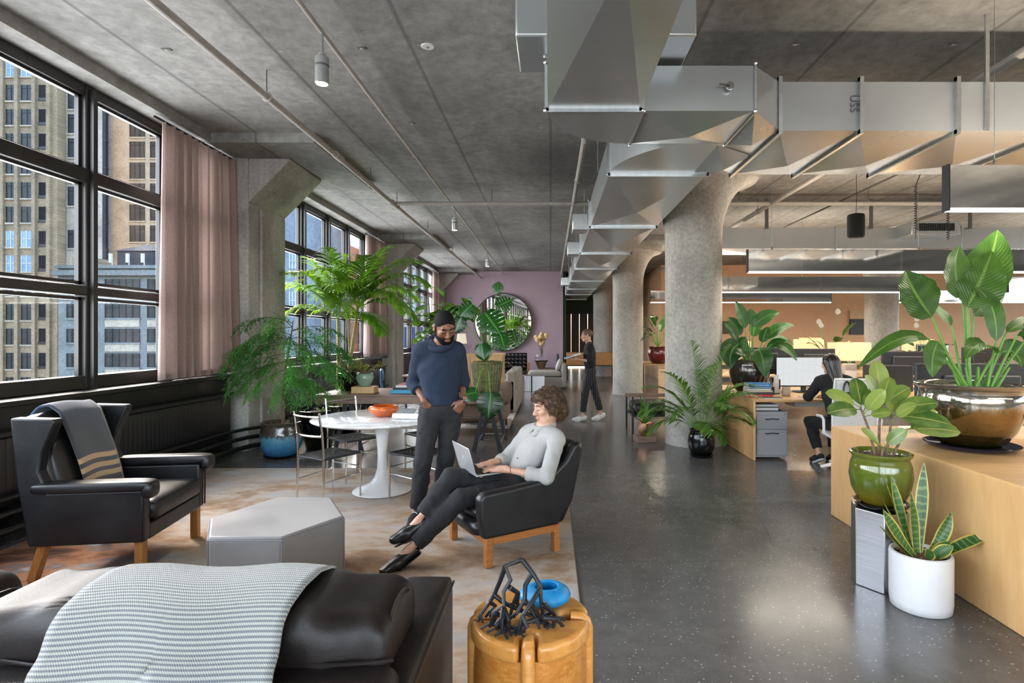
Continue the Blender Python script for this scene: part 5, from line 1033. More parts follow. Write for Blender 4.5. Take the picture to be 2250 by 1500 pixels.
# computer tower
o = thing('computer_tower', 'black computer tower lying on the second desk behind the chair', 'computer', (4.9, 8.05, .76)); MB().bx(-.25, .25, -.2, .2, 0, .37).build('case', MBK, o, bevel=.01)
MB().bx(-.252, -.12, -.206, -.2, .02, .35).build('front_panel', M['blkgloss'], o); MB().tube([(-.185 + .018 * math.cos(a), -.208, .2 + .018 * math.sin(a)) for a in np.linspace(0, 2 * PI, 16, endpoint=False)], .0022, 5, closed=True).build('logo_ring', LOGO, o); text(o, 'e', .03, (-.185, -.208, .2), (R(90), 0, 0), LOGO, 'logo')
# ------------------------------------------------------------------ lit box lamps
SHADE = mat('glowing_linen_shade', (.62, .38, .2), .9, emit=.95)
def lamp(label, loc, w_=.54, h_=.28, zb=.36, e=5):
    o = thing('table_lamp', label, 'lamp', loc, 0, 'linen box lamps')
    MB().bx(-.09, .09, -.06, .06, 0, zb).build('base', WHT, o, bevel=.006); MB().tube([(0, 0, zb), (0, 0, zb + h_ + .03)], .008, 6).build('stem', M['chrome'], o)
    s_ = MB(); a, b = w_ / 2, .13
    s_.add([(-a, -b, zb + .05), (a, -b, zb + .05), (a, b, zb + .05), (-a, b, zb + .05), (-a, -b, zb + .05 + h_), (a, -b, zb + .05 + h_), (a, b, zb + .05 + h_), (-a, b, zb + .05 + h_)], [(0, 1, 5, 4), (1, 2, 6, 5), (2, 3, 7, 6), (3, 0, 4, 7)]); s_.build('shade', SHADE, o, 0, solid=.004)
    MB().ball((0, 0, zb + h_ + .06), .014, 8, 6).build('finial', M['maple'], o)
    l = bpy.data.lights.new('lamp_bulb', 'POINT'); l.energy = e; l.color = (1, .72, .42); l.shadow_soft_size = .06; lo = bpy.data.objects.new('lamp_bulb', l); C.objects.link(lo); lo.parent = o; lo.location = (0, 0, zb + .05 + h_ + .02)
lamp('glowing box lamp behind the woman in black', (4.65, 8.62, .76)); lamp('glowing box lamp at the right edge of the second desk', (7.45, 8.3, .76)); lamp('glowing box lamp half hidden behind the first lamp', (5.55, 9.4, .76) if False else (5.55, 11.9, .79))
lamp('glowing box lamp behind the broad leaf plant', (4.05, 12.0, .79), .5, .3, .3); lamp('glowing box lamp on the third desk by the flowers', (8.1, 12.2, .79)); lamp('glowing box lamp in the last row', (4.7, 16.2, .8), .54, .3, .35, 9); lamp('glowing box lamp at the end of the last row', (7.6, 16.2, .8), .54, .3, .35, 9)
# ------------------------------------------------------------------ small things on the second desk
def book(label, loc, rz, w_, d_, h_, col, title=None, stripe=None):
    o = thing('book', label, 'book', loc, rz, 'stacked books'); mt = mat('book_cover', col, .5); pg = mat('book_pages', srgb(226, 220, 206), .9)
    MB().bx(-w_ / 2, w_ / 2, -d_ / 2, d_ / 2, 0, .003).bx(-w_ / 2, w_ / 2, -d_ / 2, d_ / 2, h_ - .003, h_).bx(-w_ / 2, w_ / 2, -d_ / 2, -d_ / 2 + .004, 0, h_).build('cover', mt, o); MB().bx(-w_ / 2 + .006, w_ / 2 - .006, -d_ / 2 + .005, d_ / 2 - .008, .003, h_ - .003).build('pages', pg, o)
    if title: text(o, title, h_ * .62, (0, -d_ / 2 - .0008, h_ / 2), (R(90), 0, 0), LOGO)
    return o
z = .76; bx0 = 2.71
for k, (w_, h_, col, ti, lb) in enumerate([(.34, .032, srgb(196, 60, 58), 'Design', 'red book at the bottom of the desk stack'), (.33, .028, srgb(60, 62, 66), None, 'dark book second from the bottom of the desk stack'), (.31, .022, srgb(198, 188, 168), None, 'cream book in the middle of the desk stack'), (.30, .022, srgb(214, 208, 196), None, 'white book above the cream book on the desk'), (.29, .026, srgb(120, 150, 176), None, 'pale blue book near the top of the desk stack'), (.29, .04, srgb(52, 122, 180), 'Graphic Artists Guild', 'blue handbook on top of the desk stack')]):
    book(lb, (bx0 + (k % 3) * .006, 7.28, z), R((-1) ** k * 3), w_, .22, h_, col, ti); z += h_ + .0005
o = thing('notebook', 'thin black notebook lying near the desk edge', 'notebook', (2.80, 7.0, .76), R(-6)); MB().bx(-.11, .11, -.07, .07, .002, .012).build('pages', mat('note_pages', srgb(220, 218, 210), .9), o); MB().bx(-.113, .113, -.073, .073, .012, .015).build('cover', M['blk'], o)
o = thing('coffee_mug', 'two tone stoneware mug on the second desk', 'mug', (3.1, 7.28, .76)); MB().lathe([(.045, 0), (.052, .006), (.054, .05), (.054, .118), (.049, .118), (.047, .02), (0, .015)], 28).build('body', mat('stoneware', srgb(176, 158, 134), .5, col2=srgb(150, 132, 112), scale=10), o, 50); MB().tube([(-.05 - .036 * math.sin(a), 0, .062 + .038 * math.cos(a)) for a in np.linspace(.1, PI - .1, 12)], .007, 8).build('handle', mat('stoneware_handle', srgb(206, 194, 174), .5), o)
o = thing('pen_cup', 'black mesh pen cup with pencils beside the books', 'pen cup', (2.96, 7.42, .76)); MB().lathe([(.04, 0), (.044, .11), (.041, .11), (.038, .01), (0, .008)], 20).build('cup', M['blkmetal'], o)
for k in range(6): a = k * 1.05; MB().tube([(.015 * math.cos(a), .015 * math.sin(a), .02), (.034 * math.cos(a), .034 * math.sin(a), .16 + .01 * (k % 3))], .0035, 6).build('pencil', [M['maple'], M['blk'], M['white']][k % 3], o)
o = thing('document_holder', 'black upright letter holder beside the lit monitor', 'holder', (3.08, 7.55, .76)); MB().bx(-.05, .05, -.02, .02, 0, .012).bx(-.05, -.044, -.02, .02, 0, .22).bx(.044, .05, -.02, .02, 0, .2).build('frame', M['blk'], o, bevel=.004); MB().bx(-.035, .035, -.004, .004, .012, .26).build('card', WHT, o)
o = thing('keyboard', 'white keyboard under the hands of the woman', 'keyboard', (3.45, 7.18, .76)); MB().bx(-.21, .21, -.06, .06, 0, .01).build('case', WHT, o, bevel=.004); kk = MB()
for i in range(14):
    for j in range(4): kk.box((-.19 + i * .0292, -.04 + j * .026, .012), (.024, .021, .005))
kk.build('keys', M['white'], o)['kind'] = 'stuff'
GM = mat('grey_cabinet_steel', srgb(150, 152, 158), .5)
o = thing('file_cabinet', 'grey steel two drawer pedestal under the second desk', 'cabinet', (2.77, 7.2, 0)); MB().bx(-.2, .2, -.26, .26, .03, .60).build('body', GM, o, bevel=.004)
for z0, z1 in ((.06, .375), (.385, .555)):
    d_ = MB().bx(-.19, .19, -.278, -.26, z0, z1).build('drawer', GM, o, bevel=.003); MB().tube([(-.085, -.28, z1 - .04), (-.07, -.3, z1 - .045), (0, -.303, z1 - .035), (.07, -.3, z1 - .045), (.085, -.28, z1 - .04)], .006, 8).build('handle', M['blk'], d_)
MB().tube([(.165, -.262, .575), (.165, -.266, .575)], .01, 10).build('lock', M['chrome'], o)
o = thing('paper_tray', 'grey letter trays with papers on the pedestal', 'tray', (2.73, 7.2, .60)); MB().bx(-.15, .15, -.22, .2, .0, .008).bx(-.15, .15, -.22, .2, .05, .058).bx(-.15, -.145, -.22, .2, 0, .058).build('tray', M['blk'], o); MB().bx(-.14, .14, -.225, .18, .012, .045).build('papers', mat('stacked_paper', srgb(196, 198, 202), .9), o); MB().bx(-.14, .14, -.225, .18, .06, .085).build('papers', mat('stacked_paper2', srgb(206, 206, 206), .9), o)
# ------------------------------------------------------------------ white task chair
WPL = mat('white_plastic', srgb(222, 222, 222), .4); MESHM = mat('white_chair_mesh', srgb(214, 214, 212), .7, alpha=.85)
o = thing('task_chair', 'white mesh task chair occupied by the woman in black', 'office chair', (3.36, 6.22, 0), R(-8))
for k in range(5):
    a = R(90 + 72 * k + 20); MB().tube([(0, 0, .12), (math.cos(a) * .15, math.sin(a) * .15, .11), (math.cos(a) * .31, math.sin(a) * .31, .075)], [.035, .026, .016], 8).build('base_arm', WPL, o); MB().tube([(math.cos(a) * .31 - .02 * math.sin(a), math.sin(a) * .31 + .02 * math.cos(a), .032), (math.cos(a) * .31 + .02 * math.sin(a), math.sin(a) * .31 - .02 * math.cos(a), .032)], .032, 14).build('caster', mat('grey_caster', srgb(70, 70, 72), .5), o)
MB().tube([(0, 0, .12), (0, 0, .4)], .025, 12).build('gas_lift', M['steel'], o)
mb = MB(); superq(mb, (0, .02, .43), (.245, .23, .03), .5, .3, 32, 8); mb.build('seat', WPL, o, 180)
def bk(u, v): return ((u - .5) * .46, -.2 - .08 * v + .05 * (2 * u - 1) ** 2 + .03 * math.sin(v * PI), .46 + v * .62)
MB().grid(12, 14, bk).build('backrest', MESHM, o, 180, solid=.006)
MB().tube([bk(0, v) for v in np.linspace(0, 1, 10)] + [bk(u, 1) for u in np.linspace(0.1, .9, 8)] + [bk(1, v) for v in np.linspace(1, 0, 10)], .014, 8, sq=1).build('back_frame', WPL, o, 60)
for s in (-1, 1): MB().tube([(s * .22, -.1, .42), (s * .29, -.06, .47), (s * .30, -.08, .62), (s * .30, -.02, .645), (s * .29, .16, .63)], [.016, .016, .015, .018, .018], 8).build('armrest', WPL, o, 60)
o = thing('headphones', 'black headphones hung over the corner of the task chair', 'headphones', (3.19, 5.935, .83)); MB().tube([(.075 * math.cos(a) * .5, .02, .1 + .13 * math.sin(a)) for a in np.linspace(.2, PI - .2, 14)], .009, 8, sq=1.6).build('headband', M['blk'], o)
for x in (-.02, .03): MB().lathe([(.0, -.02), (.04, -.018), (.045, 0), (.04, .018), (0, .02)], 20).xf(Matrix.Translation((x - .02, -.02, .08)) @ Matrix.Rotation(R(80), 4, 'X')).build('ear_cup', M['blk'], o)
# ------------------------------------------------------------------ plants and pictures of the desk area
PD = mat('dark_planter', srgb(40, 38, 36), .4)
small_lily('flowering_lily', 'peace lily with two white flowers on the third desk', (5.62, 11.1, .79), [(.1, 0), (.14, .1), (.15, .25)], PD, .8, 31, 14, M['orchid'], 3, (10, 70))
small_lily('flowering_plant', 'small flowering plant in front of the peach wall column', (7.45, 11.0, .79), [(.1, 0), (.14, .1), (.15, .25)], PD, .8, 37, 14, M['orchid'], 3, (10, 70))
o = thing('wall_panel', 'framed timber and black panel on the peach wall', 'picture', (10.8, 19.47, 2.0)); MB().bx(-.28, .25, -.03, .0, .15, .45).build('timber_part', M['lightoak'], o); MB().bx(-.28, .2, -.05, 0, -.4, .15).build('black_part', M['blk'], o)
o = thing('wall_picture', 'small dark picture on the peach wall above the plant', 'picture', (6.25, 19.47, 1.85)); MB().bx(-.22, .22, -.03, 0, -.2, .2).build('canvas', M['walnut_dark'], o); MB().bx(-.24, .24, -.02, 0, -.22, .22).build('frame', M['blk'], o)
o = thing('speaker', 'black cylinder speaker hanging from the ceiling over the desks', 'speaker', (4.14, 7.5, 2.88)); MB().lathe([(.0, 0), (.09, .0), (.108, .02), (.11, .04), (.11, .29), (.1, .315), (.06, .325), (0, .325)], 32).build('body', mat('speaker_grille', srgb(18, 17, 17), .8, bump=.4, bscale=300), o, 50); MB().tube([(0, 0, .32), (.01, 0, .5), (0, 0, ZC - 2.88)], .004, 6).build('cable', M['blk'], o); MB().lathe([(.02, .325), (.02, .345), (0, .35)], 10).build('hook', M['steel'], o)
for k, (x, y, z0, z1) in enumerate([(4.62, 7.0, 2.9, 3.45), (5.1, 7.1, 2.8, 3.35)]):
    o = thing('coiled_cord', ['black coiled cord hanging over the desks beside the speaker', 'black coiled cord hanging behind the near pendant'][k], 'cord', (x, y, 0)); MB().tube([(.016 * math.cos(a), .016 * math.sin(a), z1 - (z1 - z0) * a / (2 * PI * 18)) for a in np.linspace(0, 2 * PI * 18, 18 * 9)], .005, 5).build('coil', M['blk'], o); MB().tube([(0, 0, z1), (.1, 0, z1 + .25), (.35, .1, ZC)], .006, 6).build('lead', M['blk'], o); MB().tube([(0, 0, z0), (0.0, 0, 2.78 if z0 > 2.78 else z0 - .02)], .005, 5).build('tail', M['blk'], o)

# stencil on the desk duct
text(D, 'USS', .085, (2.36, 4.303, 3.36), (R(90), R(90), 0), mat('duct_stencil', srgb(96, 96, 94), .6), 'stencil')
# ------------------------------------------------------------------ long trestle table and what stands on it
o = thing('trestle_table', 'long walnut table on black trestles behind the standing man', 'table', (-1.93, 7.82, 0))
MB().bx(-1.21, 1.21, -.49, .49, .745, .77).build('tabletop', M['walnut'], o, bevel=.004); MB().bx(-1.2, 1.2, -.485, .485, .65, .745).build('apron', M['walnut'], o, bevel=.004)
for xc in (-.78, 1.08):
    for y in (-.42, .42):
        for s in (-1, 1): MB().bar((xc + s * .18, y, 0), (xc + s * .03, y, .66), .055, .03, (0, 1, 0)).build('trestle_leg', M['blkmetal'], o, bevel=.003)
    for s in (-1, 1): MB().tube([(xc + s * .16, -.42, .09), (xc + s * .16, .42, .09)], .011, 8).build('trestle_bar', M['steel'], o)
    MB().tube([(xc - .16, .42, .09), (xc + .16, .42, .09)], .011, 8).build('trestle_bar', M['steel'], o)
TZ = .77
def twigs(o, z0, seed, n, sc, spread, leafm, woodm, nl=5):
    rr = random.Random(seed)
    for k in range(n):
        a = rr.uniform(0, 2 * PI); pts = curve3((rr.uniform(-.02, .02), rr.uniform(-.02, .02), z0), (math.cos(a) * spread, math.sin(a) * spread, 1), sc * rr.uniform(.5, 1), rr.uniform(.2, 1.2), 8)
        MB().tube(pts, [.007 * (1 - .8 * i / 8) for i in range(9)], 5).build('twig', woodm, o, 60); mb = MB()
        for q in range(nl * 4):
            i = rr.randint(3, 7); p_ = pts[i].lerp(pts[i + 1], rr.random()) + Vector((rr.uniform(-.03, .03), rr.uniform(-.03, .03), rr.uniform(-.02, .03))); d = Vector((rr.uniform(-1, 1), rr.uniform(-1, 1), rr.uniform(-.3, 1))).normalized(); blade(mb, [p_, p_ + d * .016, p_ + d * .032], oval(.011), (0, 0, 1), .1, 2)
        mb.build('foliage', leafm, o, 0)
LIME = leafmat('lime_leaf', srgb(128, 150, 40), srgb(180, 192, 70), None, 0, .4)
o = thing('bonsai_pot', 'gnarled shrub in a glossy black pot on the long table', 'potted plant', (-2.9, 7.95, TZ)); pot(o, [(.09, .015), (.11, .03), (.145, .1), (.155, .17), (.15, .23), (.155, .25)], M['blkgloss'], .22, .13, saucer=(.12, 0)); twigs(o, .22, 5, 9, .42, .5, M['orchid'], M['bark'])
tag(MB().bx(-.155, .155, -.1, .1, 0, .088).build('plinth_block', M['lightoak'], bevel=.004), 'oak block under the pale green pot', 'block').location = (-2.56, 7.62, TZ)
CEL = mat('celadon_glaze', srgb(128, 158, 140), .2, col2=srgb(142, 170, 152), scale=5, coat=.5)
o = thing('celadon_pot', 'pale green pot of thin lime sprigs on an oak block', 'potted plant', (-2.56, 7.62, TZ + .088)); pot(o, [(.06, 0), (.075, .02), (.11, .09), (.118, .13), (.108, .16), (.115, .175)], CEL, .15, .09); twigs(o, .15, 9, 12, .42, .9, LIME, M['bark'])
z = TZ
for k, (w_, h_, col, ti, lb) in enumerate([(.32, .05, srgb(60, 150, 186), None, 'turquoise book at the bottom of the table stack'), (.28, .03, srgb(40, 44, 52), None, 'dark book in the table stack'), (.26, .03, srgb(206, 206, 206), None, 'white book in the table stack'), (.2, .02, srgb(190, 120, 110), None, 'small coral book on top of the table stack')]): book(lb, (-2.02 + .02 * k, 7.62, z), R(4 * (-1) ** k), w_, .22, h_, col, ti); z += h_ + .0005
# basket with monstera
o = thing('monstera_basket', 'monstera growing from a mossy wire basket on the long table', 'potted plant', (-.89, 7.72, TZ)); MOSS = mat('green_moss', srgb(86, 92, 44), .95, col2=srgb(134, 130, 74), scale=14, bump=1, bscale=40, bdist=.03)
mb = MB().lathe([(.15, .01), (.17, .02), (.195, .2), (.21, .38), (.2, .42), (.12, .43), (0, .43)], 36); rr = random.Random(2); mb.v = [(x * (1 + rr.uniform(-.03, .03)), y * (1 + rr.uniform(-.03, .03)), z_ + rr.uniform(-.008, .008)) for x, y, z_ in mb.v]; mb.build('moss', MOSS, o, 60)
for k in range(30): a = 2 * PI * k / 30; MB().tube([(.175 * math.cos(a), .175 * math.sin(a), 0), (.225 * math.cos(a), .225 * math.sin(a), .4)], .0028, 5).build('wire', M['steel'], o)
for z_, r_ in ((.0, .175), (.16, .196), (.4, .226)): MB().tube([(r_ * math.cos(a), r_ * math.sin(a), z_) for a in np.linspace(0, 2 * PI, 32, endpoint=False)], .0035, 5, closed=True).build('wire_ring', M['steel'], o)
for k in range(3): rr = random.Random(k); a = rr.uniform(-1.2, .2); MB().tube(curve3((.16 * math.cos(a), .16 * math.sin(a), .42), (math.cos(a), math.sin(a), .2), rr.uniform(.3, .6), 6.0, 10), .003, 5).build('aerial_root', M['bark'], o, 60)
def monstera_leaf(o, stem, c, tipdir, face, size, split=True, mt=None):
    """heart shaped blade with finger splits, drawn in its own plane then set at c"""
    y = Vector(tipdir).normalized(); n = Vector(face).normalized(); x = y.cross(n).normalized(); n = x.cross(y); mb = MB()
    def hw(t_): return .52 * size * (math.sin(PI * min(1, (t_ + .12) / 1.12)) ** .75)
    P0 = lambda u, t_: Vector(c) + y * ((t_ - .08) * size - abs(u) * .10 * size * (1 - t_)) + x * (u * hw(t_)) - n * (.12 * size * (t_ - .4) ** 2 + .10 * abs(u) ** 2 * size)
    NL = 7
    for sg in (-1, 1):
        for k in range(NL):
            t0, t1 = k / NL, (k + 1) / NL; gap = .24 / NL if split and 0 < k else .0
            def f(u, v, t0=t0, t1=t1, gap=gap, sg=sg):
                lo = t0 + gap * min(1, max(0, u - .25) / .2); tt = lo + (t1 - lo) * v; return P0(sg * u * (1 - .06 * abs(2 * v - 1) ** 3 * (1 if u > .9 else 0)), min(1, tt + .05 * u))
            mb.grid(5, 3, f); g0 = len(mb.uv) - 24
            for q in range(g0, len(mb.uv)): u, v = mb.uv[q]; mb.uv[q] = (.5 + sg * u * .5, t0 + (t1 - t0) * v)
    lf = mb.build('leaf', mt or M['monst'], o, 180); MB().tube([Vector(s_) for s_ in stem] + [Vector(c) + y * (.02 * size)], [.007] * len(stem) + [.004], 6).build('stem', M['stem'] if mt is None else M['bark'], o, 60); return lf
def mloc(px, py, d): return at(px, py, d) - Vector((-.89, 7.72, TZ))
b = (0, 0, .43)
for px, py, d, td, fc, sz, sp_ in [(1068, 690, 7.6, (.5, -.2, -.65), (.1, -1, .35), .46, True), (1100, 735, 7.45, (.2, -.2, -.6), (.2, -1, .2), .3, True), (1058, 758, 7.35, (.15, -.2, -.8), (-.2, -1, .3), .27, False), (1078, 868, 7.25, (-.1, -.15, -1), (0, -1, .25), .40, True), (1128, 728, 7.7, (.25, 0, -.9), (.7, -.6, 0), .3, True), (1035, 670, 7.8, (-.5, 0, -.5), (-.2, -1, .4), .34, True), (1095, 672, 7.9, (.6, .1, .3), (0, -1, .4), .3, True), (1012, 700, 7.7, (-.3, 0, -.7), (-.3, -1, .3), .28, True), (1092, 640, 8.0, (.1, .1, .7), (0, -1, .5), .2, True), (1045, 862, 7.3, (-.8, 0, -.15), (0, -.8, .6), .26, False)]:
    c = mloc(px, py, d); m_ = Vector(b).lerp(c, .5) + Vector((0, 0, .08)); monstera_leaf(o, [b, Vector(b).lerp(m_, .5), m_, m_.lerp(c, .6)], c, td, fc, sz * .86, sp_)
# ---- fiddle leaf tree behind the standing man
o = thing('fiddle_leaf_tree', 'leafy fiddle leaf tree behind the standing man', 'potted plant', (-2.2, 10.3, 0)); pot(o, [(.18, 0), (.22, .1), (.24, .4)], PD, .36, .2)
rr = random.Random(12); br_ = [[(0, 0, .4), (.0, 0, 1.2), (-.05, 0, 1.9), (-.1, 0, 2.5)], [(0, 0, 1.2), (.25, 0, 1.7), (.5, -.05, 2.0), (.62, -.05, 2.15)], [(0, 0, 1.0), (.1, -.1, 1.5), (.2, -.1, 2.1)]]
for q in br_:
    MB().tube(q, [.022 - .005 * i for i in range(len(q))], 7).build('branch', M['bark'], o, 60)
    for k in range(20):
        f = .35 + .65 * rr.random(); i = f * (len(q) - 1); i0 = min(len(q) - 2, int(i)); p_ = Vector(q[i0]).lerp(Vector(q[i0 + 1]), i - i0); a = rr.uniform(0, 2 * PI); d = Vector((math.cos(a), math.sin(a), rr.uniform(-.3, .7))); bp = curve3(p_ + d * .04, d, rr.uniform(.3, .46), 1.1, 9)
        blade(MB().tube([p_, bp[0]], .004, 5), bp, lambda t_: .125 * (.35 + .75 * t_) * math.sin(PI * min(1, t_ * .97 + .03)) ** .5 + .0005, (0, 0, 1) if abs(d.z) < .8 else (0, -1, 0), .12, 4, .12, k).build('leaf', M['spath'], o, 180)
# ------------------------------------------------------------------ far lounge
o = thing('far_rug', 'white and charcoal marbled rug in the far lounge', 'rug', (-2.3, 11.0, 0)); MB().bx(-1.6, 1.6, -1.7, 1.8, 0, .012).build('pile', mat('marbled_rug', srgb(70, 66, 64), .95, col2=srgb(206, 202, 198), scale=3.5, lo=.42, hi=.5, dist=1.5, detail=8), o)
BLL = leather('blue_leather', srgb(38, 84, 112), srgb(58, 110, 140), .3, .05)
def blue_chair(label, loc, rz):
    o = thing('blue_chair', label, 'chair', loc, rz, 'blue leather chairs')
    mb = MB(); superq(mb, (0, 0, .46), (.23, .23, .05), .5, .3, 24, 8); mb.build('seat', BLL, o, 180); rb = Matrix.Rotation(R(-8), 3, 'Y'); mb = MB(); superq(mb, (-.24, 0, .82), (.03, .2, .11), .5, .3, 24, 8, rb); mb.build('backrest', BLL, o, 180)
    for s in (-1, 1):
        MB().tube([(-.25, s * .19, 0), (-.22, s * .19, .44), (-.26, s * .19, .7), (-.25, s * .19, .9)], .018, 8, sq=1.6).build('back_leg', BLL, o, 60); MB().tube([(.2, s * .19, 0), (.2, s * .19, .44)], .018, 8).build('leg', BLL, o)
    return o
bc = blue_chair('blue leather chair visible left of the standing man', (-2.98, 10.6, 0), R(15)); clone(bc, 'blue leather chair on the far side of the small dark table', (-2.2, 11.6, .012), R(200))
o = thing('cafe_table', 'small dark table beside the blue leather chair', 'table', (-2.55, 11.0, .012)); MB().lathe([(0, .74), (.4, .742), (.4, .765), (0, .766)], 36).build('tabletop', M['walnut_dark'], o); MB().tube([(0, 0, .02), (0, 0, .74)], .03, 10).build('column', M['blkmetal'], o); MB().lathe([(.25, 0), (.25, .015), (.04, .03)], 28).build('foot', M['blkmetal'], o)
for k, (x, y) in enumerate(((-2.7, 10.85), (-2.42, 10.95))): tag(MB().lathe([(.07, 0), (.12, .015), (.118, .02), (.07, .008), (0, .006)], 24).build('plate', M['whitegloss'], None), ['white plate on the small dark table nearest the blue chair', 'white plate on the small dark table nearest the man'][k], 'plate', 'white plates').location = (x, y, .778)
o = thing('oak_sideboard', 'tall oak sideboard behind the standing man and the monstera', 'cabinet', (-1.2, 10.0, 0)); MB().bx(-.5, .35, -.25, .25, .06, 1.2).build('body', M['lightoak'], o, bevel=.006); MB().bx(-.52, .37, -.27, .27, 1.2, 1.235).build('top', M['lightoak'], o)
for k in range(3): d_ = MB().bx(-.49 + .28 * k, -.22 + .28 * k, -.27, -.25, .1, 1.17).build('door', M['lightoak'], o, bevel=.004); MB().bx(-.25 + .28 * k, -.235 + .28 * k, -.285, -.27, .6, .75).build('handle', M['blk'], d_)
for k, x in enumerate((-1.45, -1.32)): o = thing('water_glass', ['clear stemmed glass on the oak sideboard by the lamp', 'clear stemmed glass on the oak sideboard by the monstera'][k], 'glass', (x, 9.85, 1.235), 0, 'stemmed glasses'); MB().lathe([(.03, 0), (.006, .006), (.005, .07), (.035, .1), (.04, .16), (.037, .16), (.03, .1), (0, .08)], 18).build('bowl', M['clear'], o, 60)
o = thing('white_lamp', 'white shaded lamp on the oak sideboard', 'lamp', (-1.62, 10.05, 1.235)); MB().lathe([(.07, 0), (.07, .01), (.012, .02), (.012, .2)], 18).build('base', M['lightoak'], o); MB().lathe([(.1, .18), (.075, .36)], 24).build('shade', mat('paper_shade', (.8, .7, .58), .8, emit=.4), o)
o = thing('brown_sofa', 'brown upholstered sofa end behind the long table', 'sofa', (-1.05, 9.25, .012 if False else 0)); MB().bx(-.7, .35, -.4, .4, .2, .45).build('base', M['walnut'], o, bevel=.03); BRF = mat('brown_felt', srgb(122, 100, 88), .9); mb = MB(); superq(mb, (-.18, -.02, .55), (.52, .4, .14), .4, .2); mb.build('seat_cushion', BRF, o, 180); mb = MB(); superq(mb, (.3, 0, .6), (.09, .4, .17), .5, .25); mb.build('arm', BRF, o, 180)
for x in (-.6, .28):
    for y in (-.32, .32): MB().tube([(x, y, 0), (x, y, .2)], .02, 8).build('leg', M['blkmetal'], o)
GRF = mat('grey_linen', srgb(150, 144, 136), .9, col2=srgb(164, 158, 150), scale=20)
o = thing('grey_sofa', 'grey linen sofa seen from its end past the monstera', 'sofa', (-1.0, 11.9, 0)); MB().bx(-.6, .3, -.9, .9, .05, .42).build('base', GRF, o, bevel=.03)
for y in (-.85, .85): MB().bx(-.6, .3, y - .1, y + .1, .05, .68).build('arm', GRF, o, bevel=.04, seg=3)
MB().bx(.12, .34, -.95, .95, .05, .85).build('backrest', GRF, o, bevel=.04, seg=3)
for y in (-.4, .4): mb = MB(); superq(mb, (-.2, y, .48), (.38, .38, .08), .4, .2); mb.build('seat_cushion', GRF, o, 180)
o = thing('metal_cube_table', 'polished metal block table in the far lounge', 'side table', (-.45, 15.6, 0)); MB().bx(-.28, .28, -.2, .2, 0, .44).build('block', M['steel'], o, bevel=.008)
MB().bx(-.1, -.06, -.205, -.2, 0, .44).build('seam', M['blk'], o)
o = thing('grey_chaise', 'grey linen chaise with a single pillow in the far lounge', 'chaise', (-.1, 16.5, 0)); MB().bx(-.5, .5, -.4, .4, .05, .35).build('skirt', GRF, o, bevel=.02); mb = MB(); superq(mb, (-.06, 0, .44), (.5, .4, .09), .4, .2); mb.build('seat_cushion', GRF, o, 180); MB().bx(.42, .56, -.42, .42, .05, .75).build('backrest', GRF, o, bevel=.05, seg=3)
o = thing('grey_pillow', 'pale grey pillow leaning on the chaise back', 'pillow', (.25, 16.4, .7)); mb = MB(); superq(mb, (0, 0, 0), (.08, .25, .2), .8, .6, 28, 14, Matrix.Rotation(R(20), 3, 'Y')); mb.build('cover', mat('silk_grey', srgb(170, 166, 160), .5), o, 180); MB().tube([(.02, .24 * math.cos(a), .19 * math.sin(a)) for a in np.linspace(0, 2 * PI, 24, endpoint=False)], .006, 5, closed=True).build('piping', GRF, o)
o = thing('tufted_armchair', 'black tufted leather armchair with wooden arms by the mauve wall', 'armchair', (-1.2, 18.6, 0)); MB().bx(-.42, .42, -.4, .3, .28, .42).build('seat', M['lea_black'], o, bevel=.03)
bk_ = MB().bx(-.4, .4, .22, .32, .42, .98).build('backrest', M['lea_black'], o, bevel=.03); mb = MB()
for i in range(6):
    for j in range(4): superq(mb, (-.33 + .132 * i, .2, .5 + .13 * j), (.07, .05, .07), .8, .8, 10, 6)
mb.build('tufting', M['lea_black'], bk_, 180)['kind'] = 'stuff'
for s in (-1, 1):
    MB().bx(s * .46 - .03, s * .46 + .03, -.42, .3, .6, .64).build('armrest', M['teak'], o, bevel=.01)
    for y in (-.38, .26): MB().bx(s * .46 - .025, s * .46 + .025, y - .025, y + .025, 0, .6).build('leg', M['teak'], o)
o = thing('brass_side_table', 'faceted brass side table under the dried flowers', 'side table', (-.32, 18.7, 0)); BR = mat('brass', (.72, .52, .26), .25, 1); MB().lathe([(.22, .7), (.24, .73), (0, .735)], 6).build('tabletop', M['blkgloss'], o, 0); MB().lathe([(.2, 0), (.07, .35), (.2, .7)], 6).build('pedestal', BR, o, 0)
o = thing('dried_flower_vase', 'glass vase of round dried flower heads on the brass table', 'vase', (-.3, 18.7, .735)); MB().lathe([(.05, 0), (.07, .1), (.05, .22), (.075, .4), (.07, .4), (.045, .22), (.06, .1), (0, .02)], 20).build('glass', M['clear'], o, 60); rr = random.Random(3); DRY = mat('dried_seedhead', srgb(206, 172, 118), .9, col2=srgb(226, 200, 152), scale=40, bump=.8, bscale=60)
for k in range(15):
    a = rr.uniform(0, 6.3); r_ = rr.uniform(.02, .24); p_ = (r_ * math.cos(a), r_ * math.sin(a) * .6, rr.uniform(.55, .88)); MB().tube([(0, 0, .1), (p_[0] * .4, p_[1] * .4, .42), p_], .004, 5).build('flower_stem', M['bark'], o); MB().ball(p_, rr.uniform(.06, .085), 12, 8).build('flower_head', DRY, o, 180)
o = thing('lantern', 'small pale lantern on the brass table', 'lantern', (-.5, 18.5, .735) if False else (-.45, 18.62, .735)); MB().bx(-.06, .06, -.06, .06, 0, .02).bx(-.06, .06, -.06, .06, .13, .15).build('plates', M['whitegloss'], o); MB().lathe([(.05, .15), (.0, .22)], 4, a0=PI / 4).build('roof', M['whitegloss'], o)
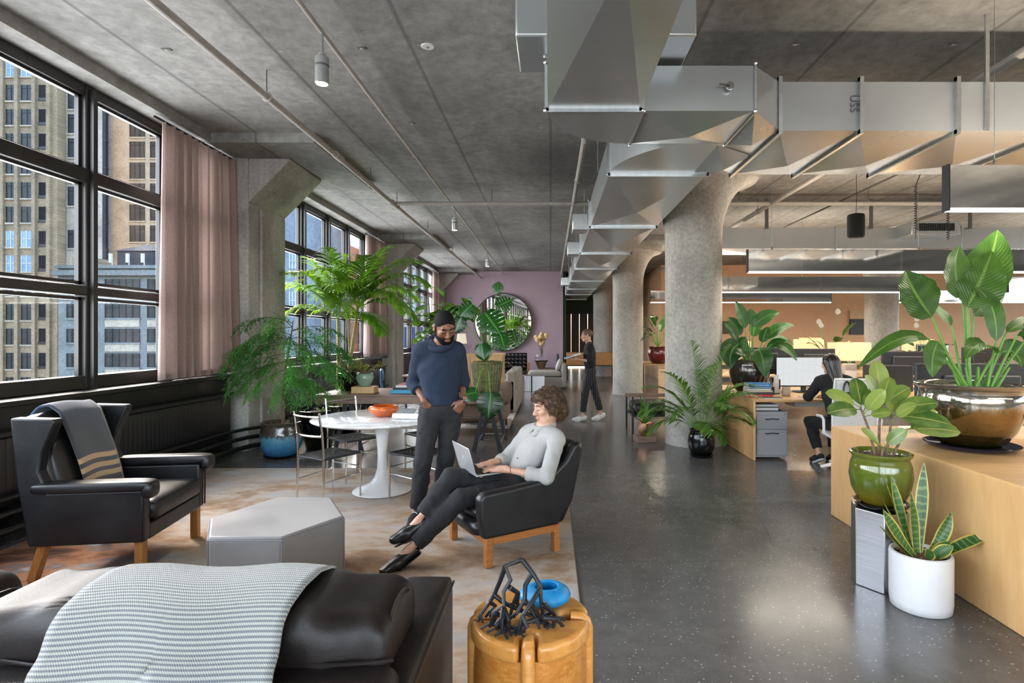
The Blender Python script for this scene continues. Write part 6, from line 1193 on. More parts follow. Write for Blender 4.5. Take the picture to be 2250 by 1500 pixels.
for x in (-.05, .05):
    for y in (-.05, .05): MB().bx(x - .005, x + .005, y - .005, y + .005, .02, .13).build('post', M['blkmetal'], o)
o = thing('grey_lounge_seat', 'low grey cantilever chair beside the brass table', 'chair', (.02, 18.9, 0)); mb = MB(); superq(mb, (-.15, 0, .42), (.3, .3, .05), .5, .3, 24, 8); mb.build('seat', BRF, o, 180); mb = MB(); superq(mb, (.22, 0, .75), (.05, .26, .2), .6, .5, 24, 10); mb.build('backrest', mat('charcoal_felt', srgb(70, 70, 74), .9), o, 180); MB().tube([(.2, 0, .6), (.18, 0, .38), (-.2, 0, .3), (-.2, 0, .02), (.25, 0, .02)], .014, 8).build('frame', M['chrome'], o)
# black daybed behind the column
o = thing('black_daybed', 'black cushioned bench with wood rail behind the near column', 'bench', (1.95, 9.25, 0)); mb = MB(); superq(mb, (0, -.05, .38), (.62, .33, .1), .4, .2, 36, 10); mb.build('seat_cushion', M['lea_black'], o, 180); MB().bx(-.66, .66, .28, .33, .5, .56).build('back_rail', M['walnut'], o, bevel=.008); MB().bx(-.64, .64, -.36, .3, .25, .29).build('frame', M['blkmetal'], o)
for x in (-.64, .64):
    for y, h_ in ((-.42, .58), (.3, .56)): MB().bx(x - .015, x + .015, y - .015, y + .015, 0, h_).build('leg', M['blkmetal'], o)
# counter behind the walking woman
o = thing('reception_counter', 'low timber counter on black frame behind the walking woman', 'counter', (1.3, 20.3, 0)); MB().bx(-.72, 1.0, -.3, .3, .5, .95).build('body', M['oak'], o); MB().bx(-.75, 1.05, -.32, .32, .46, .5).build('shelf', M['blk'], o)
for x in (-.7, 1.0): MB().bx(x - .02, x + .02, -.3, .3, 0, .46).build('leg', M['blk'], o)
# ------------------------------------------------------------------ people: smooth implicit bodies
V = lambda *a: np.array(a, dtype=np.float64)
def nrm(a): a = np.asarray(a, float); return a / np.linalg.norm(a)
class Field:
    def __init__(s): s.pr = []; s.post = []
    def cap(s, a, b, ra, rb=None, k=.02, flat=False, sub=False, sq=None):
        a, b = np.asarray(a, float), np.asarray(b, float); rb = ra if rb is None else rb; ba = b - a; L2 = ba @ ba; n = ba / math.sqrt(L2)
        def f(P):
            pa = P - a; h = np.clip(pa @ ba / L2, 0, 1); d = np.linalg.norm(pa - h[..., None] * ba, axis=-1) - (ra + (rb - ra) * h)
            if flat: d = np.maximum(d, (P - b) @ n)
            return d
        m = max(ra, rb); s.pr.append((f, np.minimum(a, b) - m, np.maximum(a, b) + m, k, sub)); return s
    def ell(s, c, r, Rm=None, k=.02, sub=False):
        c, r = np.asarray(c, float), np.asarray(r, float)
        def f(P):
            q = P - c
            if Rm is not None: q = q @ Rm
            k0 = np.linalg.norm(q / r, axis=-1); k1 = np.linalg.norm(q / (r * r), axis=-1) + 1e-9; return k0 * (k0 - 1) / k1
        m = r.max(); s.pr.append((f, c - m, c + m, k, sub)); return s
    def chain(s, pts, rs, k=.02):
        for i in range(len(pts) - 1): s.cap(pts[i], pts[i + 1], rs[i], rs[i + 1], k)
        return s
    def mesh(s, res, lo=None, hi=None, grow=0.0):
        if lo is None: lo = np.min([p[1] for p in s.pr if not p[4]], 0) - .03; hi = np.max([p[2] for p in s.pr if not p[4]], 0) + .03
        lo, hi = np.asarray(lo, float), np.asarray(hi, float); ax = [np.arange(lo[i], hi[i] + res, res) for i in range(3)]; sh = tuple(len(a) for a in ax); G = np.full(sh, .5)
        for f, a, b, k, sub in s.pr:
            mg = k + .05; i0 = [max(0, int((a[i] - mg - lo[i]) / res)) for i in range(3)]; i1 = [min(sh[i], int((b[i] + mg - lo[i]) / res) + 2) for i in range(3)]
            if any(i1[i] <= i0[i] for i in range(3)): continue
            sl = tuple(slice(i0[i], i1[i]) for i in range(3)); P = np.stack(np.meshgrid(*[ax[i][sl[i]] for i in range(3)], indexing='ij'), -1); d = f(P); g = G[sl]
            if sub: G[sl] = np.maximum(g, -d) if k <= 0 else -(lambda a_, b_: np.where(True, b_ * (1 - np.clip(.5 + .5 * (b_ - a_) / k, 0, 1)) + a_ * np.clip(.5 + .5 * (b_ - a_) / k, 0, 1) - k * np.clip(.5 + .5 * (b_ - a_) / k, 0, 1) * (1 - np.clip(.5 + .5 * (b_ - a_) / k, 0, 1)), 0))(-g, d)
            else: h = np.clip(.5 + .5 * (d - g) / k, 0, 1); G[sl] = d * (1 - h) + g * h - k * h * (1 - h)
        if s.post:
            P = np.stack(np.meshgrid(*ax, indexing='ij'), -1)
            for q in s.post: G = q(P, G)
        return nets(G - grow, lo, res)
def nets(G, lo, res):
    S = G < 0; nx, ny, nz = G.shape; cnt = np.zeros((nx - 1, ny - 1, nz - 1)); acc = np.zeros((nx - 1, ny - 1, nz - 1, 3))
    cor = [(a, b, c) for a in (0, 1) for b in (0, 1) for c in (0, 1)]; sl = lambda o, A: A[o[0]:nx - 1 + o[0], o[1]:ny - 1 + o[1], o[2]:nz - 1 + o[2]]
    for p_ in cor:
        for x in range(3):
            if p_[x] == 0:
                q = list(p_); q[x] = 1; a, b = sl(p_, G), sl(q, G); m = (a < 0) != (b < 0); t_ = np.where(m, a / np.where(m, a - b, 1), 0); cnt += m
                for y in range(3): acc[..., y] += m * (p_[y] + (t_ if y == x else 0))
    idx = -np.ones(cnt.shape, dtype=np.int64); on_ = cnt > 0; idx[on_] = np.arange(on_.sum()); c = np.argwhere(on_); v = (c + acc[on_] / cnt[on_][:, None]) * res + lo; F_ = []
    for x in range(3):
        y, z = (x + 1) % 3, (x + 2) % 3; a = np.take(S, range(0, G.shape[x] - 1), x); b = np.take(S, range(1, G.shape[x]), x); e = np.argwhere(a != b); fl = a[tuple(e.T)]
        ok = (e[:, y] > 0) & (e[:, z] > 0) & (e[:, y] < G.shape[y] - 1) & (e[:, z] < G.shape[z] - 1); e, fl = e[ok], fl[ok]; qs = []
        for dy, dz in ((-1, -1), (0, -1), (0, 0), (-1, 0)): w_ = e.copy(); w_[:, y] += dy; w_[:, z] += dz; qs.append(idx[tuple(w_.T)])
        q = np.stack(qs, 1); q[~fl] = q[~fl][:, ::-1]; F_.append(q[(q >= 0).all(1)])
    return v, np.concatenate(F_) if F_ else np.zeros((0, 4), int)
def add_np(mb, v, f, keep=None):
    if keep is not None and len(f): f = f[keep(v[f].mean(1))]
    mb.add([tuple(p) for p in v], [tuple(int(i) for i in q) for q in f])
def smooth_obj(mb, name, mt, root, it=1):
    o = mb.build(name, mt, None, 180)
    if it: m = o.modifiers.new('smooth', 'SMOOTH'); m.iterations = it; m.factor = .5
    o.parent = root; return o
def local(root, mb): l = Vector(root.location); mb.v = [(x - l.x, y - l.y, z - l.z) for x, y, z in mb.v]; return mb
def fabric(name, a, b, scale=420, rough=.9, sheen=.0, bump=.25, wr=.3):
    m, t, p = base_mat(name); v = t.coords(); n = t.noise(v, scale, 3); w_ = t.noise(v, 7, 4, .6, 1.0); t.link(t.ramp(n, [(.3, a), (.7, b)]), p.inputs['Base Color']); p.inputs['Roughness'].default_value = rough; p.inputs['Sheen Weight'].default_value = sheen
    b1 = t.bump(w_, wr, .02); bn = t.n.new('ShaderNodeBump'); bn.inputs['Strength'].default_value = bump; bn.inputs['Distance'].default_value = .003; t.link(n, bn.inputs['Height']); t.link(b1, bn.inputs['Normal']); t.link(bn.outputs[0], p.inputs['Normal']); return m
def skinmat(name, col, col2):
    m, t, p = base_mat(name); n = t.noise(t.coords(), 30, 4); t.link(t.ramp(n, [(.35, col), (.7, col2)]), p.inputs['Base Color']); p.inputs['Roughness'].default_value = .45
    p.inputs['Subsurface Weight'].default_value = .12; p.inputs['Subsurface Radius'].default_value = (.02, .008, .004); return m
def basis(fwd, up): f = nrm(fwd); r = nrm(np.cross(f, up)); u = np.cross(r, f); return np.stack([r, f, u], 1)      # columns: right, forward, up
def head_prims(F_, c, B, s=1.0, nose=1.0, jaw=1.0):
    T = lambda x, y, z: c + B @ (np.array([x, y, z]) * s); E = lambda p_, r, **k: F_.ell(T(*p_), np.array(r) * s, B, **k); Cp = lambda a, b, r0, r1, **k: F_.cap(T(*a), T(*b), r0 * s, r1 * s, **k)
    E((0, -.014, .034), (.075, .095, .086)); E((0, .022, -.028), (.062 * jaw, .07, .082), k=.03); E((0, .052, -.088), (.036 * jaw, .034, .026), k=.03)
    for q in (-1, 1):
        Cp((q * .052 * jaw, -.005, -.055), (q * .018, .06, -.092), .024, .02, k=.025); E((q * .04, .066, -.018), (.024, .022, .022), k=.02)
    Cp((-.036, .083, .026), (.036, .083, .026), .012, .012, k=.015)
    for q in (-1, 1): E((q * .032, .1, .006), (.021, .016, .012), k=.012, sub=True); E((q * .032, .082, .004), (.017, .012, .011), k=.006)
    Cp((0, .09, .006), (0, .112 * nose, -.03), .009, .0125, k=.012); E((.013, .102, -.034), (.009, .010, .008), k=.008); E((-.013, .102, -.034), (.009, .010, .008), k=.008)
    E((0, .094, -.06), (.026, .011, .0075), k=.008); E((0, .0925, -.0705), (.022, .011, .0085), k=.008)
    for q in (-1, 1): E((q * .078, -.008, -.004), (.011, .02, .032), k=.008); E((q * .086, -.002, -.002), (.006, .01, .016), k=.006, sub=True)
    return T
def hand_prims(F_, w_, B, curl=(20, 25, 15), spread=6, side=1, s=1.0, thumb=(.045, .05, -.02)):
    """B columns: across to the thumb side, along the fingers, back of the hand"""
    T = lambda p_: w_ + B @ (np.array(p_) * s)
    ys = (.030, .011, -.009, -.027); ln = ((.044, .027, .021), (.049, .031, .023), (.046, .029, .022), (.037, .022, .019))
    for y, l in zip(ys, ln):
        b = np.array([y * .75, .018, 0.]); kn = np.array([y, .092 - abs(y) * .25, .004]); F_.cap(T(b), T(kn), .0155 * s, .0115 * s, .014); p_ = kn; a = 0; sp_ = R(spread) * y / .03
        for q in range(3): a += R(curl[q]); d = np.array([math.sin(sp_) * math.cos(a), math.cos(sp_) * math.cos(a), -math.sin(a)]); p2 = p_ + d * l[q]; F_.cap(T(p_), T(p2), (.0098 - .0009 * q) * s, (.0092 - .0011 * q) * s, .004); p_ = p2
    t0 = np.array([.02, .02, -.004]); t1 = np.array([thumb[0], thumb[1], thumb[2]]); t2 = t1 + np.array([.012, .034, -.006]); t3 = t2 + np.array([.0, .026, -.006]); F_.cap(T(t0), T(t1), .016 * s, .013 * s, .012); F_.cap(T(t1), T(t2), .0118 * s, .0105 * s, .006); F_.cap(T(t2), T(t3), .0102 * s, .0085 * s, .004)
    F_.ell(T((0, .05, -.004)), np.array((.036, .045, .014)) * s, B, k=.012); F_.cap(T((0, -.03, 0)), T((0, .02, 0)), .026 * s, .025 * s, .015)
def person(label, loc, J, skin, hairc, top, leg, shoe, s=1.0, hair='short', beard=False, sleeve=.62, hemz=None, hands=None, jaw=1.0, extra=None, shoecut=None, sole=None, toplen=None, fat=1.0, hs=None, ag=.015):
    """skeleton J of world points -> one body mesh, with clothes and hair as child meshes"""
    root = thing('person', label, 'person', loc); J = {k: np.asarray(v, float) for k, v in J.items()}
    up = nrm(J['neck'] - J['pelvis']); rt = nrm((J['shR'] - J['shL']) + .5 * (J['hipR'] - J['hipL'])); fw = np.cross(up, rt); rt = np.cross(fw, up); TB_ = np.stack([rt, fw, up], 1); HB = basis(J['face'], J['headup'])
    hs = hs or s; F_ = Field(); T = head_prims(F_, J['head'], HB, hs, 1.0, jaw); F_.cap(T(0, -.018, -.06), J['neck'] - up * .02, .053 * s, .058 * s, .03)
    def torso(Q, g):
        Q.ell(J['chest'], np.array((.158 + g, .105 + g, .19 + g)) * s * np.array((fat, fat, 1)), TB_, k=.05); mid = J['pelvis'] * .55 + J['chest'] * .45; Q.ell(mid, np.array((.135 + g, .098 + g, .18 + g)) * s * np.array((fat, fat, 1)), TB_, k=.05)
        Q.cap(J['shR'] - (J['shR'] - J['shL']) * .12, J['shL'] + (J['shR'] - J['shL']) * .12, (.06 + g) * s, (.06 + g) * s, .05)
        for q in 'RL': Q.cap(J['neck'] + up * .01, J['sh' + q] - up * .01, (.045 + g * .6) * s, (.05 + g) * s, .04)
    def arm(Q, q, g, to=1.0, g2=None): 
        sh, el, wr = J['sh' + q], J['el' + q], J['wr' + q]; Q.cap(sh, el, (.052 + g) * s, (.042 + g) * s, .02)
        if to > 0: e = el + (wr - el) * to; Q.cap(el, e, (.042 + g) * s, (.042 - .015 * to + (g if g2 is None else g2)) * s, .02, flat=to < 1)
    def legs(Q, g, k_=.025, end=1.0, ge=None):
        Q.ell(J['pelvis'], np.array((.15 + g, .108 + g, .12 + g)) * s * np.array((fat, 1, 1)), TB_, k=.05)
        for q in 'RL':
            h, kn, an = J['hip' + q], J['knee' + q], J['ank' + q]; Q.cap(h, kn, (.083 + g) * s, (.056 + g) * s, k_); e = kn + (an - kn) * end
            md = kn + (an - kn) * .35 - nrm(np.cross(np.cross(an - kn, J['toe' + q] - an), an - kn)) * 0; Q.cap(kn, md, (.056 + g) * s, (.054 + g) * s, k_); Q.cap(md, e, (.054 + g) * s, (.037 + (g if ge is None else ge)) * s, k_, flat=end < 1)
    torso(F_, -.012); legs(F_, -.012)
    for q in 'RL': arm(F_, q, -.008); F_.cap(J['ank' + q], J['ank' + q] + (J['toe' + q] - J['ank' + q]) * .45 - V(0, 0, .012), .032 * s, .022 * s, .02)
    for q in 'RL':
        if hands and q in hands: hd = hands[q]; hand_prims(F_, J['wr' + q], hd['B'], hd.get('curl', (25, 30, 20)), hd.get('spread', 8), 1, s, hd.get('thumb', (.045, .05, -.02)))
    boxes = [(J['head'] - .17 * s, J['head'] + .17 * s, .0045)]
    if hands:
        for q in hands: c = J['wr' + q] + hands[q]['B'][:, 1] * .08 * s; boxes.append((c - .14 * s, c + .14 * s, .004))
    mb = MB(); ins = lambda c: np.any([np.all((c > a + r_ * .5) & (c < b - r_ * .5), axis=1) for a, b, r_ in boxes], axis=0)
    v, f = F_.mesh(.012); add_np(mb, v, f, lambda c: ~ins(c))
    for k, (a, b, r_) in enumerate(boxes):
        v, f = F_.mesh(r_, a, b); prev = boxes[:k]; add_np(mb, v, f, (lambda c: ~np.any([np.all((c > p_[0] + p_[2] * .5) & (c < p_[1] - p_[2] * .5), axis=1) for p_ in prev], axis=0)) if prev else None)
    body = smooth_obj(local(root, mb), 'body', skin, root, 1)
    # face details
    S0 = s; s = hs
    Tw = lambda x, y, z: Vector(T(x, y, z)) - Vector(loc); mb = MB()
    for q in (-1, 1): MB().tube([Tw(q * x, y, z) for x, y, z in ((.013, .0975, .026), (.024, .0985, .0305), (.036, .0955, .032), (.05, .086, .027))], [.003 * s, .0042 * s, .0042 * s, .002 * s], 6).build('eyebrow', hairc, root, 60)
    for q in (-1, 1): MB().tube([Tw(q * x, y, z) for x, y, z in ((.017, .0925, -.001), (.025, .0955, -.004), (.033, .0965, -.005), (.041, .0945, -.004), (.048, .0895, 0.0))], .0016 * s, 5).build('eyelash', hairc, root, 60)
    LP = Field(); LP.ell(T(0, .0975, -.0605), np.array((.022, .009, .0055)) * s, HB, k=.004); LP.ell(T(0, .0965, -.0705), np.array((.019, .0095, .0065)) * s, HB, k=.004); v, f = LP.mesh(.0025); mb = MB(); add_np(mb, v, f); smooth_obj(local(root, mb), 'lips', extra['lip'] if extra and 'lip' in extra else skin, root)
    # hair
    HF = Field(); cuts = []; loc_ = lambda P: (P - J['head']) @ HB / s
    if hair == 'short':
        HF.ell(T(0, -.015, .0355), np.array((.0772, .0972, .0882)) * s, HB); HF.cap(T(.066, .012, .01), T(.066, .016, -.045), .014 * s, .008 * s, .01); HF.cap(T(-.066, .012, .01), T(-.066, .016, -.045), .014 * s, .008 * s, .01)
        def cut(P, G):
            q = loc_(P); x, y, z = q[..., 0], q[..., 1], q[..., 2]; jit = .0016 * np.sin(x * 800 + z * 300) * np.sin(y * 700)
            oval_ = 1 - np.sqrt((x / .064) ** 2 + ((z + .022) / .086) ** 2); G = np.where(y > .005, np.maximum(G, oval_ * .05 + jit), G); low = np.where(y > -.02, -.05, -.07 + np.clip(y + .1, 0, .1) * .1)
            return np.maximum(G, low - z + jit)
        HF.post.append(cut)
    elif hair == 'curly':
        HF.ell(T(0, -.02, .05), np.array((.094, .107, .092)) * s, HB, k=.03); HF.ell(T(0, -.075, -.035), np.array((.078, .06, .09)) * s, HB, k=.04); HF.ell(T(0, .06, .078), np.array((.07, .045, .035)) * s, HB, k=.03)
        for q in (-1, 1): HF.ell(T(q * .075, -.01, .0), np.array((.025, .04, .06)) * s, HB, k=.03)
        HF.post.append(lambda P, G: (lambda q: np.maximum(G, (q[..., 1] - .055) * 1.0 - np.maximum(0, (q[..., 2] - .052)) * 4))(loc_(P)))
        HF.post.append(lambda P, G: G + .0065 * np.sin(P[..., 0] * 190 + 3 * np.sin(P[..., 2] * 120)) * np.sin(P[..., 1] * 180 + 2 * np.sin(P[..., 0] * 140)) * np.sin(P[..., 2] * 170 + 2 * np.sin(P[..., 1] * 110)) + .004 * np.sin(P[..., 0] * 90) * np.sin(P[..., 2] * 80 + P[..., 1] * 60))
    elif hair == 'long':
        HF.ell(T(0, -.014, .036), np.array((.083, .103, .093)) * s, HB, k=.03); bk_ = extra['hairto'] - np.array(loc) * 0; HF.cap(T(0, -.06, .0), extra['hairto'], .075 * s, .05 * s, .04)
        for q in (-1, 1): HF.cap(T(q * .06, -.02, .02), extra['hairto'] + HB[:, 0] * q * .045 + V(0, 0, .06), .04 * s, .02 * s, .03)
        HF.post.append(lambda P, G: (lambda q: np.maximum(G, np.minimum(q[..., 1] - .045, .2) - np.maximum(0, q[..., 2] - .06) * 3))(loc_(P))); HF.post.append(lambda P, G: G + .0025 * np.sin(((P - J['head']) @ HB[:, 0]) * 240))
    elif hair == 'bun':
        HF.ell(T(0, -.016, .037), np.array((.081, .101, .091)) * s, HB, k=.02); HF.ell(T(0, -.11, .03), np.array((.04, .04, .04)) * s, HB, k=.02); HF.post.append(lambda P, G: (lambda q: np.maximum(G, np.maximum(-(q[..., 2] - (-.05 + np.clip(q[..., 1], -.2, .2) * 1.0)), q[..., 1] - .075)))(loc_(P)))
    v, f = HF.mesh(.0055 if hair == 'curly' else .005); mb = MB(); add_np(mb, v, f); ho = smooth_obj(local(root, mb), 'hair', hairc, root, 1 if hair != 'curly' else 0)
    if hair == 'curly':
        rr = random.Random(3); vv = v[np.random.RandomState(1).choice(len(v), 900, False)]; hc = J['head'] + HB[:, 2] * .03 * s; mb = MB()
        for p_ in vv:
            n_ = nrm(p_ - hc); a_ = nrm(np.cross(n_, [rr.uniform(-1, 1), rr.uniform(-1, 1), rr.uniform(-1, 1)])); b2 = np.cross(n_, a_); r_ = rr.uniform(.006, .011)
            if (p_ - J['head']) @ HB[:, 1] > .1 * s and (p_ - J['head']) @ HB[:, 2] < .07 * s: continue
            mb.tube([Vector(p_ + n_ * (.004 + .006 * math.sin(t_ * 1.3)) + (a_ * math.cos(t_) + b2 * math.sin(t_)) * r_ - a_ * r_ + b2 * t_ * .002) - Vector(loc) for t_ in np.linspace(0, 5.2, 9)], [.0012, .0017, .0019, .0019, .0018, .0017, .0015, .0012, .0008], 4)
        mb.build('curls', hairc, ho, 180)['kind'] = 'stuff'
    if beard:
        BF = Field(); c0 = T(0, .03, -.07); BF.ell(T(0, .03, -.05), np.array((.0645 * jaw, .0715, .072)) * s, HB, k=.02); BF.ell(T(0, .054, -.09), np.array((.039, .036, .029)) * s, HB, k=.03)
        for q in (-1, 1): BF.cap(T(q * .055, .0, -.05), T(q * .02, .06, -.094), .0265 * s, .0225 * s, .02)
        BF.post.append(lambda P, G: (lambda q: np.maximum(np.maximum(G, q[..., 2] + .05 - 1.6 * np.maximum(0, .03 - q[..., 1]) + .0015 * np.sin(q[..., 0] * 800)), -(q[..., 1] + .006)))(loc_(P))); BF.post.append(lambda P, G: (lambda q: np.maximum(G, .0145 - np.sqrt((q[..., 0] * .5) ** 2 + (q[..., 2] + .066) ** 2) + np.where(q[..., 1] < .07, -.1, 0)))(loc_(P)))
        v, f = BF.mesh(.0045); mb = MB(); add_np(mb, v, f); smooth_obj(local(root, mb), 'beard', hairc, root)
    # clothes
    s = S0
    fold = lambda P, G, a=.0035, fq=38: G + a * np.sin(P[..., 0] * fq + 2.2 * np.sin(P[..., 2] * fq * .45) + 1.3) * np.sin(P[..., 2] * fq * .8 + 1.7 * np.sin(P[..., 0] * fq * .5 + P[..., 1] * 20))
    TP = Field(); torso(TP, .016 if fat >= 1 else .006)
    if toplen: TP.ell(J['pelvis'] + up * toplen, np.array((.157, .118, .12)) * s * np.array((fat, 1, 1)), TB_, k=.04)
    for q in 'RL': arm(TP, q, ag, sleeve, ag + .005)
    hz = J['pelvis'] + up * (hemz if hemz is not None else .03); TP.post.append(fold); TP.post.append(lambda P, G: np.maximum(G, (hz - P) @ up)); nk = T(0, -.02, -.115) if True else 0
    TP.post.append(lambda P, G: np.maximum(G, .066 * s - np.linalg.norm(np.cross(P - J['neck'], nrm(J['head'] - J['neck'] - fw * .02)), axis=-1) - np.where((P - (J['neck'] + up * .0)) @ up < 0, 1, 0)))
    v, f = TP.mesh(.0085); mb = MB(); add_np(mb, v, f); tp = smooth_obj(local(root, mb), 'top', top, root, 2)
    LG = Field(); legs(LG, .012, .03, extra.get('legend', .9) if extra else .9, .026); LG.post.append(lambda P, G: fold(P, G, .004, 46)); wz = J['pelvis'] + up * .10; LG.post.append(lambda P, G: np.maximum(G, (P - wz) @ up)); v, f = LG.mesh(.009); mb = MB(); add_np(mb, v, f); smooth_obj(local(root, mb), 'trousers', leg, root, 2)
    for q in 'RL':
        a, t_ = J['ank' + q], J['toe' + q]; hd = t_ - a; hd2 = hd - V(0, 0, hd[2]) * 0; d = nrm(hd); u = nrm(V(0, 0, 1) - d * d[2]) if abs(d[2]) < .95 else V(0, 1, 0); heel = a - d * .045 * s - u * .035; SF = Field(); so = -u * .042 * s
        SF.cap(heel + u * .01, a + d * .1 + so * .6, .036 * s, .042 * s, .03); SF.cap(a + d * .1 + so * .7, t_ + d * .02 + so * .35, .042 * s, .034 * s, .03); sz = a + so * 1.75
        SF.post.append(lambda P, G, sz=sz, u=u: np.maximum(G, (sz - P) @ u)); cut = extra.get('shoecut', .05) if extra else .05; cz = a + u * cut; SF.post.append(lambda P, G, cz=cz, u=u, d=d, a=a: np.maximum(G, (P - cz) @ nrm(u + d * extra.get('shoetilt', -.1))))
        v, f = SF.mesh(.006); mb = MB(); add_np(mb, v, f); sh = smooth_obj(local(root, mb), 'shoe', shoe, root, 1); SO = Field(); SO.cap(heel + so * .1, a + d * .1 + so * .9, .04 * s, .046 * s, .03); SO.cap(a + d * .1 + so * .9, t_ + d * .024 + so * .75, .046 * s, .038 * s, .03); SO.post.append(lambda P, G, sz=sz, u=u: np.maximum(np.maximum(G, (sz - u * .006 - P) @ u), (P - sz - u * .014) @ u)); v, f = SO.mesh(.006); mb = MB(); add_np(mb, v, f); smooth_obj(local(root, mb), 'sole', sole or shoe, sh, 0)
        if extra and extra.get('laces'):
            mb = MB()
            for k in range(5): c = Vector(a + d * (.045 + .022 * k) + u * (.03 - .0105 * k)) - Vector(loc); sd_ = Vector(np.cross(d, u)); mb.tube([c - sd_ * .026 + Vector(d) * .008, c + Vector(u) * .008, c + sd_ * .026 - Vector(d) * .008], .0035, 5)
            mb.build('laces', M['white'], sh)
    return root, T, tp
SK_D = skinmat('brown_skin', srgb(116, 77, 58), srgb(134, 90, 68)); SK_L = skinmat('fair_skin', srgb(190, 145, 120), srgb(204, 160, 136)); LIP_D = mat('brown_lips', srgb(132, 82, 70), .4); LIP_L = mat('rose_lips', srgb(170, 104, 92), .4)
HAIR_B = mat('black_hair', srgb(9, 8, 8), .75, spec=.2, bump=.5, bscale=180); HAIR_BR = mat('brown_curls', srgb(58, 40, 26), .5, col2=srgb(104, 76, 50), scale=28, bump=.6, bscale=90, bdist=.01); HAIR_L = mat('straight_black_hair', srgb(18, 16, 16), .35, col2=srgb(36, 32, 31), scale=90, stretch=(1, 1, .05)); HAIR_A = mat('auburn_hair', srgb(84, 58, 40), .5, col2=srgb(112, 80, 56), scale=40)
KNIT = fabric('navy_knit', srgb(18, 30, 47), srgb(28, 44, 66), 420); JEAN = fabric('black_denim', srgb(24, 24, 27), srgb(40, 40, 43), 420, .85, 0, .2, .7); TROU = fabric('black_cotton', srgb(20, 20, 22), srgb(32, 32, 34), 420, .85, 0, .2, .7); OXF = fabric('grey_chambray', srgb(148, 147, 144), srgb(170, 168, 164), 600, .85, 0, .12, .9); BLKT = fabric('black_jersey', srgb(16, 16, 18), srgb(26, 26, 28), 160); WSH = mat('white_leather', srgb(220, 220, 218), .5); BSH = mat('black_loafer', srgb(20, 20, 21), .3); CANV = mat('black_canvas', srgb(26, 26, 28), .8)
# ---- standing man
hp = lambda *a: V(*a)
Bh = basis((-.45, -.35, -.82), (.35, -.75, .2)); BhL = np.stack([nrm(np.cross(Bh[:, 1], nrm(V(.55, -.8, .1)))), Bh[:, 1], nrm(V(.55, -.8, .1))], 1)
def hb(along, back, thumb): a = nrm(along); t_ = nrm(np.asarray(thumb, float) - a * (np.asarray(thumb, float) @ a)); b = np.asarray(back, float); n_ = np.cross(t_, a); n_ = n_ if n_ @ b > 0 else -n_; return np.stack([t_, a, n_], 1)
J = dict(pelvis=(-.915, 4.61, .95), hipR=(-1.0, 4.585, .915), hipL=(-.83, 4.64, .915), kneeR=(-1.05, 4.54, .51), kneeL=(-.885, 4.66, .51), ankR=(-1.11, 4.60, .10), ankL=(-.97, 4.78, .10), toeR=(-1.12, 4.44, .055), toeL=(-.90, 4.63, .055), chest=(-.925, 4.61, 1.27), neck=(-.925, 4.60, 1.475), head=(-.872, 4.545, 1.625), face=(.42, -.78, -.50), headup=(.1, -.45, 1), shR=(-1.08, 4.575, 1.425), shL=(-.785, 4.66, 1.425), elR=(-1.155, 4.66, 1.155), elL=(-.755, 4.74, 1.165), wrR=(-1.015, 4.495, 1.0), wrL=(-.725, 4.57, 1.01))
man, T1, _ = person('standing man in navy knit hoodie and black jeans, hands in pockets', (-1.0, 4.62, .014), J, SK_D, HAIR_B, KNIT, JEAN, CANV, 1.02, 'short', True, .38, .03, {'R': dict(B=hb((.45, .42, -.8), (0, -1, .2), (.6, -.3, .4)), curl=(10, 10, 10)), 'L': dict(B=hb((-.5, -.1, -.75), (.25, -1, .1), (-.7, -.5, .5)), curl=(35, 40, 25), thumb=(.05, .045, -.005))}, 1.05, dict(lip=LIP_D, legend=.93, laces=True), sole=WSH, toplen=.04, hs=1.08)
ml = Vector(man.location); hd = MB()
n_ = V(*J['neck']); hd.tube([Vector(n_ + V(.094 * math.cos(a), .085 * math.sin(a), .02 + .06 * math.sin(a))) - ml for a in np.linspace(0, 2 * PI, 28, endpoint=False)], .029, 10, closed=True); hd.build('hood', KNIT, man, 180)
wr_ = V(*J['wrL']); ax = nrm(wr_ - V(*J['elL'])); w0 = Matrix(hb(ax, (.3, -1, 0), (1, 0, 0)).tolist()); wt = MB().tube([Vector(wr_ - ax * .012) - ml, Vector(wr_ + ax * .006) - ml], .034, 20).build('watch_strap', M['blk'], man); MB().lathe([(.02, 0), (.02, .008), (0, .009)], 18).xf(Matrix.Translation(Vector(wr_ + nrm(V(.75, -.65, .1)) * .032) - ml) @ Vector((.75, -.65, .1)).to_track_quat('Z', 'Y').to_matrix().to_4x4()).build('watch_face', M['blkgloss'], wt)
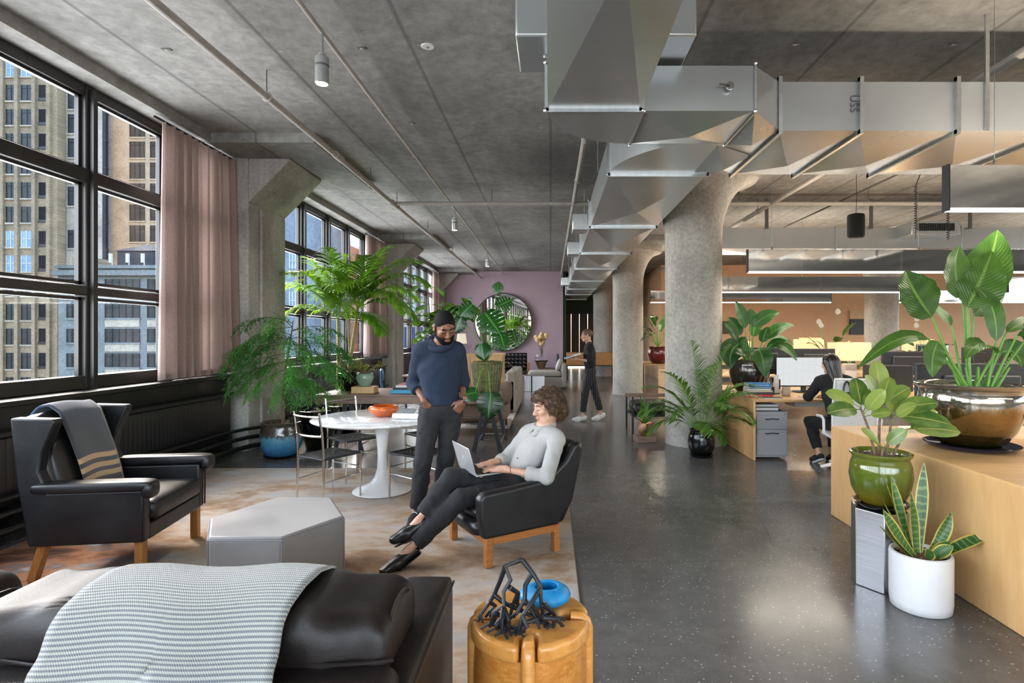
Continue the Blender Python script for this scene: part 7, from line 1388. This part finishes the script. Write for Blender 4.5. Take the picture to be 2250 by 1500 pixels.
# ---- seated man with laptop
f2, l2 = nrm(V(-.85, -.53, 0)), nrm(V(.53, -.85, 0)); z_ = V(0, 0, 1)
J = dict(pelvis=(-.27, 4.13, .45), hipL=(-.225, 4.055, .43), hipR=(-.32, 4.205, .43), kneeL=(-.625, 3.83, .42), kneeR=(-.71, 3.94, .54), ankL=(-.955, 3.70, .115), ankR=(-.90, 3.76, .29), toeL=(-1.07, 3.60, .05), toeR=(-1.035, 3.70, .215), chest=(-.125, 4.155, .70), neck=(-.052, 4.165, .855), head=(-.02, 4.165, 1.018), face=(-.90, -.40, -.16), headup=(0, 0, 1), shL=(.05, 4.03, .80), shR=(-.175, 4.315, .80), elL=(-.03, 3.87, .565), elR=(-.345, 4.26, .60), wrL=(-.345, 3.93, .605), wrR=(-.43, 4.14, .605))
sm, T2, _ = person('seated man in grey shirt and black trousers typing on a laptop', (-.3, 4.1, .014), J, SK_L, HAIR_BR, OXF, TROU, BSH, 1.0, 'curly', False, .42, -.02, fat=.86, ag=.009, hs=1.04, hands={'L': dict(B=hb((-.93, .2, -.06), (0, -.1, 1), (0, 1, .1)), curl=(18, 28, 22), spread=9), 'R': dict(B=hb((-.85, -.42, -.12), (0, -.1, 1), (.3, -1, 0)), curl=(20, 30, 24), spread=9)}, jaw=.98, extra=dict(lip=LIP_L, legend=.86, shoecut=.028, shoetilt=.1))
sl_ = Vector(sm.location); c = MB(); nb = V(*J['neck']); ud = nrm(V(*J['head']) - nb)
nu_ = nrm(V(*J['head']) - nb); ff = nrm(f2 - nu_ * (f2 @ nu_)); ll = np.cross(nu_, ff)
c.tube([Vector(nb + nu_ * (.022 - .03 * math.cos(a)) + ff * .074 * math.cos(a) + ll * .072 * math.sin(a)) - sl_ for a in np.linspace(0, 2 * PI, 28, endpoint=False)], .02, 10, closed=True, sq=.5)
for q in (-1, 1): c.add([Vector(nb + ff * x + ll * q * y + nu_ * z) - sl_ for x, y, z in ((.085, .004, -.01), (.062, .05, .002), (.066, .062, -.03), (.098, .035, -.06))], [(0, 1, 2, 3)])
c.build('collar', OXF, sm, 60, solid=.006)
for k in range(4): b_ = Vector(nb * (1 - k * .2) + V(*J['pelvis']) * k * .2 + f2 * (.1 + .012 * min(k, 2)) + z_ * -.045) - sl_; MB().ball(b_, .006, 8, 6).build('button', M['dkpipe'], sm)
for q, r_ in (('L', .05), ('R', .048)):
    e, w_ = V(*J['el' + q]), V(*J['wr' + q]); c0 = e + (w_ - e) * .36; d = nrm(w_ - e); MB().tube([Vector(c0 - d * .03) - sl_, Vector(c0) - sl_, Vector(c0 + d * .03) - sl_], [r_, r_ + .006, r_ - .002], 18).build('rolled_cuff', OXF, sm, 60)
o = thing('laptop', 'open silver laptop on the lap of the seated man', 'laptop', (-.595, 3.975, .572)); o.rotation_euler = (R(-2), R(0), math.atan2(f2[1], f2[0]))
ALU = mat('silver_aluminium', srgb(196, 197, 199), .35, .6); MB().bx(-.215, 0, -.15, .15, 0, .012).build('base', ALU, o, bevel=.004); kb = MB()
for i in range(12):
    for j in range(5): kb.box((-.03 - .018 * j, -.13 + .0236 * i, .0125), (.015, .02, .002))
kb.build('keys', M['blk'], o)['kind'] = 'stuff'
sc_ = MB().bx(0, .006, -.15, .15, .0, .205).xf(Matrix.Translation((0, 0, .012)) @ Matrix.Rotation(R(17), 4, 'Y')).build('screen_lid', ALU, o, bevel=.003)
ap = MB().lathe([(0, 0), (.014, 0), (.014, .001), (0, .001)], 16).xf(Matrix.Translation((.037, 0, .115)) @ Matrix.Rotation(R(107), 4, 'Y')).build('logo', mat('bright_logo', srgb(226, 226, 228), .2, .5), o)
# ---- walking woman
J = dict(pelvis=(.72, 10.08, .90), hipR=(.72, 10.16, .88), hipL=(.72, 10.0, .88), kneeL=(.62, 10.0, .50), kneeR=(.82, 10.14, .50), ankL=(.575, 10.0, .10), ankR=(.92, 10.14, .12), toeL=(.43, 9.99, .06), toeR=(.79, 10.12, .055), chest=(.71, 10.08, 1.22), neck=(.70, 10.08, 1.40), head=(.655, 10.08, 1.56), face=(-1, -.1, -.1), headup=(0, 0, 1), shR=(.70, 10.24, 1.35), shL=(.70, 9.92, 1.35), elR=(.70, 10.27, 1.10), elL=(.70, 9.88, 1.10), wrR=(.47, 10.16, 1.14), wrL=(.47, 9.96, 1.14))
PIN = bpy.data.materials.new('pinstripe_cloth'); PIN.use_nodes = True; t = NT(PIN); p = t.n['Principled BSDF']; sx = t.new('SeparateXYZ'); t.link(t.coords(), sx.inputs[0]); wv = t.math('SINE', t.math('MULTIPLY', sx.outputs[0], 170.0)); t.link(t.ramp(wv, [(.9, srgb(24, 24, 27)), (.99, srgb(96, 96, 100))]), p.inputs['Base Color']); p.inputs['Roughness'].default_value = .9
ww, _, _ = person('walking woman in black top and pinstripe trousers holding papers', (.72, 10.08, 0), J, SK_L, HAIR_A, BLKT, PIN, WSH, .94, 'bun', False, 0, .03, {'R': dict(B=hb((-.9, -.3, .1), (0, 0, -1), (0, -.2, 1)), curl=(30, 30, 20)), 'L': dict(B=hb((-.9, .3, .1), (0, 0, -1), (0, .2, 1)), curl=(30, 30, 20))}, .95, dict(lip=LIP_L, legend=.8, laces=True), sole=WSH)
o = thing('document_folder', 'grey folder of papers held open by the walking woman', 'folder', (.40, 10.06, 1.18)); o.rotation_euler = (0, R(-16), 0); MB().bx(-.16, .16, -.21, .21, 0, .008).build('cover', mat('grey_folder', srgb(170, 174, 180), .6), o); MB().bx(-.14, .15, -.2, .2, .008, .018).build('papers', mat('folder_paper', srgb(222, 224, 226), .8), o); MB().bx(-.16, -.02, -.21, .2, .018, .02).build('blue_sheet', mat('blue_sheet', srgb(90, 150, 186), .7), o)
# ---- woman at the desk
J = dict(pelvis=(3.34, 6.36, .56), hipR=(3.42, 6.40, .54), hipL=(3.25, 6.40, .54), kneeR=(3.45, 6.80, .52), kneeL=(3.20, 6.82, .50), ankR=(3.45, 6.72, .12), ankL=(3.235, 6.66, .12), toeR=(3.46, 6.88, .05), toeL=(3.23, 6.82, .05), chest=(3.32, 6.42, .88), neck=(3.31, 6.46, 1.07), head=(3.295, 6.52, 1.22), face=(-.25, 1, -.2), headup=(0, 0, 1), shR=(3.47, 6.44, 1.02), shL=(3.15, 6.46, 1.02), elR=(3.55, 6.62, .82), elL=(3.10, 6.66, .82), wrR=(3.5, 6.98, .80), wrL=(3.25, 6.98, .80))
dw, _, _ = person('woman with long black hair working at the second desk', (3.34, 6.4, 0), J, SK_L, HAIR_L, BLKT, BLKT, CANV, .96, 'long', False, .8, -.02, {'L': dict(B=hb((.4, .9, -.05), (0, 0, 1), (1, 0, 0)), curl=(20, 25, 20)), 'R': dict(B=hb((-.4, .9, -.05), (0, 0, 1), (-1, 0, 0)), curl=(20, 25, 20))}, .95, dict(lip=LIP_L, legend=.8, hairto=V(3.31, 6.325, .86)), sole=WSH)
# ---- woman facing the camera at the far side of the second desk
J = dict(pelvis=(7.42, 9.6, .55), hipR=(7.33, 9.55, .53), hipL=(7.51, 9.55, .53), kneeR=(7.32, 9.15, .5), kneeL=(7.52, 9.15, .5), ankR=(7.32, 9.2, .12), ankL=(7.52, 9.2, .12), toeR=(7.32, 9.05, .05), toeL=(7.52, 9.05, .05), chest=(7.42, 9.56, .86), neck=(7.42, 9.52, 1.06), head=(7.40, 9.48, 1.22), face=(-.1, -1, -.08), headup=(0, 0, 1), shR=(7.26, 9.53, 1.0), shL=(7.58, 9.53, 1.0), elR=(7.2, 9.3, .82), elL=(7.64, 9.3, .82), wrR=(7.28, 9.05, .81), wrL=(7.55, 9.05, .81))
person('woman with curly dark hair seated behind the far monitors', (7.42, 9.6, 0), J, SK_L, HAIR_BR, fabric('cream_knit', srgb(206, 196, 180), srgb(220, 212, 198)), BLKT, CANV, .95, 'long', False, .8, -.02, None, .95, dict(lip=LIP_L, hairto=V(7.42, 9.58, 1.0)))
